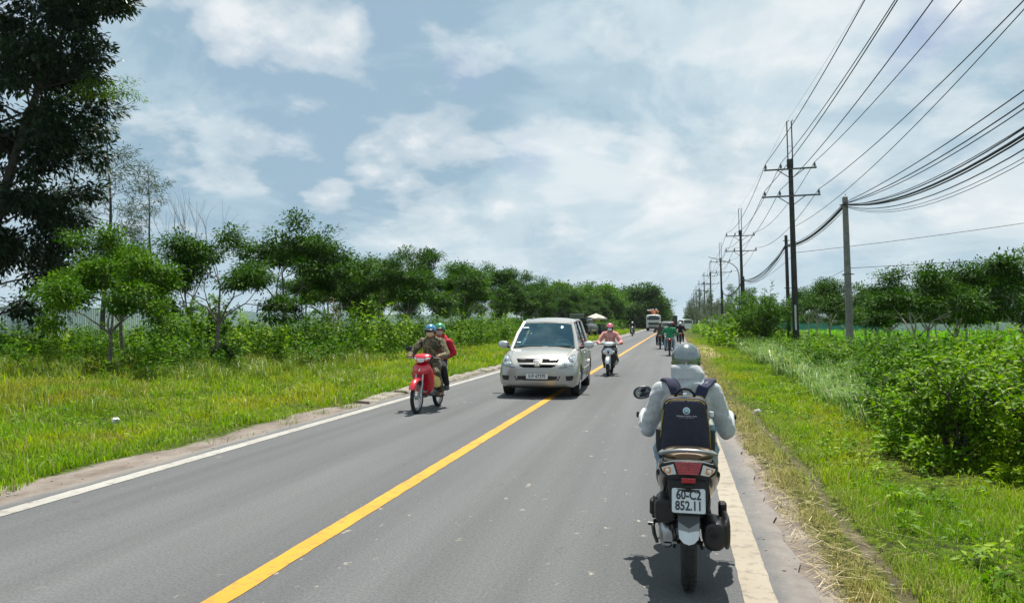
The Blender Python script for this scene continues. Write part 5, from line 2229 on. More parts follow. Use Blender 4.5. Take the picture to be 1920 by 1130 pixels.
    mb.tube([(-.19, -.12, .57), (-.205, -.10, .575), (-.205, -.06, .56)], .008, 6)
    mb.build('air_box', BLACK, r)
    mb = MB()
    mb.tube([(-.182, .06, .385), (-.205, .03, .395), (-.214, -.04, .385), (-.205, -.085, .345), (-.185, -.10, .295)], [.012, .012, .012, .012, .010], 8)
    mb.tube([(-.214, -.03, .39), (-.245, -.03, .392)], [.012, .010], 8)
    mb.build('kick_lever', BLACK, r)
    mb = MB()
    mb.tube([(-.09, -.03, .33), (-.10, .05, .62)], .018, 10)
    for k in range(9):
        t = k / 8
        mb.lathe([(.024, 0), (.032, .006), (.024, .012)], (-.092 - .008 * t, -.01 + .05 * t, .40 + .17 * t), 'Z', 14)
    mb.build('shock_absorber', MATTE, r)
    mb = MB()
    mb.tube([(-.09, .02, .275), (.09, .02, .275)], .012, 8)
    mb.tube([(-.07, .34, .22), (-.085, .16, .21), (-.085, .08, .225)], .010, 8)
    mb.tube([(.07, .34, .22), (.085, .16, .21), (.085, .08, .225)], .010, 8)
    mb.build('centre_stand', MATTE, r)
    for sg in (-1, 1):
        mb = MB()
        mb.box((sg * .215, .16, .455), (.05, .075, .10), bev=.012)
        mb.box((sg * .205, .10, .41), (.04, .05, .025), bev=.008)
        mb.build('passenger_footpeg', BLACK, r)
    # floor, leg shield
    mb = MB()
    mb.sweep([(0, .60, .27, .13, .07, 4), (0, .72, .255, .165, .045, 4), (0, .92, .262, .165, .045, 4), (0, 1.0, .30, .15, .05, 4)], 20, 3)
    mb.build('footboard', MATTE, r)
    mb = MB()
    mb.sweep([(0, 1.00, .25, .10, .05, 3, 1.5708), (0, 1.02, .36, .165, .06, 3, 1.5708), (0, 1.045, .52, .205, .07, 3, 1.5708), (0, 1.05, .66, .205, .085, 3, 1.5708), (0, 1.02, .78, .165, .085, 3, 1.5708), (0, .99, .86, .10, .06, 3, 1.5708), (0, .97, .90, .05, .04, 3, 1.5708)], 28, 4)
    sh = mb.build('leg_shield', pal['shield'], r, 50)
    bv = bvh_of(sh.data)
    mb = patch(bv, [(-.185, .80), (0, .86), (.185, .80), (.205, .70), (.10, .645), (0, .585), (-.10, .645), (-.205, .70)], .012, 'Y', 1, 4, 4)
    fp = mb.build('front_panel', pal['panel'], r, 50)
    mb = patch(bv, [(-.05, .765), (.05, .765), (.018, .655), (-.018, .655)], .017, 'Y', 1, 3, 3)
    mb.build('centre_badge', BLACK, fp)
    for sg in (-1, 1):
        mb = patch(bv, [(sg * .09, .775), (sg * .175, .755), (sg * .185, .715), (sg * .10, .715)], .018, 'Y', 1, 3, 3)
        mb.build('front_indicator', LENS, fp)
    # fork, fender
    for sg in (-1, 1):
        mb = MB()
        mb.tube([(sg * .062, WB, WR), (sg * .062, WB - .10, .50), (sg * .05, WB - .17, .68)], [.021, .021, .017], 12)
        mb.cyl((sg * .062, WB, WR - .03), (sg * .062, WB - .004, WR + .05), .028, .024, 12)
        mb.build('fork_leg', ALU, r)
    mb = MB()
    n = 14
    rg_ = []
    for k in range(n + 1):
        a = R(20) + R(125) * k / n
        ring = []
        ww = 0.068 * min(1, 0.5 + 1.5 * math.sin(math.pi * min(1, (k + .6) / (n + 1))))
        for q in range(9):
            b = math.pi * q / 8
            rr_ = WR + .018 + .034 * math.sin(b)
            ring.append(Vector((ww * math.cos(b), WB + rr_ * math.cos(a), WR + rr_ * math.sin(a))))
        for q in range(8, -1, -1):
            b = math.pi * q / 8
            rr_ = WR + .012 + .034 * math.sin(b)
            ring.append(Vector((ww * .94 * math.cos(b), WB + rr_ * math.cos(a), WR + rr_ * math.sin(a))))
        rg_.append(ring)
    mb.loft(rg_)
    mb.build('front_fender', pal['fender'], r, 50)
    # handlebar cowl, headlight
    mb = MB()
    mb.sweep([(0, .865, .955, .06, .04, 2.6), (0, .90, .965, .17, .055, 2.6), (0, .96, .965, .19, .065, 2.6), (0, 1.03, .95, .155, .062, 2.5), (0, 1.075, .93, .085, .04, 2.4)], 26, 4)
    cw = mb.build('handlebar_cowl', pal['cowl'], r, 50)
    bv = bvh_of(cw.data)
    mb = patch(bv, [(-.125, .965), (-.06, .99), (.06, .99), (.125, .965), (.085, .915), (0, .90), (-.085, .915)], .006, 'Y', 1, 4, 3)
    mb.build('headlight', LENS, cw)
    mb = MB()
    mb.box((0, .895, 1.012), (.12, .075, .012), Matrix.Rotation(R(25), 3, 'X'), bev=.005)
    mb.build('instrument_panel', BLACK, cw)
    handle_parts(r, (.235, .345), .895, .955, mirrors)
    return r


def handle_parts(r, xs, y, z, mirrors=(-1, 1), mirror_dx=0.06):
    for sg in (-1, 1):
        mb = MB()
        mb.tube([(sg * .08, y + .05, z + .0), (sg * .17, y + .02, z + .005), (sg * xs[0], y, z)], .013, 10)
        hb = mb.build('handlebar', MATTE, r)
        mb = MB()
        mb.tube([(sg * xs[0], y, z), (sg * xs[1], y - .012, z - .002)], .017, 12)
        mb.lathe([(.017, -.008), (.021, -.004), (.021, .004), (.015, .008)], (sg * (xs[1] + .006), y - .012, z - .002), 'X', 12)
        mb.build('grip', RUBBER, hb)
        mb = MB()
        mb.tube([(sg * (xs[0] - .02), y + .035, z + .002), (sg * (xs[0] + .04), y + .058, z - .006), (sg * xs[1], y + .050, z - .014)], [.008, .007, .006], 8, flat=.6)
        mb.ell((sg * xs[1], y + .050, z - .014), (.008, .008, .008), seg=8, rings=6)
        mb.build('brake_lever', ALU, hb)
        mb = MB()
        mb.box((sg * (xs[0] - .035), y + .01, z + .004), (.06, .045, .05), bev=.012)
        mb.build('switch_box', BLACK, hb)
        if sg in mirrors:
            mb = MB()
            mx, mz = sg * (xs[0] + mirror_dx), z + .155
            mb.tube([(sg * (xs[0] - .03), y + .02, z + .02), (sg * (xs[0] - .015), y + .03, z + .09), (mx, y + .035, mz)], .006, 8)
            mr = mb.build('mirror', BLACK, r)
            Rt = Matrix.Rotation(sg * R(-14), 3, 'Z') @ Matrix.Rotation(sg * R(10), 3, 'Y')
            mb = MB()
            mb.ell((mx + sg * .02, y + .03, mz + .005), (.072, .02, .05), rot=Rt, seg=24, rings=12, e=2.2)
            mb.build('mirror_shell', BLACK, mr)
            mb = MB()
            c = Vector((mx + sg * .02, y + .03, mz + .005)) + Rt @ Vector((0, -.0195, 0))
            mb.ell(c, (.062, .003, .041), rot=Rt, seg=24, rings=8)
            mb.build('mirror_glass', MIRROR, mr)


MIRROR = pmat('mirror_glass', (0.16, 0.175, 0.185), 0.05, 1.0, 0.5, 9)

def underbone(label, loc, rotz, pal, group=None, plate=None, mirrors=(-1, 1), name='motorbike'):
    """step-through motorbike with 17 inch wheels; origin under the rear axle, forward is +y"""
    r = thing(name, label, 'motorbike', loc, rotz, group)
    WB, WR = 1.22, 0.285
    wheel(r, 0.0, 0, WR, 0.075, 0.225, pal['rim'], 5, wire=pal.get('wire', True))
    wheel(r, WB, 0, WR, 0.07, 0.225, pal['rim'], 5, disc=True, wire=pal.get('wire', True))
    mb = MB()
    mb.sweep([(0, -.32, .80, .04, .02, 2.4), (0, -.22, .77, .10, .055, 2.6), (0, 0, .70, .125, .10, 2.8), (0, .25, .63, .12, .11, 2.8), (0, .48, .56, .09, .09, 2.6), (0, .62, .50, .07, .07, 2.4)], 24, 4)
    mb.build('tail_body', pal['body'], r, 50)
    mb = MB()
    mb.sweep([(0, -.26, .82, .09, .018, 2.6), (0, -.15, .815, .125, .035, 2.8), (0, .05, .80, .135, .04, 2.8), (0, .30, .765, .13, .045, 2.8), (0, .50, .745, .085, .04, 2.6), (0, .58, .73, .04, .025, 2.4)], 22, 4)
    mb.build('seat', BLACK, r, 50)
    mb = MB()
    mb.tube([(-.12, -.02, .80), (-.13, -.2, .835), (-.08, -.33, .85), (.08, -.33, .85), (.13, -.2, .835), (.12, -.02, .80)], .011, 8)
    mb.build('grab_rail', ALU, r)
    mb = MB()
    mb.ell((0, -.315, .765), (.085, .03, .04), seg=16, rings=10, e=2.8)
    mb.build('tail_light', RED_LENS, r)
    mb = MB()
    mb.sweep([(0, -.22, .70, .06, .04, 3, 1.5708), (0, -.27, .58, .06, .02, 3, 1.5708), (0, -.33, .42, .05, .012, 3, 1.5708)], 14, 3)
    mb.build('mudguard', MATTE, r)
    if plate:
        number_plate(r, (0, -.315, .60), .19, .14, plate, R(-18), -1, 0.07, 0.86, 0.06, 0.0016)
    # engine, frame, exhaust, chain case
    mb = MB()
    mb.sweep([(0, .28, .34, .09, .08, 3), (0, .42, .34, .125, .11, 3), (0, .60, .37, .115, .10, 3), (0, .74, .40, .07, .075, 3), (0, .86, .42, .06, .06, 3)], 20, 4)
    mb.cyl((-.14, .44, .33), (.14, .44, .33), .075, seg=20)
    en = mb.build('engine', ALU, r)
    fb = MB()
    for k in range(6):
        fb.box((0, .72 + k * .028, .405), (.15, .008, .14), Matrix.Rotation(R(10), 3, 'X'))
    fb.build('cooling_fins', ALU, en)
    mb = MB()
    mb.tube([(.05, .80, .38), (.09, .72, .26), (.11, .45, .22), (.12, .1, .26), (.125, -.05, .30), (.125, -.30, .36)], [.016, .018, .02, .045, .05, .042], 14)
    mb.build('exhaust', CHROME, r)
    mb = MB()
    mb.sweep([(-.085, -.08, .29, .014, .05, 2.5), (-.085, .1, .30, .016, .055, 2.5), (-.085, .34, .33, .016, .05, 2.5)], 12, 3)
    mb.build('chain_case', BLACK, r)
    for sg in (-1, 1):
        mb = MB()
        mb.tube([(sg * .095, 0, .29), (sg * .10, .12, .62)], .02, 10)
        mb.build('shock_absorber', CHROME, r)
        mb = MB()
        mb.tube([(sg * .08, .42, .235), (sg * .24, .42, .235)], .016, 10)
        mb.build('rider_footpeg', RUBBER, r)
        mb = MB()
        mb.tube([(sg * .10, .12, .33), (sg * .235, .12, .33)], .014, 10)
        mb.build('passenger_footpeg', RUBBER, r)
    # main spine and leg shields
    mb = MB()
    mb.sweep([(0, .50, .52, .055, .06, 2.6), (0, .70, .55, .055, .06, 2.6), (0, .84, .66, .06, .07, 2.6)], 14, 3)
    mb.build('spine', pal['body'], r)
    mb = MB()
    mb.sweep([(0, .82, .30, .06, .03, 3, 1.5708), (0, .83, .40, .175, .045, 3.5, 1.5708), (0, .86, .55, .20, .05, 3.5, 1.5708), (0, .90, .68, .20, .06, 3.2, 1.5708), (0, .915, .80, .165, .065, 3, 1.5708), (0, .90, .88, .09, .05, 3, 1.5708)], 28, 4)
    ls = mb.build('leg_shield', pal['shield'], r, 50)
    # nose over the front wheel
    mb = MB()
    mb.sweep([(0, .87, .86, .11, .055, 2.6), (0, .95, .80, .168, .095, 2.6), (0, 1.03, .755, .150, .085, 2.5), (0, 1.085, .735, .10, .05, 2.3), (0, 1.105, .73, .05, .025, 2.2)], 26, 4)
    ns = mb.build('front_cowl', pal['body'], r, 60)
    bv = bvh_of(ns.data)
    for sg in (-1, 1):
        mb = patch(bv, [(sg * .035, .79), (sg * .125, .80), (sg * .145, .765), (sg * .06, .745)], .005, 'Y', 1, 3, 3)
        mb.build('front_indicator', pal.get('ind', LENS), ns)
    mb = patch(bv, [(-.012, .79), (.012, .79), (.016, .75), (0, .735), (-.016, .75)], .006, 'Y', 1, 3, 3)
    mb.build('nose_badge', CHROME, ns)
    # fork and fender
    for sg in (-1, 1):
        mb = MB()
        mb.tube([(sg * .065, WB, WR), (sg * .065, WB - .09, .52), (sg * .06, WB - .16, .72)], [.022, .02, .016], 12)
        mb.build('fork_leg', ALU, r)
    mb = MB()
    n = 16
    rg_ = []
    for k in range(n + 1):
        a = R(28) + R(122) * k / n
        ww = 0.062 * min(1, 0.55 + 1.4 * math.sin(math.pi * min(1, (k + .8) / (n + 1))))
        ring = []
        for q in range(9):
            b = math.pi * q / 8
            rr_ = WR + .022 + .045 * math.sin(b)
            ring.append(Vector((ww * math.cos(b), WB + rr_ * math.cos(a), WR + rr_ * math.sin(a))))
        for q in range(8, -1, -1):
            b = math.pi * q / 8
            rr_ = WR + .016 + .045 * math.sin(b)
            ring.append(Vector((ww * .93 * math.cos(b), WB + rr_ * math.cos(a), WR + rr_ * math.sin(a))))
        rg_.append(ring)
    mb.loft(rg_)
    mb.build('front_fender', pal['body'], r, 60)
    mb = MB()
    mb.sweep([(0, .80, 1.00, .05, .035, 2.6), (0, .86, 1.0, .15, .055, 2.6), (0, .92, .985, .165, .07, 2.5), (0, .985, .96, .13, .065, 2.5), (0, 1.03, .94, .07, .045, 2.3)], 26, 4)
    cw = mb.build('headlight_cowl', pal['body'], r, 60)
    bv = bvh_of(cw.data)
    mb = patch(bv, [(-.075, .975), (.075, .975), (.065, .915), (0, .895), (-.065, .915)], .006, 'Y', 1, 4, 3)
    mb.build('headlight', LENS, cw)
    for sg in (-1, 1):
        mb = patch(bv, [(sg * .09, .985), (sg * .155, .99), (sg * .16, .965), (sg * .088, .935)], .006, 'Y', 1, 3, 3)
        mb.build('cowl_trim', LENS, cw)
    handle_parts(r, (.215, .33), .845, .985, mirrors, 0.05)
    return r


# ------------------------------------------------------------------ riders near the camera
def paint(name, col, metal=0.0, rough=0.28, coat=0.7, var=0.06):
    return pmat(name, col, rough, metal, var, 3, coat=coat)


silver_paint = paint('silver_paint', (0.50, 0.515, 0.53), 0.55, 0.3)
bronze_paint = paint('dark_bronze_paint', (0.055, 0.055, 0.045), 0.5, 0.3)
red_paint = paint('red_paint', (0.50, 0.008, 0.022), 0.0, 0.25)
white_paint3 = paint('white_body_paint', (0.68, 0.69, 0.70), 0.0, 0.3)
grey_hoodie = pmat('grey_hoodie', (0.355, 0.382, 0.405), 0.95, 0, 0.10, 60, 0.6, 22, col2=(0.46, 0.48, 0.50), sheen=0.1)
jeans = pmat('blue_jeans', (0.17, 0.25, 0.34), 0.9, 0, 0.2, 30, 0.4, 200, col2=(0.30, 0.39, 0.47))
shoe_dark = pmat('dark_shoe', (0.05, 0.05, 0.055), 0.7)
helmet_silver = pmat('silver_helmet', (0.20, 0.228, 0.232), 0.20, 0.75, 0.04, 4, coat=0.8)

FG = (0.068, 4.80, 0.0)
pal = dict(body=bronze_paint, panel=silver_paint, cowl=bronze_paint, seat=pmat('brown_seat', (0.19, 0.125, 0.075), 0.55, 0, 0.15, 12, 0.2, 120), fender=bronze_paint, rim=MATTE, shield=MATTE, rail=pmat('grey_rail', (0.24, 0.255, 0.26), 0.38, 0.5, 0.06, 6))
scooter('dark bronze scooter seen from behind, with a white number plate and red tail light', FG, 0.0, pal, plate=['60-C2', '852.11'], mirrors=(-1,))
J = rider_joints(seat=0.785, y0=0.40, hand=(0.290, 0.895, 0.955), foot=(0.125, 0.78, 0.31), knee=(0.165, 0.80, 0.725), lean=0.07, sh=0.165, size=0.90, elbow_out=0.03)
for g_, s_ in (('l', -1), ('r', 1)):
    J['sh' + g_].z = 1.170
    J['el' + g_] = Vector((s_ * .262, .50, .905))
J['head'].z = 1.365
J['neck'].z = 1.245
J['chest'].z = 1.10
fg = person('person in a light grey hoodie and silver helmet riding away on the nearest scooter', FG, 0.0, J, grey_hoodie, jeans, shoe_dark, helmet_silver, SKIN, voxel=0.007, hood=True, jwr=0.014, mask=pmat('white_mask', (0.6, 0.62, 0.64), 0.9))
# helmet details at the back: vent slot and a small clip
hel = [c for c in COL.objects if c.parent == fg and c.name.startswith('helmet')][0]
hc = J['head'] + Vector((0, 0, 0.03))
bv = bvh_of(hel.data)
mb = patch(bv, [(-.017, hc.z - .035), (.017, hc.z - .035), (.019, hc.z - .075), (-.019, hc.z - .075)], .003, 'Y', -1, 3, 3)
mb.build('goggle_clip', BLACK, hel)
mb = patch(bv, [(-.008, hc.z - .022), (.008, hc.z - .022), (.009, hc.z - .042), (-.009, hc.z - .042)], .006, 'Y', -1, 3, 3)
mb.build('clip_stud', CHROME, hel)
mb = MB()
ring = []
for k in range(41):
    a = math.pi * (1.06 + 0.88 * k / 40)
    o_ = Vector((math.cos(a) * .3, hc.y + math.sin(a) * .3, hc.z - .018))
    h_ = bv.ray_cast(o_, (Vector((0, hc.y, hc.z - .018)) - o_).normalized())
    if h_[0]:
        ring.append(h_[0])
mb.tube(ring, .0016, 5)
mb.build('shell_seam', pmat('helmet_seam', (0.20, 0.215, 0.22), 0.5), hel)

# backpack
navy = pmat('navy_fabric', (0.0075, 0.009, 0.026), 0.62, 0, 0.25, 30, 0.5, 260, col2=(0.014, 0.016, 0.042), sheen=0.15)
navy_strap = pmat('navy_strap', (0.018, 0.021, 0.062), 0.8, 0, 0.2, 40, 0.6, 300)
mustard = pmat('mustard_piping', (0.30, 0.235, 0.045), 0.7, 0, 0.15, 30)
bp_root = thing('backpack', 'navy blue backpack with mustard piping worn by the rider in grey', 'backpack', (FG[0] - 0.012, FG[1] + 0.245, 0.74))


def pack_ring(y, w, h, r, z0, top, squash=0.0):
    """rounded outline of the pack at depth y, narrower at the top"""
    pts = []
    for cx_, cz_, a0, rr_ in ((w / 2 * top - r * 1.7, h - r * 1.7, 0, r * 1.7), (-(w / 2 * top - r * 1.7), h - r * 1.7, 90, r * 1.7), (-(w / 2 - r), z0 + r, 180, r), (w / 2 - r, z0 + r, 270, r)):
        for k in range(7):
            a = R(a0 + 15 * k)
            pts.append(Vector((cx_ + rr_ * math.cos(a), y, cz_ + rr_ * math.sin(a))))
    return pts


mb = MB()
rings = [pack_ring(.075, .27, .395, .03, .012, .86), pack_ring(.06, .325, .415, .035, 0, .84), pack_ring(-.03, .345, .415, .035, 0, .82), pack_ring(-.062, .325, .405, .035, .008, .82), pack_ring(-.078, .285, .385, .03, .025, .82), pack_ring(-.084, .20, .33, .03, .07, .82)]
mb.loft(rings)
bpk = mb.build('pack', navy, bp_root, 50)
for y, w, h_, z0 in ((-.060, .331, .408, .006), (.03, .343, .416, 0.0)):
    mb = MB()
    ring = pack_ring(y, w, h_, .035, z0, .825)
    mb.tube(ring[:15], .0042, 6) if False else mb.tube(ring[:21], .0042, 6)
    mb.build('piping', mustard if y > 0 else navy_strap, bpk)
mb = MB()
mb.tube([p + Vector((0, -.012, 0)) for p in pack_ring(-.060, .318, .402, .035, .02, .822)[2:12]], .003, 5)
mb.build('zip_line', mustard, bpk)
for sg, x0 in ((-1, -.158), (1, .158)):
    mb = MB()
    mb.tube([(x0 * .86, -.066, .335), (x0 * .965, -.063, .22), (x0 * 1.0, -.058, .10), (x0 * 1.0, -.055, .04)], .0035, 6)
    mb.build('side_zip', mustard, bpk)
mb = MB()
mb.tube([(-.062, .02, .40), (-.058, .0, .435), (-.03, -.008, .462), (0, -.01, .468), (.03, -.008, .462), (.058, .0, .435), (.062, .02, .40)], .010, 10, flat=.7)
mb.build('carry_handle', MATTE, bp_root)
mb = MB()
mb.box((0, .006, .424), (.028, .006, .028), bev=.003)
mb.build('white_tag', PLATE_W, bp_root)
mb = MB()
mb.box((.005, -.07, .392), (.012, .01, .02), bev=.003)
mb.build('zip_pull', BLACK, bp_root)
jk = [c for c in COL.objects if c.parent == fg and c.name.startswith('jacket')][0]
bvj = bvh_of(jk.data)
off = Vector((FG[0], FG[1], 0)) - Vector(bp_root.location)
for sg in (-1, 1):
    mb = MB()
    ctr = []
    n = 16
    for k in range(n + 1):
        t = k / n
        x = sg * (0.062 + 0.088 * min(1, t * 1.25)) + .012
        # path: up the back, over the shoulder, down the chest
        if t < 0.55:
            u = t / 0.55
            y, z = 0.30 + 0.10 * u, 1.14 + 0.13 * u ** 0.8
        else:
            u = (t - .55) / .45
            y, z = 0.40 + 0.17 * u, 1.27 - 0.16 * u ** 1.6
        cpt = Vector((x, 0.47, 1.08))
        p = Vector((x, y, z))
        h_ = bvj.ray_cast(p + (p - cpt).normalized() * .25, (cpt - p).normalized())
        q = h_[0] + (p - cpt).normalized() * .012 if h_[0] else p
        ctr.append(q + off)
    rings = []
    for k, q in enumerate(ctr):
        d = (ctr[min(k + 1, n)] - ctr[max(k - 1, 0)]).normalized()
        side = Vector((1, 0, 0))
        side = (side - d * side.dot(d)).normalized()
        nn = side.cross(d)
        if nn.z < 0:
            nn = -nn
        w = .036
        rings.append([q - side * w - nn * .006, q + side * w - nn * .006, q + side * w + nn * .006, q + side * (w - .006) + nn * .010, q - side * (w - .006) + nn * .010, q - side * w + nn * .006])
    mb.loft(rings)
    stp = mb.build('shoulder_strap', navy_strap, bp_root, 40)
    mb = MB()
    for e in (-1, 1):
        mb.tube([(r_[0] if e < 0 else r_[1]) + Vector((0, 0, .004)) for r_ in rings], .0045, 6)
    mb.build('strap_edging', MATTE, stp)
    if sg > 0:
        mb = MB()
        q = ctr[7]
        for k in range(5):
            mb.box(q + Vector((.004 + .004 * k, -.004 + .006 * k, .0125 + .002 * k)), (.022 if k % 2 else .014, .003, .0015), Matrix.Rotation(R(35), 3, 'Z'))
        mb.build('strap_print', PLATE_W, stp)
# round emblem and two lines of small print
white_print = pmat('white_print', (0.55, 0.58, 0.62), 0.7)
blue_print = pmat('blue_print', (0.10, 0.33, 0.48), 0.6, 0, 0.2, 90, col2=(0.25, 0.55, 0.68))
bvp = bvh_of(bpk.data)


def disc_poly(cx_, cz_, r0, n=18):
    return [(cx_ + r0 * math.cos(2 * math.pi * k / n), cz_ + r0 * math.sin(2 * math.pi * k / n)) for k in range(n)]


mb = patch(bvp, disc_poly(.008, .333, .0235), .0022, 'Y', -1, 3, 1)
em = mb.build('emblem', white_print, bpk)
mb = patch(bvp, disc_poly(.008, .333, .0205), .0032, 'Y', -1, 3, 1)
mb.build('emblem_field', blue_print, em)
mb = patch(bvp, [(-.006, .327), (.0, .342), (.008, .349), (.016, .342), (.022, .327), (.014, .330), (.008, .322), (.002, .330)], .0042, 'Y', -1, 2, 2)
mb.build('emblem_figure', white_print, em)
mb = patch(bvp, [(-.009, .325), (.025, .325), (.019, .317), (.008, .3135), (-.003, .317)], .0042, 'Y', -1, 2, 2)
mb.build('emblem_base', pmat('deep_blue_print', (0.02, 0.10, 0.2), 0.6), em)
rp = random.Random(3)


def print_row(cx_, z, width, hgt, bold):
    mb = MB()
    x = cx_ - width / 2
    while x < cx_ + width / 2:
        w = rp.uniform(.6, 1.0) * hgt
        if rp.random() < .14:
            x += hgt * .7
            continue
        # letter-like strokes too small to read in the photograph
        k = rp.randint(0, 3)
        st_ = hgt * (.26 if bold else .18)
        def bar(x0, x1, z0, z1):
            patch(bvp, [(x0, z0), (x1, z0), (x1, z1), (x0, z1)], .002, 'Y', -1, 1, 1, mb=mb)
        bar(x, x + st_, z, z + hgt)
        if k != 1:
            bar(x + w - st_, x + w, z, z + hgt)
        if k in (0, 2):
            bar(x + st_, x + w - st_, z + hgt - st_, z + hgt)
        if k in (1, 2):
            bar(x + st_, x + w, z, z + st_)
        if k in (0, 3):
            bar(x + st_, x + w - st_, z + hgt * .42, z + hgt * .42 + st_)
        x += w + hgt * .28
    return mb


print_row(.008, .2955, .125, .0068, True).build('lettering', white_print, bpk)
print_row(.008, .286, .092, .0045, False).build('lettering', white_print, bpk)
print_row(.02, .085, .07, .0036, False).build('lettering', pmat('dim_print', (0.16, 0.17, 0.2), 0.7), bpk)
# side pockets (mesh) and the bottle
for sg in (-1, 1):
    mb = MB()
    mb.sweep([(sg * .150, .0, .03, .022, .055, 2.6, 1.5708), (sg * .156, .0, .08, .032, .06, 2.6, 1.5708), (sg * .156, .0, .17, .034, .062, 2.6, 1.5708), (sg * .154, .0, .205, .033, .062, 2.6, 1.5708)], 18, 3, cap=True)
    mb.build('side_pocket', MATTE, bp_root)
clear_plastic = glass_mat('clear_plastic', (0.82, 0.90, 0.93), 0.05, 1.35)
water_mat = pmat('bottle_label', (0.30, 0.46, 0.58), 0.35, 0, 0.3, 40, col2=(0.70, 0.78, 0.82))
bl = thing('water_bottle', 'small clear water bottle with a white cap in the side pocket of the navy backpack', 'bottle', (bp_root.location.x + .166, bp_root.location.y + .0, .74 + .10))
mb = MB()
mb.lathe([(.0, 0), (.028, 0), (.031, .01), (.031, .10), (.029, .115), (.031, .13), (.030, .145), (.018, .172), (.0125, .18), (.0125, .195), (0, .195)], (0, 0, 0), 'Z', 24)
mb.build('bottle_body', clear_plastic, bl)
mb = MB()
mb.lathe([(.0, .004), (.028, .004), (.0285, .098), (.0275, .135), (0, .135)], (0, 0, 0), 'Z', 24)
mb.build('water', pmat('water_in_bottle', (0.28, 0.40, 0.50), 0.05, 0, 0.2, 20, spec=0.8, col2=(0.55, 0.65, 0.70)), bl)
mb = MB()
mb.lathe([(0, .19), (.016, .19), (.0165, .195), (.0165, .218), (.015, .222), (0, .222)], (0, 0, 0), 'Z', 24)
mb.build('cap', PLATE_W, bl)
mb = MB()
mb.lathe([(.0316, .03), (.0322, .035), (.0322, .085), (.0316, .09)], (0, 0, 0), 'Z', 24)
mb.build('label', water_mat, bl)

# ------------------------------------------------------------------ red motorbike, two people, oncoming
RB = (-4.545, 13.98, 0.0)
palr = dict(body=red_paint, shield=red_paint, rim=ALU, ind=paint('red_indicator', (0.62, 0.05, 0.05), 0, 0.2))
underbone('bright red step-through motorbike carrying two people towards the camera', RB, math.pi, palr, mirrors=(1,))


def camo(name, cols, scale=9.0):
    m, N, L, b = new_mat(name)
    tc = N.new('ShaderNodeTexCoord')
    n = N.new('ShaderNodeTexNoise')
    n.inputs['Scale'].default_value = scale
    n.inputs['Detail'].default_value = 3
    L.new(tc.outputs['Object'], n.inputs['Vector'])
    r = N.new('ShaderNodeValToRGB')
    r.color_ramp.interpolation = 'CONSTANT'
    e = r.color_ramp.elements
    while len(e) < len(cols):
        e.new(.5)
    for k, c in enumerate(cols):
        e[k].position = 0.30 + 0.40 * k / len(cols) if k else 0
        e[k].color = (*c, 1)
    L.new(n.outputs['Fac'], r.inputs[0])
    L.new(r.outputs[0], b.inputs['Base Color'])
    b.inputs['Roughness'].default_value = 0.95
    return m


camo_jacket = camo('camouflage_cloth', [(0.115, 0.095, 0.055), (0.055, 0.06, 0.032), (0.20, 0.165, 0.10), (0.030, 0.028, 0.020)], 11)
camo_legs = camo('camouflage_trousers', [(0.085, 0.075, 0.045), (0.045, 0.05, 0.028), (0.15, 0.13, 0.08), (0.028, 0.026, 0.020)], 9)
tan_mask = pmat('tan_mask', (0.52, 0.40, 0.26), 0.9)
red_cloth = pmat('red_cloth', (0.40, 0.012, 0.03), 0.9, 0, 0.15, 30, 0.3, 200)
black_cloth = pmat('black_cloth', (0.015, 0.015, 0.018), 0.95, 0, 0.3, 30, 0.3, 200)
helmet_blue = paint('blue_helmet', (0.035, 0.19, 0.36), 0.2, 0.3)
helmet_green = paint('green_helmet', (0.015, 0.24, 0.085), 0.2, 0.3)
J = rider_joints(seat=0.785, y0=0.36, hand=(0.275, 0.845, 0.99), foot=(0.20, 0.42, 0.26), knee=(0.205, 0.72, 0.68), lean=0.05, sh=0.195, size=0.99, elbow_out=0.12)
person('person in camouflage jacket, blue helmet and tan face mask driving the red motorbike', RB, math.pi, J, camo_jacket, camo_legs, pmat('brown_sandal', (0.06, 0.035, 0.025), 0.7), helmet_blue, SKIN2, tan_mask, 0.0085, glasses=BLACK, sandals=True, jwr=0.009)
J = rider_joints(seat=0.815, y0=-0.02, hand=(0.13, 0.20, 0.90), foot=(0.205, 0.12, 0.35), knee=(0.215, 0.36, 0.76), lean=0.04, sh=0.19, size=0.98, elbow_out=0.09)
for k in ('head', 'neck'):
    J[k].x -= 0.055
for k in ('chest', 'shl', 'shr', 'waist'):
    J[k].x -= 0.04
J['shl'].z -= .05
J['shr'].z -= .03
J['ell'] = Vector((-.315, -.02, 1.03))
person('person in red jacket and green helmet sitting behind the driver of the red motorbike', RB, math.pi, J, red_cloth, black_cloth, shoe_dark, helmet_green, SKIN, pmat('pink_mask', (0.50, 0.27, 0.27), 0.9, col2=(0.62, 0.36, 0.36), scale=40), 0.0085, glasses=None, jwr=0.009)
# yellow shopping bag on the hook
bg_ = thing('shopping_bag', 'yellow plastic bag hanging behind the red leg shield', 'bag', (RB[0] + 0.17, RB[1] - 0.72, 0.43))
mb = MB()
mb.sweep([(0, 0, 0.0, .05, .05, 2.4, 1.5708), (.01, 0, .04, .095, .09, 2.4, 1.5708), (0, 0, .13, .10, .095, 2.4, 1.5708), (-.01, 0, .21, .075, .07, 2.4, 1.5708), (-.02, 0, .26, .03, .03, 2.4, 1.5708)], 20, 4)
yb = remesh_to('bag_body', mb, 0.009, [pmat('yellow_bag', (0.50, 0.36, 0.06), 0.45, 0, 0.3, 14, col2=(0.66, 0.56, 0.22))], 2, bg_, None, 0.013, 16, 2)
mb = MB()
mb.tube([(-.02, 0, .25), (-.035, 0, .32), (-.02, .01, .36), (0, 0, .32), (-.015, 0, .25)], .006, 6)
mb.build('bag_handle', mustard, bg_)

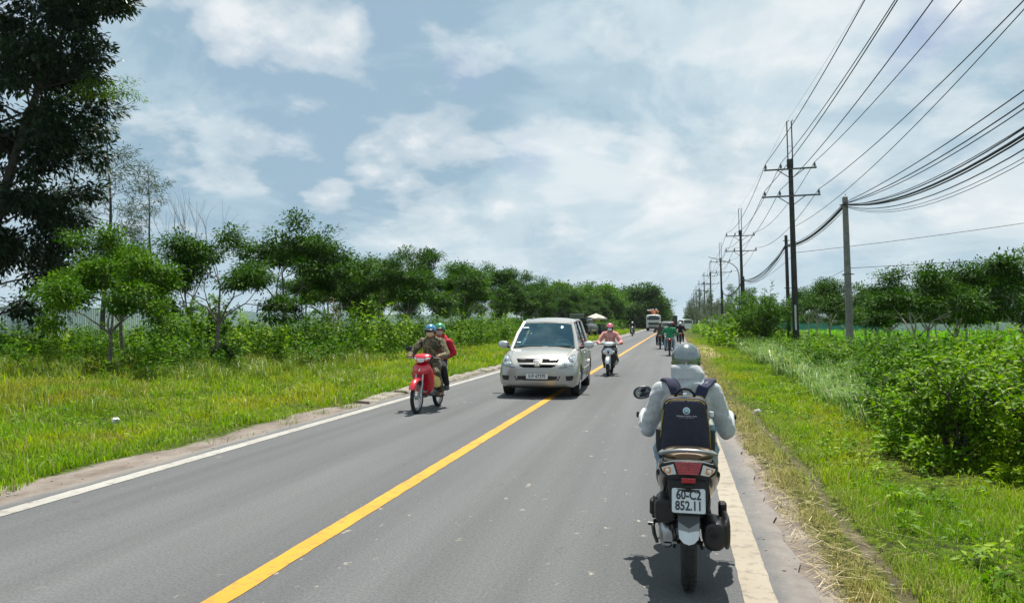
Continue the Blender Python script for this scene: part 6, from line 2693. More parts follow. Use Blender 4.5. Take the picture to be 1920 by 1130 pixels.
# ------------------------------------------------------------------ pink rider on a silver scooter, oncoming
PK = (-2.0, 23.85, 0.0)
palp = dict(body=BLACK, panel=silver_paint, cowl=paint('pale_grey_cowl', (0.36, 0.42, 0.45), 0.3, 0.3), seat=BLACK, fender=silver_paint, rim=MATTE, shield=BLACK)
scooter('silver and black scooter with its rider in pink, on the yellow centre line', PK, math.pi, palp, rear=False, mirrors=())
pink = pmat('pink_cloth', (0.46, 0.165, 0.165), 0.9, 0, 0.3, 14, 0.2, 100, col2=(0.66, 0.33, 0.31))
J = rider_joints(seat=0.785, y0=0.42, hand=(0.29, 0.895, 0.955), foot=(0.135, 0.78, 0.31), knee=(0.17, 0.80, 0.72), lean=0.06, sh=0.185, size=0.98, elbow_out=0.12)
pp = person('person in pink jacket and pink helmet with a white mask riding the silver scooter', PK, math.pi, J, pink, black_cloth, shoe_dark, paint('pink_helmet', (0.66, 0.085, 0.19), 0, 0.35), SKIN, pmat('pale_mask', (0.62, 0.65, 0.66), 0.9), 0.011, scarf=black_cloth, jwr=0.009, trim=paint('pink_peak', (0.62, 0.085, 0.19), 0, 0.35))
mb = MB()
jk = [c for c in COL.objects if c.parent == pp and c.name.startswith('jacket')][0]
bvj = bvh_of(jk.data)
for sg in (-1, 1):
    pts = []
    for k in range(8):
        t = k / 7
        x, z = sg * (.10 - .065 * t), 1.27 - .24 * t
        h_ = bvj.ray_cast(Vector((x, 2, z)), Vector((0, -1, 0)))
        pts.append((h_[0] if h_[0] else Vector((x, .6, z))) + Vector((0, .006, 0)))
    mb.tube(pts, .010, 6, flat=.5)
mb.build('bag_straps', pmat('cream_strap', (0.62, 0.50, 0.42), 0.8), pp)

# ================================================================== SILVER CAR (front is +y in its own frame)
def catmull(rows, sub):
    out = []
    n = len(rows)
    for i in range(n - 1):
        p0, p1, p2, p3 = rows[max(i - 1, 0)], rows[i], rows[i + 1], rows[min(i + 2, n - 1)]
        for k in range(sub):
            t = k / sub
            out.append([0.5 * ((2 * b) + (-a + c) * t + (2 * a - 5 * b + 4 * c - d) * t * t + (-a + 3 * b - 3 * c + d) * t ** 3) for a, b, c, d in zip(p0, p1, p2, p3)])
    out.append(list(rows[-1]))
    return out


def car_ring(y, zb, wb, wm, zm, wt, zt, zc):
    half = [(0, zb), (wb * .6, zb), (wb * .92, zb + .01), (wb, zb + .06), ((wb + wm * 2) / 3 + .004, zb + (zm - zb) * .55), (wm, zm), (wm * .55 + wt * .45 + .012, zm + (zt - zm) * .55), (wt, zt), (wt * .93, zt + (zc - zt) * .35), (wt * .75, zt + (zc - zt) * .62), (wt * .4, zt + (zc - zt) * .92), (0, zc)]
    pts = [Vector((x, y, z)) for x, z in half]
    pts += [Vector((-x, y, z)) for x, z in half[-2:0:-1]]
    return pts


def boolean_cut(me, cutters):
    o = bpy.data.objects.new('tmp', me)
    COL.objects.link(o)
    cs = []
    for c in cutters:
        co = bpy.data.objects.new('tmpc', c)
        COL.objects.link(co)
        cs.append(co)
        md = o.modifiers.new('b', 'BOOLEAN')
        md.operation = 'DIFFERENCE'
        md.solver = 'EXACT'
        md.object = co
    dg = bpy.context.evaluated_depsgraph_get()
    res = bpy.data.meshes.new_from_object(o.evaluated_get(dg))
    for c in cs + [o]:
        bpy.data.objects.remove(c)
    res.set_sharp_from_angle(angle=R(32))
    return res


def car_wheel(parent, x, y, Rr, w, mt, rim_mt):
    sg = 1 if x > 0 else -1
    mb = MB()
    prof = [(Rr * .64, -w / 2 * .86), (Rr * .8, -w / 2), (Rr * .94, -w / 2 * .95), (Rr, -w / 2 * .72), (Rr, w / 2 * .72), (Rr * .94, w / 2 * .95), (Rr * .8, w / 2), (Rr * .64, w / 2 * .86)]
    mb.lathe(prof, (x, y, Rr), 'X', 40, closed=True)
    t = mb.build('wheel', mt, parent, 40)
    mb = MB()
    mb.lathe([(Rr * .66, -w * .4), (Rr * .66, w * .4), (Rr * .60, w * .4), (Rr * .56, -w * .4)], (x, y, Rr), 'X', 36, closed=True)
    for k in range(6):
        a = 2 * math.pi * k / 6
        d = Vector((0, math.cos(a), math.sin(a)))
        mb.tube([Vector((x + sg * w * .36, y, Rr)) + d * .03, Vector((x + sg * w * .40, y, Rr)) + d * Rr * .6], [.035, .026], 6, flat=.5)
    mb.cyl((x - w * .3, y, Rr), (x + sg * w * .42, y, Rr), .05, seg=16)
    mb.build('rim', rim_mt, t)
    return t


car_paint = pmat('champagne_silver_paint', (0.385, 0.38, 0.352), 0.28, 0.5, 0.03, 2, coat=0.5)
black_trim = pmat('black_trim', (0.012, 0.012, 0.013), 0.5)
WIND = glass_mat('windscreen_glass', (0.40, 0.78, 0.86), 0.01, 2.4, (0.50, 0.86, 1.0))
SIDEG = glass_mat('side_glass', (0.16, 0.24, 0.27), 0.01, 1.5)
seat_cloth = pmat('seat_cloth', (0.14, 0.20, 0.23), 0.9)
dash_mat = pmat('dashboard', (0.50, 0.52, 0.48), 0.8)
hl_glass = pmat('headlamp_glass', (0.15, 0.19, 0.205), 0.10, 0.3, 0.5, 14, coat=0.9, col2=(0.40, 0.45, 0.47))


GRILLE = pmat('grille_black', (0.006, 0.006, 0.006), 0.9, spec=0.1)


def silver_car(loc, rotz):
    r = thing('car', 'champagne silver people carrier coming towards the camera over the yellow line', 'car', loc, rotz)
    st = [  # y, zb, wb, wm, zm, wt, zt, zc
        (2.225, .34, .40, .46, .50, .40, .62, .655),
        (2.19, .27, .66, .70, .48, .60, .66, .72),
        (2.10, .235, .78, .815, .48, .735, .72, .80),
        (1.95, .22, .83, .865, .50, .785, .80, .90),
        (1.70, .21, .845, .880, .55, .80, .88, .985),
        (1.40, .21, .85, .885, .58, .80, .94, 1.045),
        (1.10, .21, .85, .885, .60, .80, .985, 1.085),
        (0.98, .21, .85, .885, .60, .805, 1.0, 1.06),
        (0.60, .21, .85, .885, .60, .812, 1.02, 1.03),
        (-.50, .21, .85, .885, .60, .815, 1.03, 1.035),
        (-1.4, .22, .85, .885, .62, .81, 1.04, 1.045),
        (-2.0, .24, .83, .87, .62, .79, 1.05, 1.055),
        (-2.28, .30, .74, .80, .62, .73, 1.05, 1.055),
        (-2.34, .38, .60, .70, .62, .64, 1.0, 1.02)]
    rows = catmull(st, 5)
    mb = MB()
    mb.loft([car_ring(*q) for q in rows])
    me = mb.mesh('body', car_paint, 0)
    cut = []
    for y in (1.375, -1.375):
        c = MB()
        c.cyl((-1.2, y, .325), (1.2, y, .325), .385, seg=40)
        cut.append(c.mesh('cut', black_trim, 0))
    solid = bvh_of(me)
    for q in cut:
        q.materials.clear()
        q.materials.append(car_paint)
    me = boolean_cut(me, cut)
    me.polygons.foreach_set('use_smooth', [True] * len(me.polygons))
    me.set_sharp_from_angle(angle=R(35))
    me.name = 'body'
    body = put('body', me, r)
    mb = MB()
    for y in (1.375, -1.375):
        mb.box((0, y, .40), (1.52, .74, .40))
    mb.box((0, 0, .26), (1.4, 3.9, .12))
    mb.build('underbody', MATTE, r, 0)
    for x, y in ((.755, 1.375), (-.755, 1.375), (.755, -1.375), (-.755, -1.375)):
        car_wheel(r, x, y, .325, .205, RUBBER, ALU)
    bv = bvh_of(me)
    P = lambda pts, off, rings=3, edge=4: patch(solid, pts, off, 'Y', 1, rings, edge, 6.0)
    # lower bumper intake, fog recesses
    P([(-.50, .482), (.50, .482), (.46, .385), (-.46, .385)], .006).build('lower_intake', black_trim, r)
    mb = MB()
    for k in range(3):
        patch(solid, [(-.40, .405 + k * .022), (.40, .405 + k * .022), (.40, .411 + k * .022), (-.40, .411 + k * .022)], .010, 'Y', 1, 1, 8, mb=mb)
    mb.build('intake_bars', MATTE, r)
    for sg in (-1, 1):
        P([(sg * .61, .482), (sg * .765, .49), (sg * .775, .44), (sg * .74, .385), (sg * .625, .385)], .006).build('fog_recess', black_trim, r)
    # bumper crease
    mb = MB()
    for z, rad in ((.345, .008), (.63, .006)):
        pts = []
        for k in range(25):
            x = -.78 + 1.56 * k / 24
            h = solid.ray_cast(Vector((x, 6, z - .03 * abs(x) ** 2 * (1 if z < .5 else -1))), Vector((0, -1, 0)))
            if h[0]:
                pts.append(h[0])
        mb.tube(pts, rad, 6)
    mb.build('bumper_crease', car_paint, r)
    # grille
    gr = P([(-.47, .828), (.47, .828), (.44, .775), (.38, .685), (.30, .655), (-.30, .655), (-.38, .685), (-.44, .775)], .006, 4, 4).build('grille', GRILLE, r)
    P([(-.435, .757), (.435, .757), (.40, .715), (-.40, .715)], .018, 3, 8).build('grille_bar', car_paint, gr)
    mb = MB()
    pts = []
    for k in range(21):
        x = -.47 + .94 * k / 20
        h = solid.ray_cast(Vector((x, 6, .838)), Vector((0, -1, 0)))
        pts.append(h[0] + Vector((0, .008, 0)))
    mb.tube(pts, .006, 6)
    mb.build('grille_trim', CHROME, gr)
    bg = P([(-.085, .83), (.085, .83), (.10, .79), (.065, .70), (.04, .672), (-.04, .672), (-.065, .70), (-.10, .79)], .028, 3, 4).build('badge_plate', car_paint, gr)
    y0 = max(v.co.y for v in bg.data.vertices) + .004
    mb = MB()
    for rx, rz, cz in ((.062, .042, .762), (.040, .017, .776), (.016, .040, .762)):
        mb.tube([Vector((rx * math.cos(a), y0 - .05 * (.8 - .762 - rz * math.sin(a)) , cz + rz * math.sin(a))) for a in [2 * math.pi * k / 28 for k in range(28)]], .0055, 6, closed=True)
    mb.build('badge', CHROME, bg)
    # headlamps
    for sg in (-1, 1):
        hl = P([(sg * .475, .655), (sg * .60, .665), (sg * .76, .70), (sg * .80, .76), (sg * .805, .84), (sg * .775, .905), (sg * .72, .915), (sg * .66, .88), (sg * .57, .77)], .010, 5, 4).build('headlight', hl_glass, r)
        for x, z, q in ((.70, .80, .062), (.60, .722, .042)):
            mb = MB()
            h = solid.ray_cast(Vector((sg * x, 6, z)), Vector((0, -1, 0)))
            mb.ell(h[0] + Vector((0, .006, 0)), (q, .018, q), seg=18, rings=8)
            mb.build('reflector_bowl', CHROME, hl)
        mb = MB()
        ol = [(.475, .655), (.60, .665), (.76, .70), (.80, .76), (.805, .84), (.775, .905), (.72, .915), (.66, .88), (.57, .77)]
        pts = []
        for k in range(len(ol)):
            a, b = ol[k], ol[(k + 1) % len(ol)]
            for t in (0, .5):
                h = solid.ray_cast(Vector((sg * (a[0] + (b[0] - a[0]) * t), 6, a[1] + (b[1] - a[1]) * t)), Vector((0, -1, 0)))
                if h[0]:
                    pts.append(h[0] + Vector((0, .003, 0)))
        mb.tube(pts, .007, 5, closed=True)
        mb.build('lamp_seal', black_trim, hl)
    number_plate(r, (0, 2.262, .475), .47, .112, ['51F 67270'], 0.0, 1, .102, .86, None, .0024)
    # hood shut line, door lines
    mb = MB()
    for sg in (-1, 1):
        pts = []
        for k in range(14):
            y = 1.98 - .98 * k / 13
            h = bv.ray_cast(Vector((sg * (.60 + .10 * k / 13), y, 3)), Vector((0, 0, -1)))
            if h[0]:
                pts.append(h[0] + Vector((0, 0, -.001)))
        mb.tube(pts, .004, 5)
        for y in (.93, -.28, -1.22):
            pts = []
            for k in range(12):
                z = .30 + .70 * k / 11
                h = bv.ray_cast(Vector((sg * 3, y - (.25 * max(0, (.55 - z)) if y < -1 else 0), z)), Vector((-sg, 0, 0)))
                if h[0]:
                    pts.append(h[0])
            if len(pts) > 2:
                mb.tube(pts, .0045, 5)
    mb.build('shut_lines', black_trim, r)
    for sg in (-1, 1):
        mb = MB()
        pts = []
        for k in range(16):
            y = .90 - 1.75 * k / 15
            h = bv.ray_cast(Vector((sg * 3, y, .56)), Vector((-sg, 0, 0)))
            if h[0] and abs(h[0].x) > .7:
                pts.append(h[0])
        mb.tube(pts, .022, 8)
        mb.build('side_moulding', car_paint, r)
        for y in (-.10, -1.05):
            h = bv.ray_cast(Vector((sg * 3, y, .90)), Vector((-sg, 0, 0)))
            mb = MB()
            mb.box(h[0] + Vector((sg * .012, 0, 0)), (.028, .17, .03), bev=.01)
            mb.build('door_handle', CHROME, r)
    # roof, pillars
    roof_rows = [(.42, .560, 1.588, 1.615), (.34, .575, 1.612, 1.642), (.12, .592, 1.652, 1.692), (-.35, .605, 1.682, 1.735), (-.95, .605, 1.685, 1.742), (-1.5, .60, 1.675, 1.73), (-1.95, .58, 1.64, 1.69), (-2.12, .565, 1.60, 1.64)]
    rr_ = catmull(roof_rows, 3)
    mb = MB()
    rings = []
    for y, hw, ze, zc in rr_:
        bow = .07 if y > .3 else 0
        top = []
        for k in range(13):
            x = -1 + 2 * k / 12
            zz = ze + (zc - ze) * (1 - abs(x) ** 2.6)
            yy = y + .09 * (1 - x * x) * max(0, min(1, (y + .2) / .55))
            top.append(Vector((x * hw, yy, zz)))
        bot = [p - Vector((0, 0, .03)) for p in top[::-1]]
        rings.append(top + bot)
    mb.loft(rings)
    mb.build('roof', car_paint, r, 50)
    A0, A1 = Vector((.735, 1.06, 1.035)), Vector((.572, .38, 1.60))
    B0, B1 = Vector((.805, -.26, 1.03)), Vector((.606, -.36, 1.675))
    C0, C1 = Vector((.80, -1.24, 1.04)), Vector((.604, -1.25, 1.675))
    D0, D1 = Vector((.755, -2.20, 1.05)), Vector((.572, -2.0, 1.625))
    for sg in (-1, 1):
        S = lambda v: Vector((v.x * sg, v.y, v.z))
        mb = MB()
        mb.tube([S(A0 + Vector((0.02, .06, -.05))), S(A0.lerp(A1, .5) + Vector((.022, .03, .02))), S(A1 + Vector((0, -.04, .02)))], [.055, .042, .038], 8, flat=.8)
        mb.build('front_pillar', car_paint, r)
        mb = MB()
        mb.tube([S(A1), S(B1), S(C1), S(D1)], .03, 8)
        mb.build('roof_rail', car_paint, r)
        for a, b in ((B0, B1), (C0, C1)):
            mb = MB()
            mb.tube([S(a - Vector((0, 0, .04))), S(b)], [.05, .036], 6, flat=.5)
            mb.build('door_pillar', black_trim, r)
        mb = MB()
        mb.tube([S(D0 + Vector((0, .10, -.05))), S(D1 + Vector((0, .06, 0)))], [.13, .09], 8, flat=.5)
        mb.build('rear_pillar', car_paint, r)
        for (a0, a1, b0, b1) in ((A0 + Vector((.05, -.22, 0)), A1 + Vector((.012, -.10, -.03)), B0, B1 - Vector((0, 0, .03))), (B0, B1 - Vector((0, 0, .03)), C0, C1 - Vector((0, 0, .03))), (C0, C1 - Vector((0, 0, .03)), D0, D1 - Vector((0, 0, .03)))):
            mb = MB()
            q = [S(a0), S(a1), S(b1), S(b0)]
            nrm = Vector((sg * .004, 0, .001))
            mb.add(q + [p - nrm for p in q], [(0, 1, 2, 3), (7, 6, 5, 4), (0, 4, 5, 1), (1, 5, 6, 2), (2, 6, 7, 3), (3, 7, 4, 0)])
            g = mb.build('side_window', SIDEG, r, 0)
            mb = MB()
            mb.tube(q, .012, 6, closed=True)
            mb.build('window_seal', black_trim, g)
        # mirror
        mb = MB()
        mb.ell((sg * 1.0, .80, 1.105), (.125, .075, .085), seg=20, rings=12, e=2.8)
        mr = mb.build('door_mirror', pmat('mirror_silver', (0.56, 0.58, 0.585), 0.25, 0.55, 0.03, 3, coat=.5) if sg < 0 else bpy.data.materials['mirror_silver'], r)
        mb = MB()
        mb.tube([(sg * .80, .83, 1.04), (sg * .90, .82, 1.06)], [.04, .03], 8)
        mb.ell((sg * .985, .772, 1.105), (.115, .06, .078), seg=18, rings=10, e=2.8)
        mb.build('mirror_foot', black_trim, mr)
    # windscreen
    mb = MB()
    n, m_ = 14, 8
    vs, fs = [], []
    for j in range(m_ + 1):
        t = j / m_
        for i in range(n + 1):
            x = -1 + 2 * i / n
            bow = .13 * (1 - t) + .09 * t
            hw = .715 * (1 - t) + .562 * t
            vs.append((x * hw, 1.055 + (.385 - 1.055) * t + bow * (1 - x * x), 1.055 + (1.602 - 1.055) * t + .03 * math.sin(math.pi * t) + .022 * t * (1 - x * x)))
    for j in range(m_):
        for i in range(n):
            a = j * (n + 1) + i
            fs.append((a, a + 1, a + n + 2, a + n + 1))
    mb.add(vs, fs)
    ws = mb.build('windscreen', WIND, r, 60)
    edge = vs[:n + 1] + [vs[j * (n + 1) + n] for j in range(1, m_ + 1)] + [vs[m_ * (n + 1) + i] for i in range(n - 1, -1, -1)] + [vs[j * (n + 1)] for j in range(m_ - 1, 0, -1)]
    mb = MB()
    mb.tube(edge, .013, 6, closed=True)
    mb.build('screen_seal', black_trim, ws)
    mb = MB()
    for (a, b) in (((-.10, 1.20, 1.075), (-.62, 1.09, 1.09)), ((.55, 1.13, 1.075), (.02, 1.17, 1.085))):
        mb.tube([a, b], .012, 6)
    mb.build('wiper', black_trim, r)
    mb = MB()
    mb.box((.49, .62, 1.50), (.14, .006, .03), Matrix.Rotation(R(50), 3, 'X'))
    mb.build('toll_sticker', PLATE_W, ws)
    mb = MB()
    mb.box((.60, .98, 1.165), (.09, .006, .022), Matrix.Rotation(R(50), 3, 'X'))
    mb.build('inspection_sticker', PLATE_W, ws)
    # cowl panel below the screen
    mb = MB()
    mb.sweep([(0, .80, 1.0, .74, .05, 4), (0, 1.02, 1.045, .73, .018, 4), (0, 1.16, 1.065, .60, .010, 4)], 18, 3)
    mb.build('scuttle', black_trim, r)
    # inside
    mb = MB()
    mb.sweep([(0, .58, .98, .72, .10, 3.5), (0, .78, 1.03, .72, .085, 3.5), (0, 1.0, 1.045, .70, .03, 3.5)], 18, 3)
    mb.ell((-.37, .70, 1.10), (.19, .13, .05), seg=16, rings=8)
    mb.build('dashboard', dash_mat, r)
    mb = MB()
    c = Vector((-.37, .52, 1.06))
    Rm = Matrix.Rotation(R(-62), 3, 'X')
    mb.tube([c + Rm @ Vector((.185 * math.cos(a), .185 * math.sin(a), 0)) for a in [2 * math.pi * k / 28 for k in range(28)]], .015, 8, closed=True)
    mb.ell(c, (.07, .05, .05))
    mb.box(c, (.34, .03, .02), Rm)
    mb.build('steering_wheel', dash_mat, r)
    for x in (-.37, .37):
        mb = MB()
        mb.box((x, -.05, .70), (.50, .50, .16), bev=.05)
        mb.box((x, -.28, 1.02), (.48, .14, .62), Matrix.Rotation(R(12), 3, 'X'), bev=.06)
        mb.box((x, -.36, 1.43), (.26, .10, .19), Matrix.Rotation(R(8), 3, 'X'), bev=.045)
        mb.build('front_seat', seat_cloth, r)
    mb = MB()
    mb.box((0, -1.15, .70), (1.3, .5, .16), bev=.05)
    mb.box((0, -1.40, 1.0), (1.3, .14, .55), bev=.06)
    for x in (-.4, .4):
        mb.box((x, -1.44, 1.38), (.25, .09, .17), bev=.04)
    mb.build('rear_seat', seat_cloth, r)
    mb = MB()
    mb.box((0, .30, 1.545), (.25, .03, .07), bev=.015)
    mb.cyl((0, .34, 1.60), (0, .31, 1.56), .012, seg=8)
    mb.build('rear_view_mirror', black_trim, r)
    mb = MB()
    mb.box((.33, .24, 1.585), (.40, .17, .015), Matrix.Rotation(R(-8), 3, 'X'), bev=.006)
    mb.box((-.33, .24, 1.585), (.40, .17, .015), Matrix.Rotation(R(-8), 3, 'X'), bev=.006)
    mb.build('sun_visors', dash_mat, r)
    mb = MB()
    mb.box((0, -2.14, 1.33), (1.06, .012, .46), Matrix.Rotation(R(-14), 3, 'X'))
    mb.build('rear_window', SIDEG, r, 0)
    mb = MB()
    mb.box((0, -2.25, .80), (1.30, .06, .5), bev=.03)
    mb.build('tailgate', car_paint, r)
    for sg in (-1, 1):
        mb = MB()
        mb.box((sg * .70, -2.24, 1.12), (.12, .12, .36), bev=.03)
        mb.build('rear_light', RED_LENS, r)
    return r


silver_car((-3.0, 18.0, 0), math.pi + R(2.3))

# ================================================================== FENCES
def corrugated(name, w, h, mt, pitch=0.19, dep=0.035):
    n = int(round(w / pitch))
    V, F = [], []
    for i in range(n):
        for x, d in ((0, 0), (.30, 0), (.42, -dep), (.88, -dep)):
            V += [((i + x) * w / n, d, 0), ((i + x) * w / n, d, h)]
    V += [(w, 0, 0), (w, 0, h)]
    for k in range(len(V) // 2 - 1):
        F.append((2 * k, 2 * k + 2, 2 * k + 3, 2 * k + 1))
    m = len(V)
    V += [(x, y + .004, z) for x, y, z in V]
    F += [(b + m, a + m, d + m, c + m) for a, b, c, d in F]
    return np_mesh(name, V, F, [mt])


pale_blue = pmat('pale_blue_sheet', (0.66, 0.79, 0.81), 0.55, 0, 0.05, 0.5, col2=(0.72, 0.82, 0.84))
teal_sheet = pmat('teal_sheet', (0.02, 0.20, 0.17), 0.5, 0, 0.1, 1)
grey_sheet = pmat('pale_grey_sheet', (0.45, 0.50, 0.53), 0.55, 0, 0.06, 0.6)
post_mat = pmat('fence_post', (0.16, 0.15, 0.14), 0.8)

fr = thing('sheet_fence', 'long pale blue corrugated sheet fence behind the left roadside trees', 'fence', (-36.0, 14.0, 0.0))
pm = corrugated('sheet_panel', 2.95, 2.48, pale_blue)
pp_ = MB()
pp_.box((0, .07, 1.2), (.08, .08, 2.6))
ppm = pp_.mesh('post', post_mat, 0)
rv = random.Random(4)
for i in range(66):
    o = put('sheet_panel', pm, fr)
    o.location = (rv.uniform(-.012, .012) - .05 * 0, i * 3.0, rv.uniform(-.03, .02))
    o.rotation_euler = (0, 0, R(90))
    o = put('fence_post', ppm, fr)
    o.location = (0, i * 3.0 - .02, 0)
    o.rotation_euler = (0, 0, R(90))

a_ = at_depth(1380, 620, 150)
b_ = at_depth(2080, 620, 150)
dirv = Vector((b_.x - a_.x, b_.y - a_.y, 0))
ang = math.atan2(dirv.y, dirv.x)
ln_f = dirv.length
split = (1672 - 1380) / 700.0
for nm, lb, x0, x1, mt in (('sheet_fence', 'far teal sheet fence across the field, left of the grey one', 0, split, teal_sheet), ('sheet_fence', 'far pale grey sheet fence across the bright field at the right edge', split, 1.0, grey_sheet)):
    s = a_ + dirv * x0
    f = thing(nm, lb, 'fence', (s.x, s.y, -.34), ang)
    pmx = corrugated('sheet_panel', 2.96, 1.75, mt, .25)
    for i in range(int(ln_f * (x1 - x0) / 3.0)):
        o = put('sheet_panel', pmx, f)
        o.location = (i * 3.0, rv.uniform(-.015, .015), rv.uniform(-.03, .02))
        o = put('fence_post', ppm, f)
        o.location = (i * 3.0 - .02, 0, -.95)

# tree lines beyond the fences
for i in range(40):
    x, y = -58 - rv.uniform(0, 34), 34 + i * 6 + rv.uniform(-3, 3)
    k = rv.uniform(.34, .50)
    plant_tree('background_tree', P_far[i % 2], (x, y, -.3), k, rv.uniform(0, 6.28), 'rounded tree of the low tree line beyond the pale blue fence', group='tree line beyond the left fence', zs=k * .92)
for i in range(34):
    q = a_ + dirv * (i / 30.0) * 1.05 + Vector((-dirv.y, dirv.x, 0)).normalized() * rv.uniform(8, 34)
    k = rv.uniform(.40, .62)
    plant_tree('background_tree', P_far[(i + 1) % 2], (q.x, q.y, -.4), k, rv.uniform(0, 6.28), 'dark tree of the tree line beyond the far field fence', group='tree line beyond the field', zs=k * .9)

# ================================================================== POLES AND WIRES
pole_dark = pmat('weathered_dark_concrete', (0.022, 0.021, 0.021), 0.9, 0, 0.3, 3, 0.3, 30, col2=(0.055, 0.052, 0.05))
pole_grey = pmat('grey_concrete', (0.15, 0.142, 0.135), 0.92, 0, 0.25, 4, 0.5, 40, col2=(0.25, 0.24, 0.23))
steel = pmat('galvanised_steel', (0.075, 0.078, 0.082), 0.6, 0.4, 0.15, 10)
porcelain = pmat('insulator_glaze', (0.06, 0.085, 0.085), 0.25, 0, 0.15, 20)
wire_mat = pmat('cable', (0.012, 0.012, 0.013), 0.6, 0, 0.1, 2)
white_plate = pmat('white_marker', (0.60, 0.62, 0.62), 0.6)
LEAN = R(-1.25)
INS_U = (-1.46, -.58, 1.36)
INS_L = (-1.55, -.68, 1.55)
Z_U, Z_L = 11.0, 9.35


def hv_pole(loc, label, lean=LEAN, detail=True, group=None):
    r = thing('power_pole', label, 'power pole', loc, 0, group)
    r.rotation_euler = (0, lean, 0)
    mb = MB()
    mb.tube([(0, 0, -.6), (0, 0, 4), (0, 0, 9), (0, 0, 11.62)], [.20, .175, .145, .125], 14)
    mb.box((-.02, 0, 11.35), (.36, .20, .55), bev=.02)
    sh = mb.build('pole_shaft', pole_dark, r)
    for x in (-.135, .135):
        mb = MB()
        mb.box((x, 0, 12.72), (.065, .065, 2.45))
        mb.build('steel_upright', steel, r)
    mb = MB()
    mb.box((0, 0, 12.42), (.22, .03, .02))
    mb.tube([(-.14, 0, 13.9), (-.05, 0, 13.97), (.02, 0, 14.02)], .022, 6)
    mb.tube([(.13, 0, 13.93), (.20, 0, 14.04), (.24, 0, 13.97), (.22, 0, 13.9)], .018, 6)
    mb.build('top_bracket', steel, r)
    for z, ins, l in ((Z_U, INS_U, 1.46), (Z_L, INS_L, 1.62)):
        mb = MB()
        mb.box((-.04, -.14, z), (l * 2, .09, .085))
        for sg in (-1, 1):
            mb.cyl((sg * l - .04 - .0, -.2, z), (sg * l - .04, -.08, z), .06, seg=10)
        arm = mb.build('crossarm', steel, r)
        mb = MB()
        for sg in (-1, 1):
            mb.tube([(sg * .78, -.14, z - .03), (sg * .10, -.14, z - .52)], .028, 6)
        mb.build('arm_brace', steel, arm)
        for x in ins:
            mb = MB()
            mb.lathe([(.02, .03), (.02, .10), (.085, .10), (.085, .13), (.05, .16), (.075, .18), (.072, .21), (.045, .24), (.05, .28), (.035, .33), (0, .34)], (x, -.14, z), 'Z', 14)
            mb.build('insulator', porcelain, arm)
    if detail:
        mb = MB()
        mb.box((-.02, -.19, 1.98), (.11, .02, 1.5), bev=.004)
        mb.build('white_marker', white_plate, r)
        mb = MB()
        mb.tube([(-.165, -.12, 0), (-.16, -.12, 4), (-.13, -.12, 9.0)], .018, 6)
        mb.build('earth_cable', steel, r)
    return r


PX = 7.13
pole_y = [11.5 + 36.4 * k for k in range(10)]
plabels = ['nearest black power pole with two crossarms and a white marker near its foot', 'second black power pole with two crossarms, rising above the bush clump', 'third power pole with two crossarms, behind the street lamp', 'fourth power pole along the right side, its foot among the grey-green trees', 'fifth power pole along the right side, seen small behind the fourth']
kids = None
protoP = None
for k, y in enumerate(pole_y):
    lb = 'nearer power pole outside the picture that carries the wires overhead' if k == 0 else (plabels[k - 1] if k <= 5 else 'very small power pole near the far end of the right-hand line')
    if k <= 1:
        o = hv_pole((PX, y, -.1), lb, LEAN if k else 0, True)
        if k == 1:
            protoP = o
            kids = kid_map()
    else:
        o = copy_tree(protoP, kids)
        o.location = (PX, y, -.1)
        o['label'] = lb
        o.rotation_euler = (0, LEAN * rv.uniform(.4, 1.0), 0)
    o['group'] = 'power poles of the right-hand line' if k <= 5 else 'smallest power poles near the horizon'
    pole_y[k] = (y, o.rotation_euler[1])


def on_pole(k, x, z, dz=0.0):
    y, l = pole_y[k]
    return Vector((PX + x * math.cos(l) + z * math.sin(l), y - .14, z * math.cos(l) - .1 + dz))


def span(a, b, sag, n=22):
    return [a.lerp(b, t / n) - Vector((0, 0, 4 * sag * (t / n) * (1 - t / n))) for t in range(n)]


names = {(0, 0): 'left', (0, 1): 'inner left', (0, 2): 'right', (1, 0): 'left', (1, 1): 'inner left', (1, 2): 'right'}
for lv, (ins, z) in enumerate(((INS_U, Z_U), (INS_L, Z_L))):
    for q, x in enumerate(ins):
        pts = []
        for k in range(len(pole_y) - 1):
            pts += span(on_pole(k, x, z + .36, .75 if k == 0 else 0), on_pole(k + 1, x, z + .36), .55 if k == 0 else .95)
        pts.append(on_pole(len(pole_y) - 1, x, z + .36))
        mb = MB()
        mb.tube(pts, .018, 5)
        o = mb.build('power_cable', wire_mat)
        tag(o, 'black power cable on the %s insulators of the %s crossarms' % (names[(lv, q)], ('upper', 'lower')[lv]), 'power cable', 'power cables of the pole line')
for x, z, rad, lb in ((-.14, 13.95, .006, 'thin grey earth wire running over the tops of the power poles'),):
    pts = []
    for k in range(len(pole_y) - 1):
        pts += span(on_pole(k, x, z), on_pole(k + 1, x, z), .35)
    mb = MB()
    mb.tube(pts, rad, 4)
    tag(mb.build('earth_wire', steel), lb, 'power cable')
# extra cable between the crossarm pole shafts and the right
pts = span(on_pole(1, 0.15, 7.5), Vector((7.55, 9.0, 9.6)), .9) + [Vector((7.55, 9.0, 9.6))]
mb = MB()
mb.tube(pts, .013, 5)
tag(mb.build('power_cable', wire_mat), 'single black cable leaving the shaft of the nearest power pole up to the right', 'power cable')

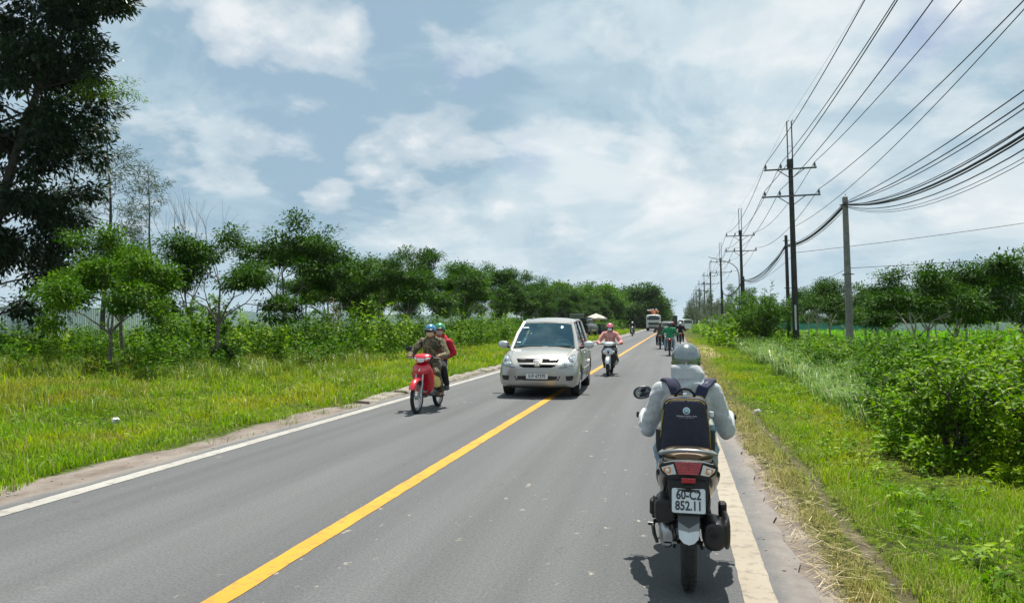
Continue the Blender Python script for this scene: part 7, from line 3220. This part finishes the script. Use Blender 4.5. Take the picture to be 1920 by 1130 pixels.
# telephone poles
def tele_pole(loc, h, label, mt, r0, r1, lean):
    r = thing('telephone_pole', label, 'pole', loc, 0, 'shorter poles beside the power line')
    r.rotation_euler = (0, lean, 0)
    mb = MB()
    if mt is pole_grey:
        n = 20
        pts = [(0, 0, -.6)] + [(0, 0, h * k / n) for k in range(1, n + 1)]
        mb.box((0, 0, h / 2 - .3), (r0 * 1.9, r0 * 1.9, h + .6), taper=r1 / r0, bev=.03)
        sh = mb.build('pole_shaft', mt, r, 30)
        mb = MB()
        for k in range(int(h / .42)):
            z = .5 + k * .42
            f = (r0 + (r1 - r0) * z / h) * .95
            mb.cyl((0, -f - .003, z), (0, -f + .02, z), .022, seg=10)
        mb.build('bolt_holes', MATTE, sh)
    else:
        mb.tube([(0, 0, -.6), (0, 0, h)], [r0, r1], 12)
        sh = mb.build('pole_shaft', mt, r)
    mb = MB()
    f = r1 * 1.05
    for z in (h - .35, h * .53):
        mb.box((0, 0, z), (f * 2.25 + .1, f * 2.25, .05), bev=.01)
        mb.tube([(-f - .12, 0, z), (f + .16, 0, z)], .022, 6)
    mb.build('clamp', steel, r)
    return r


TP = [(7.55, 8.0, 7.4, 0), (7.33, 34.5, 7.15, LEAN), (7.45, 53.0, 7.55, LEAN), (7.3, 84.0, 6.6, LEAN), (7.3, 121, 6.6, LEAN)]
tl_ = ['telephone pole outside the picture that carries the low cables', 'grey weathered concrete pole with a row of holes, cables tied to its top', 'short dark pole directly left of the nearest black power pole', 'short pole top showing above the bush clump', 'short far pole beside the third power pole']
for k, (x, y, h, l) in enumerate(TP):
    tele_pole((x, y, -.12), h, tl_[k], pole_grey if k == 1 else pole_dark, .155 if k == 1 else .14, .105 if k == 1 else .10, l)


def tele_pt(k, dz=0.0, dx=0.0):
    x, y, h, l = TP[k]
    z = h - .35 + dz
    return Vector((x + dx + z * math.sin(l), y, z - .12))


tw = [(-.02, 0.00, 1.22, .034, 'thickest black telephone cable, in the middle of the sagging bundle'),
      (.03, 0.02, 1.32, .022, 'black telephone cable just under the thickest one'),
      (-.04, 0.03, 1.16, .018, 'black telephone cable just above the thickest one'),
      (.0, -.06, 1.40, .016, 'thin black telephone cable under the thick pair'),
      (.05, -.12, 1.52, .009, 'hair-thin grey telephone cable, lower of the faint pair'),
      (.06, -.10, 1.46, .009, 'hair-thin grey telephone cable, upper of the faint pair'),
      (-.05, .08, .42, .015, 'taut thin telephone cable highest above the bundle'),
      (-.03, .05, .62, .017, 'telephone cable second from the top above the bundle'),
      (.02, .05, .72, .014, 'telephone cable twisted with the second one above the bundle'),
      (.0, -.02, .98, .012, 'lone telephone cable midway between the upper ones and the bundle')]
for dx, dz, sag, rad, lb in tw:
    jit = lambda: rv.uniform(-.05, .05)
    pts = span(tele_pt(0, dz * 3, dx), tele_pt(1, dz, dx), sag)
    pts += span(tele_pt(1, dz, dx), tele_pt(2, dz - .35, dx), .35 + .15 * rv.random())
    pts += span(tele_pt(2, dz - .35, dx), tele_pt(3, dz, dx), .7 + .4 * rv.random())
    pts += span(tele_pt(3, dz, dx), tele_pt(4, dz, dx), 1.0) + [tele_pt(4, dz, dx)]
    mb = MB()
    mb.tube(pts, rad, 5)
    tag(mb.build('telephone_cable', wire_mat), lb, 'cable', 'telephone cables')
for a, b, sag, rad, lb in ((on_pole(1, 0.1, 5.9), Vector((36, 27, 9.2)), .55, .014, 'single black cable crossing from the nearest power pole over the right-hand trees'),
                           (tele_pt(1, -2.75), Vector((36, 27, 5.6)), .22, .012, 'low black cable from the grey concrete pole through the tree tops on the right'),
                           (tele_pt(1, -2.75), on_pole(1, .1, 3.7), .12, .009, 'short cable between the grey concrete pole and the nearest power pole'),
                           (on_pole(1, 0, 5.8), tele_pt(3, -.5), .5, .011, 'thin cable leaving the nearest power pole towards the bush clump')):
    mb = MB()
    mb.tube(span(a, b, sag) + [b], rad, 5)
    tag(mb.build('cable', wire_mat), lb, 'cable')

# street lamp
lamp = thing('street_lamp', 'tall street lamp with a long curved arm reaching left over the verge', 'street lamp', (8.0, 100.0, 0))
mb = MB()
mb.tube([(0, 0, -.3), (0, 0, 7.0), (-.05, 0, 7.8), (-.30, 0, 8.5), (-.8, 0, 9.0), (-1.6, 0, 9.35), (-3.2, 0, 9.85)], [.10, .075, .07, .06, .055, .05, .04], 10)
mb.build('pole', pmat('lamp_grey', (0.22, 0.23, 0.24), 0.5, 0.3), lamp)
mb = MB()
mb.sweep([(-3.2, -.12, 9.86, .10, .05, 2.4), (-3.45, 0, 9.95, .38, .07, 2.4), (-3.2, .12, 9.86, .10, .05, 2.4)], 12, 3)
mb.build('lamp_head', pmat('lamp_head_grey', (0.3, 0.31, 0.32), 0.5), lamp)

# ================================================================== DISTANT TRAFFIC
black_paint = paint('black_paint', (0.012, 0.012, 0.014), 0.0, 0.25)
pald = dict(body=black_paint, shield=black_paint, rim=MATTE, wire=False)
G0 = (-0.30, 36.5, 0)
mbk = underbone('dark motorbike with a red tail light under the rider in green', G0, 0.0, pald, plate=None, mirrors=(-1, 1), group='motorbikes ahead on the right lane')
kids = kid_map()
green_cloth = pmat('green_cloth', (0.012, 0.17, 0.07), 0.85, 0, 0.15, 10, col2=(0.02, 0.24, 0.10))
dark_camo = camo('dark_print_cloth', [(0.035, 0.03, 0.028), (0.10, 0.085, 0.07), (0.02, 0.018, 0.02)], 12)
JB = lambda **k: rider_joints(seat=0.785, y0=0.34, hand=(0.275, 0.845, 0.99), foot=(0.20, 0.42, 0.26), knee=(0.20, 0.72, 0.70), lean=0.06, sh=0.20, size=1.0, elbow_out=0.11, **k)
white_helmet = paint('white_helmet', (0.70, 0.71, 0.72), 0, 0.3)
red_helmet = paint('red_helmet', (0.45, 0.03, 0.02), 0, 0.3)
black_helmet = paint('black_helmet', (0.015, 0.016, 0.018), 0, 0.3)
person('person in a puffed green jacket and black helmet riding away in the right lane', G0, 0.0, JB(), green_cloth, jeans, shoe_dark, black_helmet, SKIN2, None, 0.018, jwr=.02)
mates = [((-0.92, 45.2, 0), 0.0, 'dark motorbike left of the green rider, next to the yellow line', 'person in dark patterned jacket riding away left of the green rider', dark_camo, black_cloth, black_helmet),
         ((0.30, 52.5, 0), 0.0, 'dark motorbike right of the green rider, close to the right edge line', 'person in black jacket and white helmet riding away on the right', black_cloth, black_cloth, white_helmet),
         ((-0.25, 68.0, 0), 0.0, 'dark motorbike mostly hidden in front of the green rider', 'person in dark clothes and red helmet riding away in front of the others', black_cloth, black_cloth, red_helmet),
         ((-4.72, 84.5, 0), math.pi, 'dark motorbike coming towards the camera far away near the left edge line', 'person in black and white with a white helmet riding towards the camera far away', black_cloth, black_cloth, white_helmet)]
for loc, rz, lb, plb, ja, tr_, he in mates:
    c = copy_tree(mbk, kids)
    c.location = loc
    c.rotation_euler = (0, 0, rz)
    c['label'] = lb
    if rz:
        c['group'] = 'oncoming motorbikes'
    person(plb, loc, rz, JB(), ja, tr_, shoe_dark, he, SKIN2, bpy.data.materials['white_mask'] if rz else None, 0.02, jwr=.012)


def box_truck_cab(r, w, h, d, mt, glass, z0=.75):
    mb = MB()
    mb.sweep([(0, -d / 2, z0 + h / 2, w / 2, h / 2, 7), (0, d * .25, z0 + h / 2, w / 2, h / 2, 7), (0, d * .45, z0 + h / 2 - .02, w / 2 - .02, h / 2 - .02, 6), (0, d / 2, z0 + h / 2 - .06, w / 2 - .10, h / 2 - .10, 5)], 40, 4)
    cb = mb.build('cab', mt, r, 40)
    return cb


def lorry():
    r = thing('lorry', 'white lorry with orange machinery on top coming along the left lane', 'lorry', (-3.75, 132.5, 0), math.pi)
    wp = paint('lorry_white', (0.52, 0.54, 0.53), 0, .4)
    cb = box_truck_cab(r, 2.45, 2.15, 1.9, wp, None, .62)
    cb.location = (0, 1.6, 0)
    bv = bvh_of(cb.data)
    P = lambda pts, o=.01: patch(bv, pts, o, 'Y', 1, 3, 4)
    for nm, pts, mt in (('windscreen', [(-1.08, 2.62), (1.08, 2.62), (1.14, 1.86), (-1.14, 1.86)], pmat('dark_screen', (0.02, .03, .035), .1, spec=.8)), ('grille', [(-.85, 1.42), (.85, 1.42), (.80, 1.0), (-.80, 1.0)], black_trim)):
        P(pts).build(nm, mt, cb)
    mb = MB()
    for k in range(4):
        patch(bv, [(-.8, 1.06 + k * .09), (.8, 1.06 + k * .09), (.8, 1.09 + k * .09), (-.8, 1.09 + k * .09)], .03, 'Y', 1, 1, 6, mb=mb)
    mb.build('grille_bars', steel, cb)
    mb = MB()
    mb.box((0, 2.45, .62), (2.45, .35, .42), bev=.06)
    bp = mb.build('bumper', pmat('bumper_grey', (0.10, 0.11, 0.11), .6), r)
    for sg in (-1, 1):
        mb = MB()
        mb.box((sg * .98, 2.63, .70), (.34, .05, .18), bev=.03)
        mb.build('headlight', LENS, bp)
        mb = MB()
        mb.box((sg * 1.38, 2.25, 2.05), (.18, .10, .48), bev=.04)
        mb.tube([(sg * 1.2, 2.3, 2.35), (sg * 1.36, 2.28, 2.3)], .025, 6)
        mb.build('door_mirror', black_trim, r)
        for y in (1.6, -2.6, -3.9):
            car_wheel(r, sg * 1.05, y, .5, .30, RUBBER, ALU)
    mb = MB()
    mb.box((0, 2.54, .56), (.5, .03, .13))
    mb.build('number_plate', PLATE_W, bp)
    mb = MB()
    mb.box((0, -2.0, .78), (.9, 7.2, .28))
    mb.build('chassis', MATTE, r)
    mb = MB()
    mb.box((0, -2.8, 1.45), (2.4, 5.4, 1.0), bev=.05)
    mb.build('load_body', pmat('load_grey', (0.15, 0.16, 0.16), .7), r)
    orange = paint('orange_paint', (0.62, 0.16, 0.03), 0, .4)
    mb = MB()
    mb.tube([(-.55, .45, 2.6), (-.05, .45, 3.6), (.45, .45, 2.6)], .11, 8)
    mb.box((-.05, .45, 2.72), (1.4, .3, .16), bev=.03)
    mb.tube([(-.7, .45, 3.45), (.2, .45, 3.5), (1.15, .35, 3.42)], .13, 8)
    mb.box((.35, .45, 3.42), (.24, .3, .5), bev=.03)
    mb.box((-.75, .42, 3.25), (.22, .3, .4), bev=.03)
    mb.tube([(0, .4, 2.3), (0, -2, 3.2), (.1, -5, 2.9)], .16, 8)
    cr = mb.build('crane_frame', orange, r)
    mb = MB()
    for x, z in ((-.45, 3.72), (.15, 3.68), (.55, 3.60), (.95, 3.58)):
        mb.box((x, .45, z), (.26, .22, .18), bev=.03)
    mb.build('lamp_boxes', PLATE_W, cr)
    mb = MB()
    for x, z in ((-.15, 3.70), (.75, 3.30), (1.05, 3.35), (-.05, 3.05)):
        mb.box((x, .44, z), (.22, .26, .24), bev=.03)
    mb.build('dark_fittings', MATTE, cr)
    return r


lorry()


SCREEN2 = pmat('tinted_screen', (0.06, 0.085, 0.09), .1, spec=.8)


def small_van(name, label, cat, loc, rotz, w, h, l, mt, group=None, glass_band=True):
    r = thing(name, label, cat, loc, rotz, group)
    mb = MB()
    mb.sweep([(0, -l / 2, h * .5 + .12, w / 2 * .94, h * .40, 5), (0, -l / 2 + .15, h * .53 + .05, w / 2, h * .46, 6), (0, l / 2 - 1.0, h * .53 + .05, w / 2, h * .46, 6), (0, l / 2 - .35, h * .42, w / 2 * .97, h * .30, 5), (0, l / 2, h * .36, w / 2 * .85, h * .2, 4)], 28, 3)
    bd = mb.build('body', mt, r, 40)
    bv = bvh_of(bd.data)
    for face in (1, -1):
        patch(bv, [(-w * .38, h * .90), (w * .38, h * .90), (w * .42, h * .62), (-w * .42, h * .62)], .012, 'Y', face, 3, 3).build('windscreen' if face > 0 else 'rear_window', SCREEN2, bd)
    for sg in (-1, 1):
        patch(bv, [(-l * .42, h * .88), (l * .18, h * .88), (l * .26, h * .62), (-l * .42, h * .62)], .012, 'X', sg, 3, 4).build('side_window', bpy.data.materials['dark_screen'], bd)
        for y in (l * .30, -l * .30):
            car_wheel(r, sg * (w / 2 - .12), y, .33, .2, RUBBER, ALU)
        mb = MB()
        mb.box((sg * w * .38, l / 2 - .02, h * .40), (.25, .08, .14), bev=.03)
        mb.build('headlight', LENS, bd)
        mb = MB()
        mb.box((sg * w * .42, -l / 2 - .0, h * .45), (.14, .08, .3), bev=.03)
        mb.build('tail_light', RED_LENS, bd)
    return r


small_van('van', 'white van parked on the right verge far away, small', 'van', (1.75, 150.0, 0), 0.25, 1.9, 2.0, 4.6, white_paint3)
small_van('car', 'pale car mostly hidden among the riders ahead, before the lorry', 'car', (-1.2, 112.0, 0), 0.0, 1.75, 1.55, 4.2, white_paint3)
# high box lorry far ahead
r = thing('lorry', 'dark-backed box lorry far ahead at the end of the road', 'lorry', (-0.7, 215.0, 0), 0.0)
mb = MB()
mb.box((0, 0, 2.05), (2.3, 6, 2.4), bev=.05)
mb.build('load_box', pmat('dark_box', (0.03, 0.045, 0.055), .6), r)
mb = MB()
mb.box((0, 4.0, 1.7), (2.1, 1.7, 1.9), bev=.15)
mb.build('cab', white_paint3, r)
mb = MB()
mb.box((0, -3.05, .75), (2.3, .1, .25))
mb.box((0, .5, .72), (.9, 7, .2))
mb.build('chassis', MATTE, r)
for sg in (-1, 1):
    for y in (3.9, -1.8):
        car_wheel(r, sg * .95, y, .45, .3, RUBBER, ALU)

# ------------------------------------------------------------------ roadside stall and dark car with its tailgate up
bc = thing('car', 'black parked car with its rear tailgate open, by the roadside stall', 'car', (-9.3, 78.0, 0.05), R(-8))
bc.scale = (1.12, 1.0, 1.16)
mb = MB()
mb.sweep([(0, -2.2, .72, .70, .28, 5), (0, -2.05, .75, .86, .42, 5), (0, 0, .75, .88, .43, 5), (0, 1.4, .70, .87, .36, 5), (0, 2.1, .62, .80, .26, 4), (0, 2.3, .58, .60, .18, 4)], 28, 4)
bd = mb.build('body', black_paint, bc, 40)
mb = MB()
mb.sweep([(0, -2.0, 1.30, .66, .30, 4), (0, -1.2, 1.38, .70, .34, 4), (0, 0, 1.38, .68, .33, 4), (0, .8, 1.2, .64, .18, 4), (0, 1.15, 1.05, .6, .06, 4)], 24, 4)
gh = mb.build('cabin', pmat('smoked_glass', (0.01, 0.014, 0.016), .1, spec=.8), bc, 40)
mb = MB()
mb.sweep([(0, -2.0, 1.66, .62, .02, 4), (0, -1.2, 1.73, .66, .02, 4), (0, 0, 1.72, .64, .02, 4), (0, .3, 1.68, .6, .02, 4)], 20, 4)
mb.build('roof', black_paint, bc, 40)
for sg in (-1, 1):
    for y in (1.35, -1.35):
        car_wheel(bc, sg * .78, y, .34, .22, RUBBER, ALU)
Mt = Matrix.Translation((0, -1.95, 1.68)) @ Matrix.Rotation(R(-14), 4, 'X')
mb = MB()
mb.M = Mt
mb.box((0, -.62, .03), (1.35, 1.25, .05), bev=.02)
mb.box((0, -1.25, -.16), (1.32, .05, .40), Matrix.Rotation(R(20), 3, 'X'), bev=.02)
tg = mb.build('tailgate', pmat('grey_tailgate', (0.19, 0.205, 0.21), .35, .3), bc)
mb = MB()
mb.M = Mt
mb.box((0, -.58, -.003), (1.10, .85, .02))
mb.build('tailgate_glass', bpy.data.materials['smoked_glass'], tg)
mb = MB()
for sg in (-1, 1):
    mb.tube([(sg * .6, -1.98, 1.2), (sg * .62, -2.35, 1.63)], .015, 6)
mb.build('gas_struts', steel, bc)

canvas = pmat('cream_canvas', (0.40, 0.37, 0.27), .85, 0, .1, 1, col2=(0.50, 0.48, 0.40))
yel_canvas = pmat('yellow_canvas', (0.62, 0.47, 0.04), .8)
U0 = Vector((-8.75, 84.0, 0.05))
um = thing('stall_umbrella', 'cream and yellow sunshade umbrella over the roadside clothes stall', 'umbrella', U0)
mb = MB()
mb.cyl((0, 0, 0), (0, 0, 2.45), .025, seg=8)
mb.build('pole', steel, um)
for k in range(8):
    a0, a1 = 2 * math.pi * k / 8, 2 * math.pi * (k + 1) / 8
    mb = MB()
    rr0 = 1.25
    p0, p1 = Vector((math.cos(a0) * rr0, math.sin(a0) * rr0, 1.93)), Vector((math.cos(a1) * rr0, math.sin(a1) * rr0, 1.93))
    t = Vector((0, 0, 2.48))
    m0, m1 = p0.lerp(t, .5) + Vector((0, 0, .03)), p1.lerp(t, .5) + Vector((0, 0, .03))
    mb.add([t, m0, m1, p0, p1, (p0 + p1) / 2 + Vector((0, 0, .06)), p0 - Vector((0, 0, .17)), p1 - Vector((0, 0, .17))], [(0, 1, 2), (1, 3, 5, 2), (2, 5, 4), (3, 6, 7, 4, 5)])
    mb.build('canopy_panel', canvas, um, 0)
    mb = MB()
    mb.tube([t - Vector((0, 0, .03)), p0 - Vector((0, 0, .03))], .010, 5)
    mb.build('rib', steel, um)
mb = MB()
mb.ell((0.25, -1.0, 1.78), (.34, .06, .20), seg=16, rings=8)
mb.build('yellow_pennant', yel_canvas, um)
rk = thing('clothes_rack', 'metal rack hung with dark clothes beside the black parked car', 'clothes rack', (-8.7, 82.6, 0.05))
mb = MB()
mb.tube([(-1.05, 0, 1.35), (1.15, 0, 1.35)], .02, 6)
mb.build('rail', steel, rk)
for x in (-1.0, 1.1):
    mb = MB()
    mb.tube([(x, -.3, 0), (x, 0, 1.35), (x, .3, 0)], .018, 6)
    mb.build('stand', steel, rk)
cl_cols = [black_cloth, black_cloth, pmat('pale_cloth', (0.55, 0.55, 0.53), .9), black_cloth, bpy.data.materials['pale_cloth'], pmat('grey_cloth', (0.10, 0.105, 0.11), .9), black_cloth, bpy.data.materials['grey_cloth'], bpy.data.materials['grey_cloth']]
wds = ['first dark garment from the left on the clothes rack', 'second dark garment from the left on the clothes rack', 'left of the two pale garments on the clothes rack', 'dark garment between the two pale ones on the rack', 'right of the two pale garments on the clothes rack', 'charcoal garment next to the right pale one on the rack', 'dark garment third from the right end of the rack', 'charcoal garment second from the right end of the rack', 'charcoal garment at the right end of the clothes rack']
for k, mt in enumerate(cl_cols):
    mb = MB()
    x = -.9 + k * .235
    mb.sweep([(0, 0, .0, .10, .03, 2.6, 1.5708), (0, .01, .45, .105, .045, 2.6, 1.5708), (0, 0, .78, .10, .04, 2.6, 1.5708), (0, 0, .86, .03, .02, 2.6, 1.5708)], 12, 3)
    o = mb.build('hanging_garment', mt)
    o.location = (-8.7 + x, 82.6, 1.40 - .86)
    tag(o, wds[k], 'clothing', 'clothes on the stall rack')
tb_ = thing('stall_table', 'dark low stall counter behind the hanging clothes', 'table', (-8.6, 84.6, .05))
mb = MB()
mb.box((0, 0, .72), (2.2, .8, .05))
mb.build('table_top', MATTE, tb_)
mb = MB()
mb.box((0, -.38, .38), (2.1, .03, .62))
mb.build('front_cloth', black_cloth, tb_)
for sx in (-1, 1):
    for sy in (-1, 1):
        mb = MB()
        mb.cyl((sx * 1.0, sy * .33, 0), (sx * 1.0, sy * .33, .7), .02, seg=6)
        mb.build('leg', steel, tb_)

# ------------------------------------------------------------------ litter
def litter(loc, s, lb, seed, mt):
    r = random.Random(seed)
    mb = MB()
    mb.ell((0, 0, s * .35), (s, s * .75, s * .45), seg=9, rings=6)
    mb.v = [v + Vector((r.gauss(0, .18), r.gauss(0, .18), r.gauss(0, .16))) * s for v in mb.v]
    o = mb.build('litter', mt, None, 0)
    o.location = loc
    tag(o, lb, 'litter')


paper = pmat('crumpled_paper', (0.62, 0.63, 0.62), .8)
litter((1.43, 14.04, ground_z(1.43, 14.04) + .05), .055, 'crumpled white scrap at the head of the rut in the right verge', 1, paper)
litter((0.90, 24.1, ground_z(.9, 24.1) + .05), .09, 'small yellowish scrap beside the right edge line', 2, pmat('yellowed_paper', (0.6, 0.54, 0.32), .8))
g = ground_at(217, 812)
litter((g.x, g.y, ground_z(g.x, g.y) + .12), .07, 'white scrap lying in the grass of the left verge', 3, paper)

# ================================================================== HAZE
hz_mat = bpy.data.materials.new('haze')
hz_mat.use_nodes = True
hz_mat.node_tree.nodes.clear()
ho = hz_mat.node_tree.nodes.new('ShaderNodeOutputMaterial')
pv = hz_mat.node_tree.nodes.new('ShaderNodeVolumePrincipled')
pv.inputs['Color'].default_value = (0.80, 0.88, 0.95, 1)
pv.inputs['Density'].default_value = 0.00010
pv.inputs['Anisotropy'].default_value = 0.3
hz_mat.node_tree.links.new(pv.outputs[0], ho.inputs['Volume'])
mb = MB()
mb.box((0, 2200, 9.25), (7400, 5000, 23.5))
hzb = mb.build('haze', hz_mat, None, 0)
tag(hzb, 'thin pale haze over the far end of the road', kind='stuff')
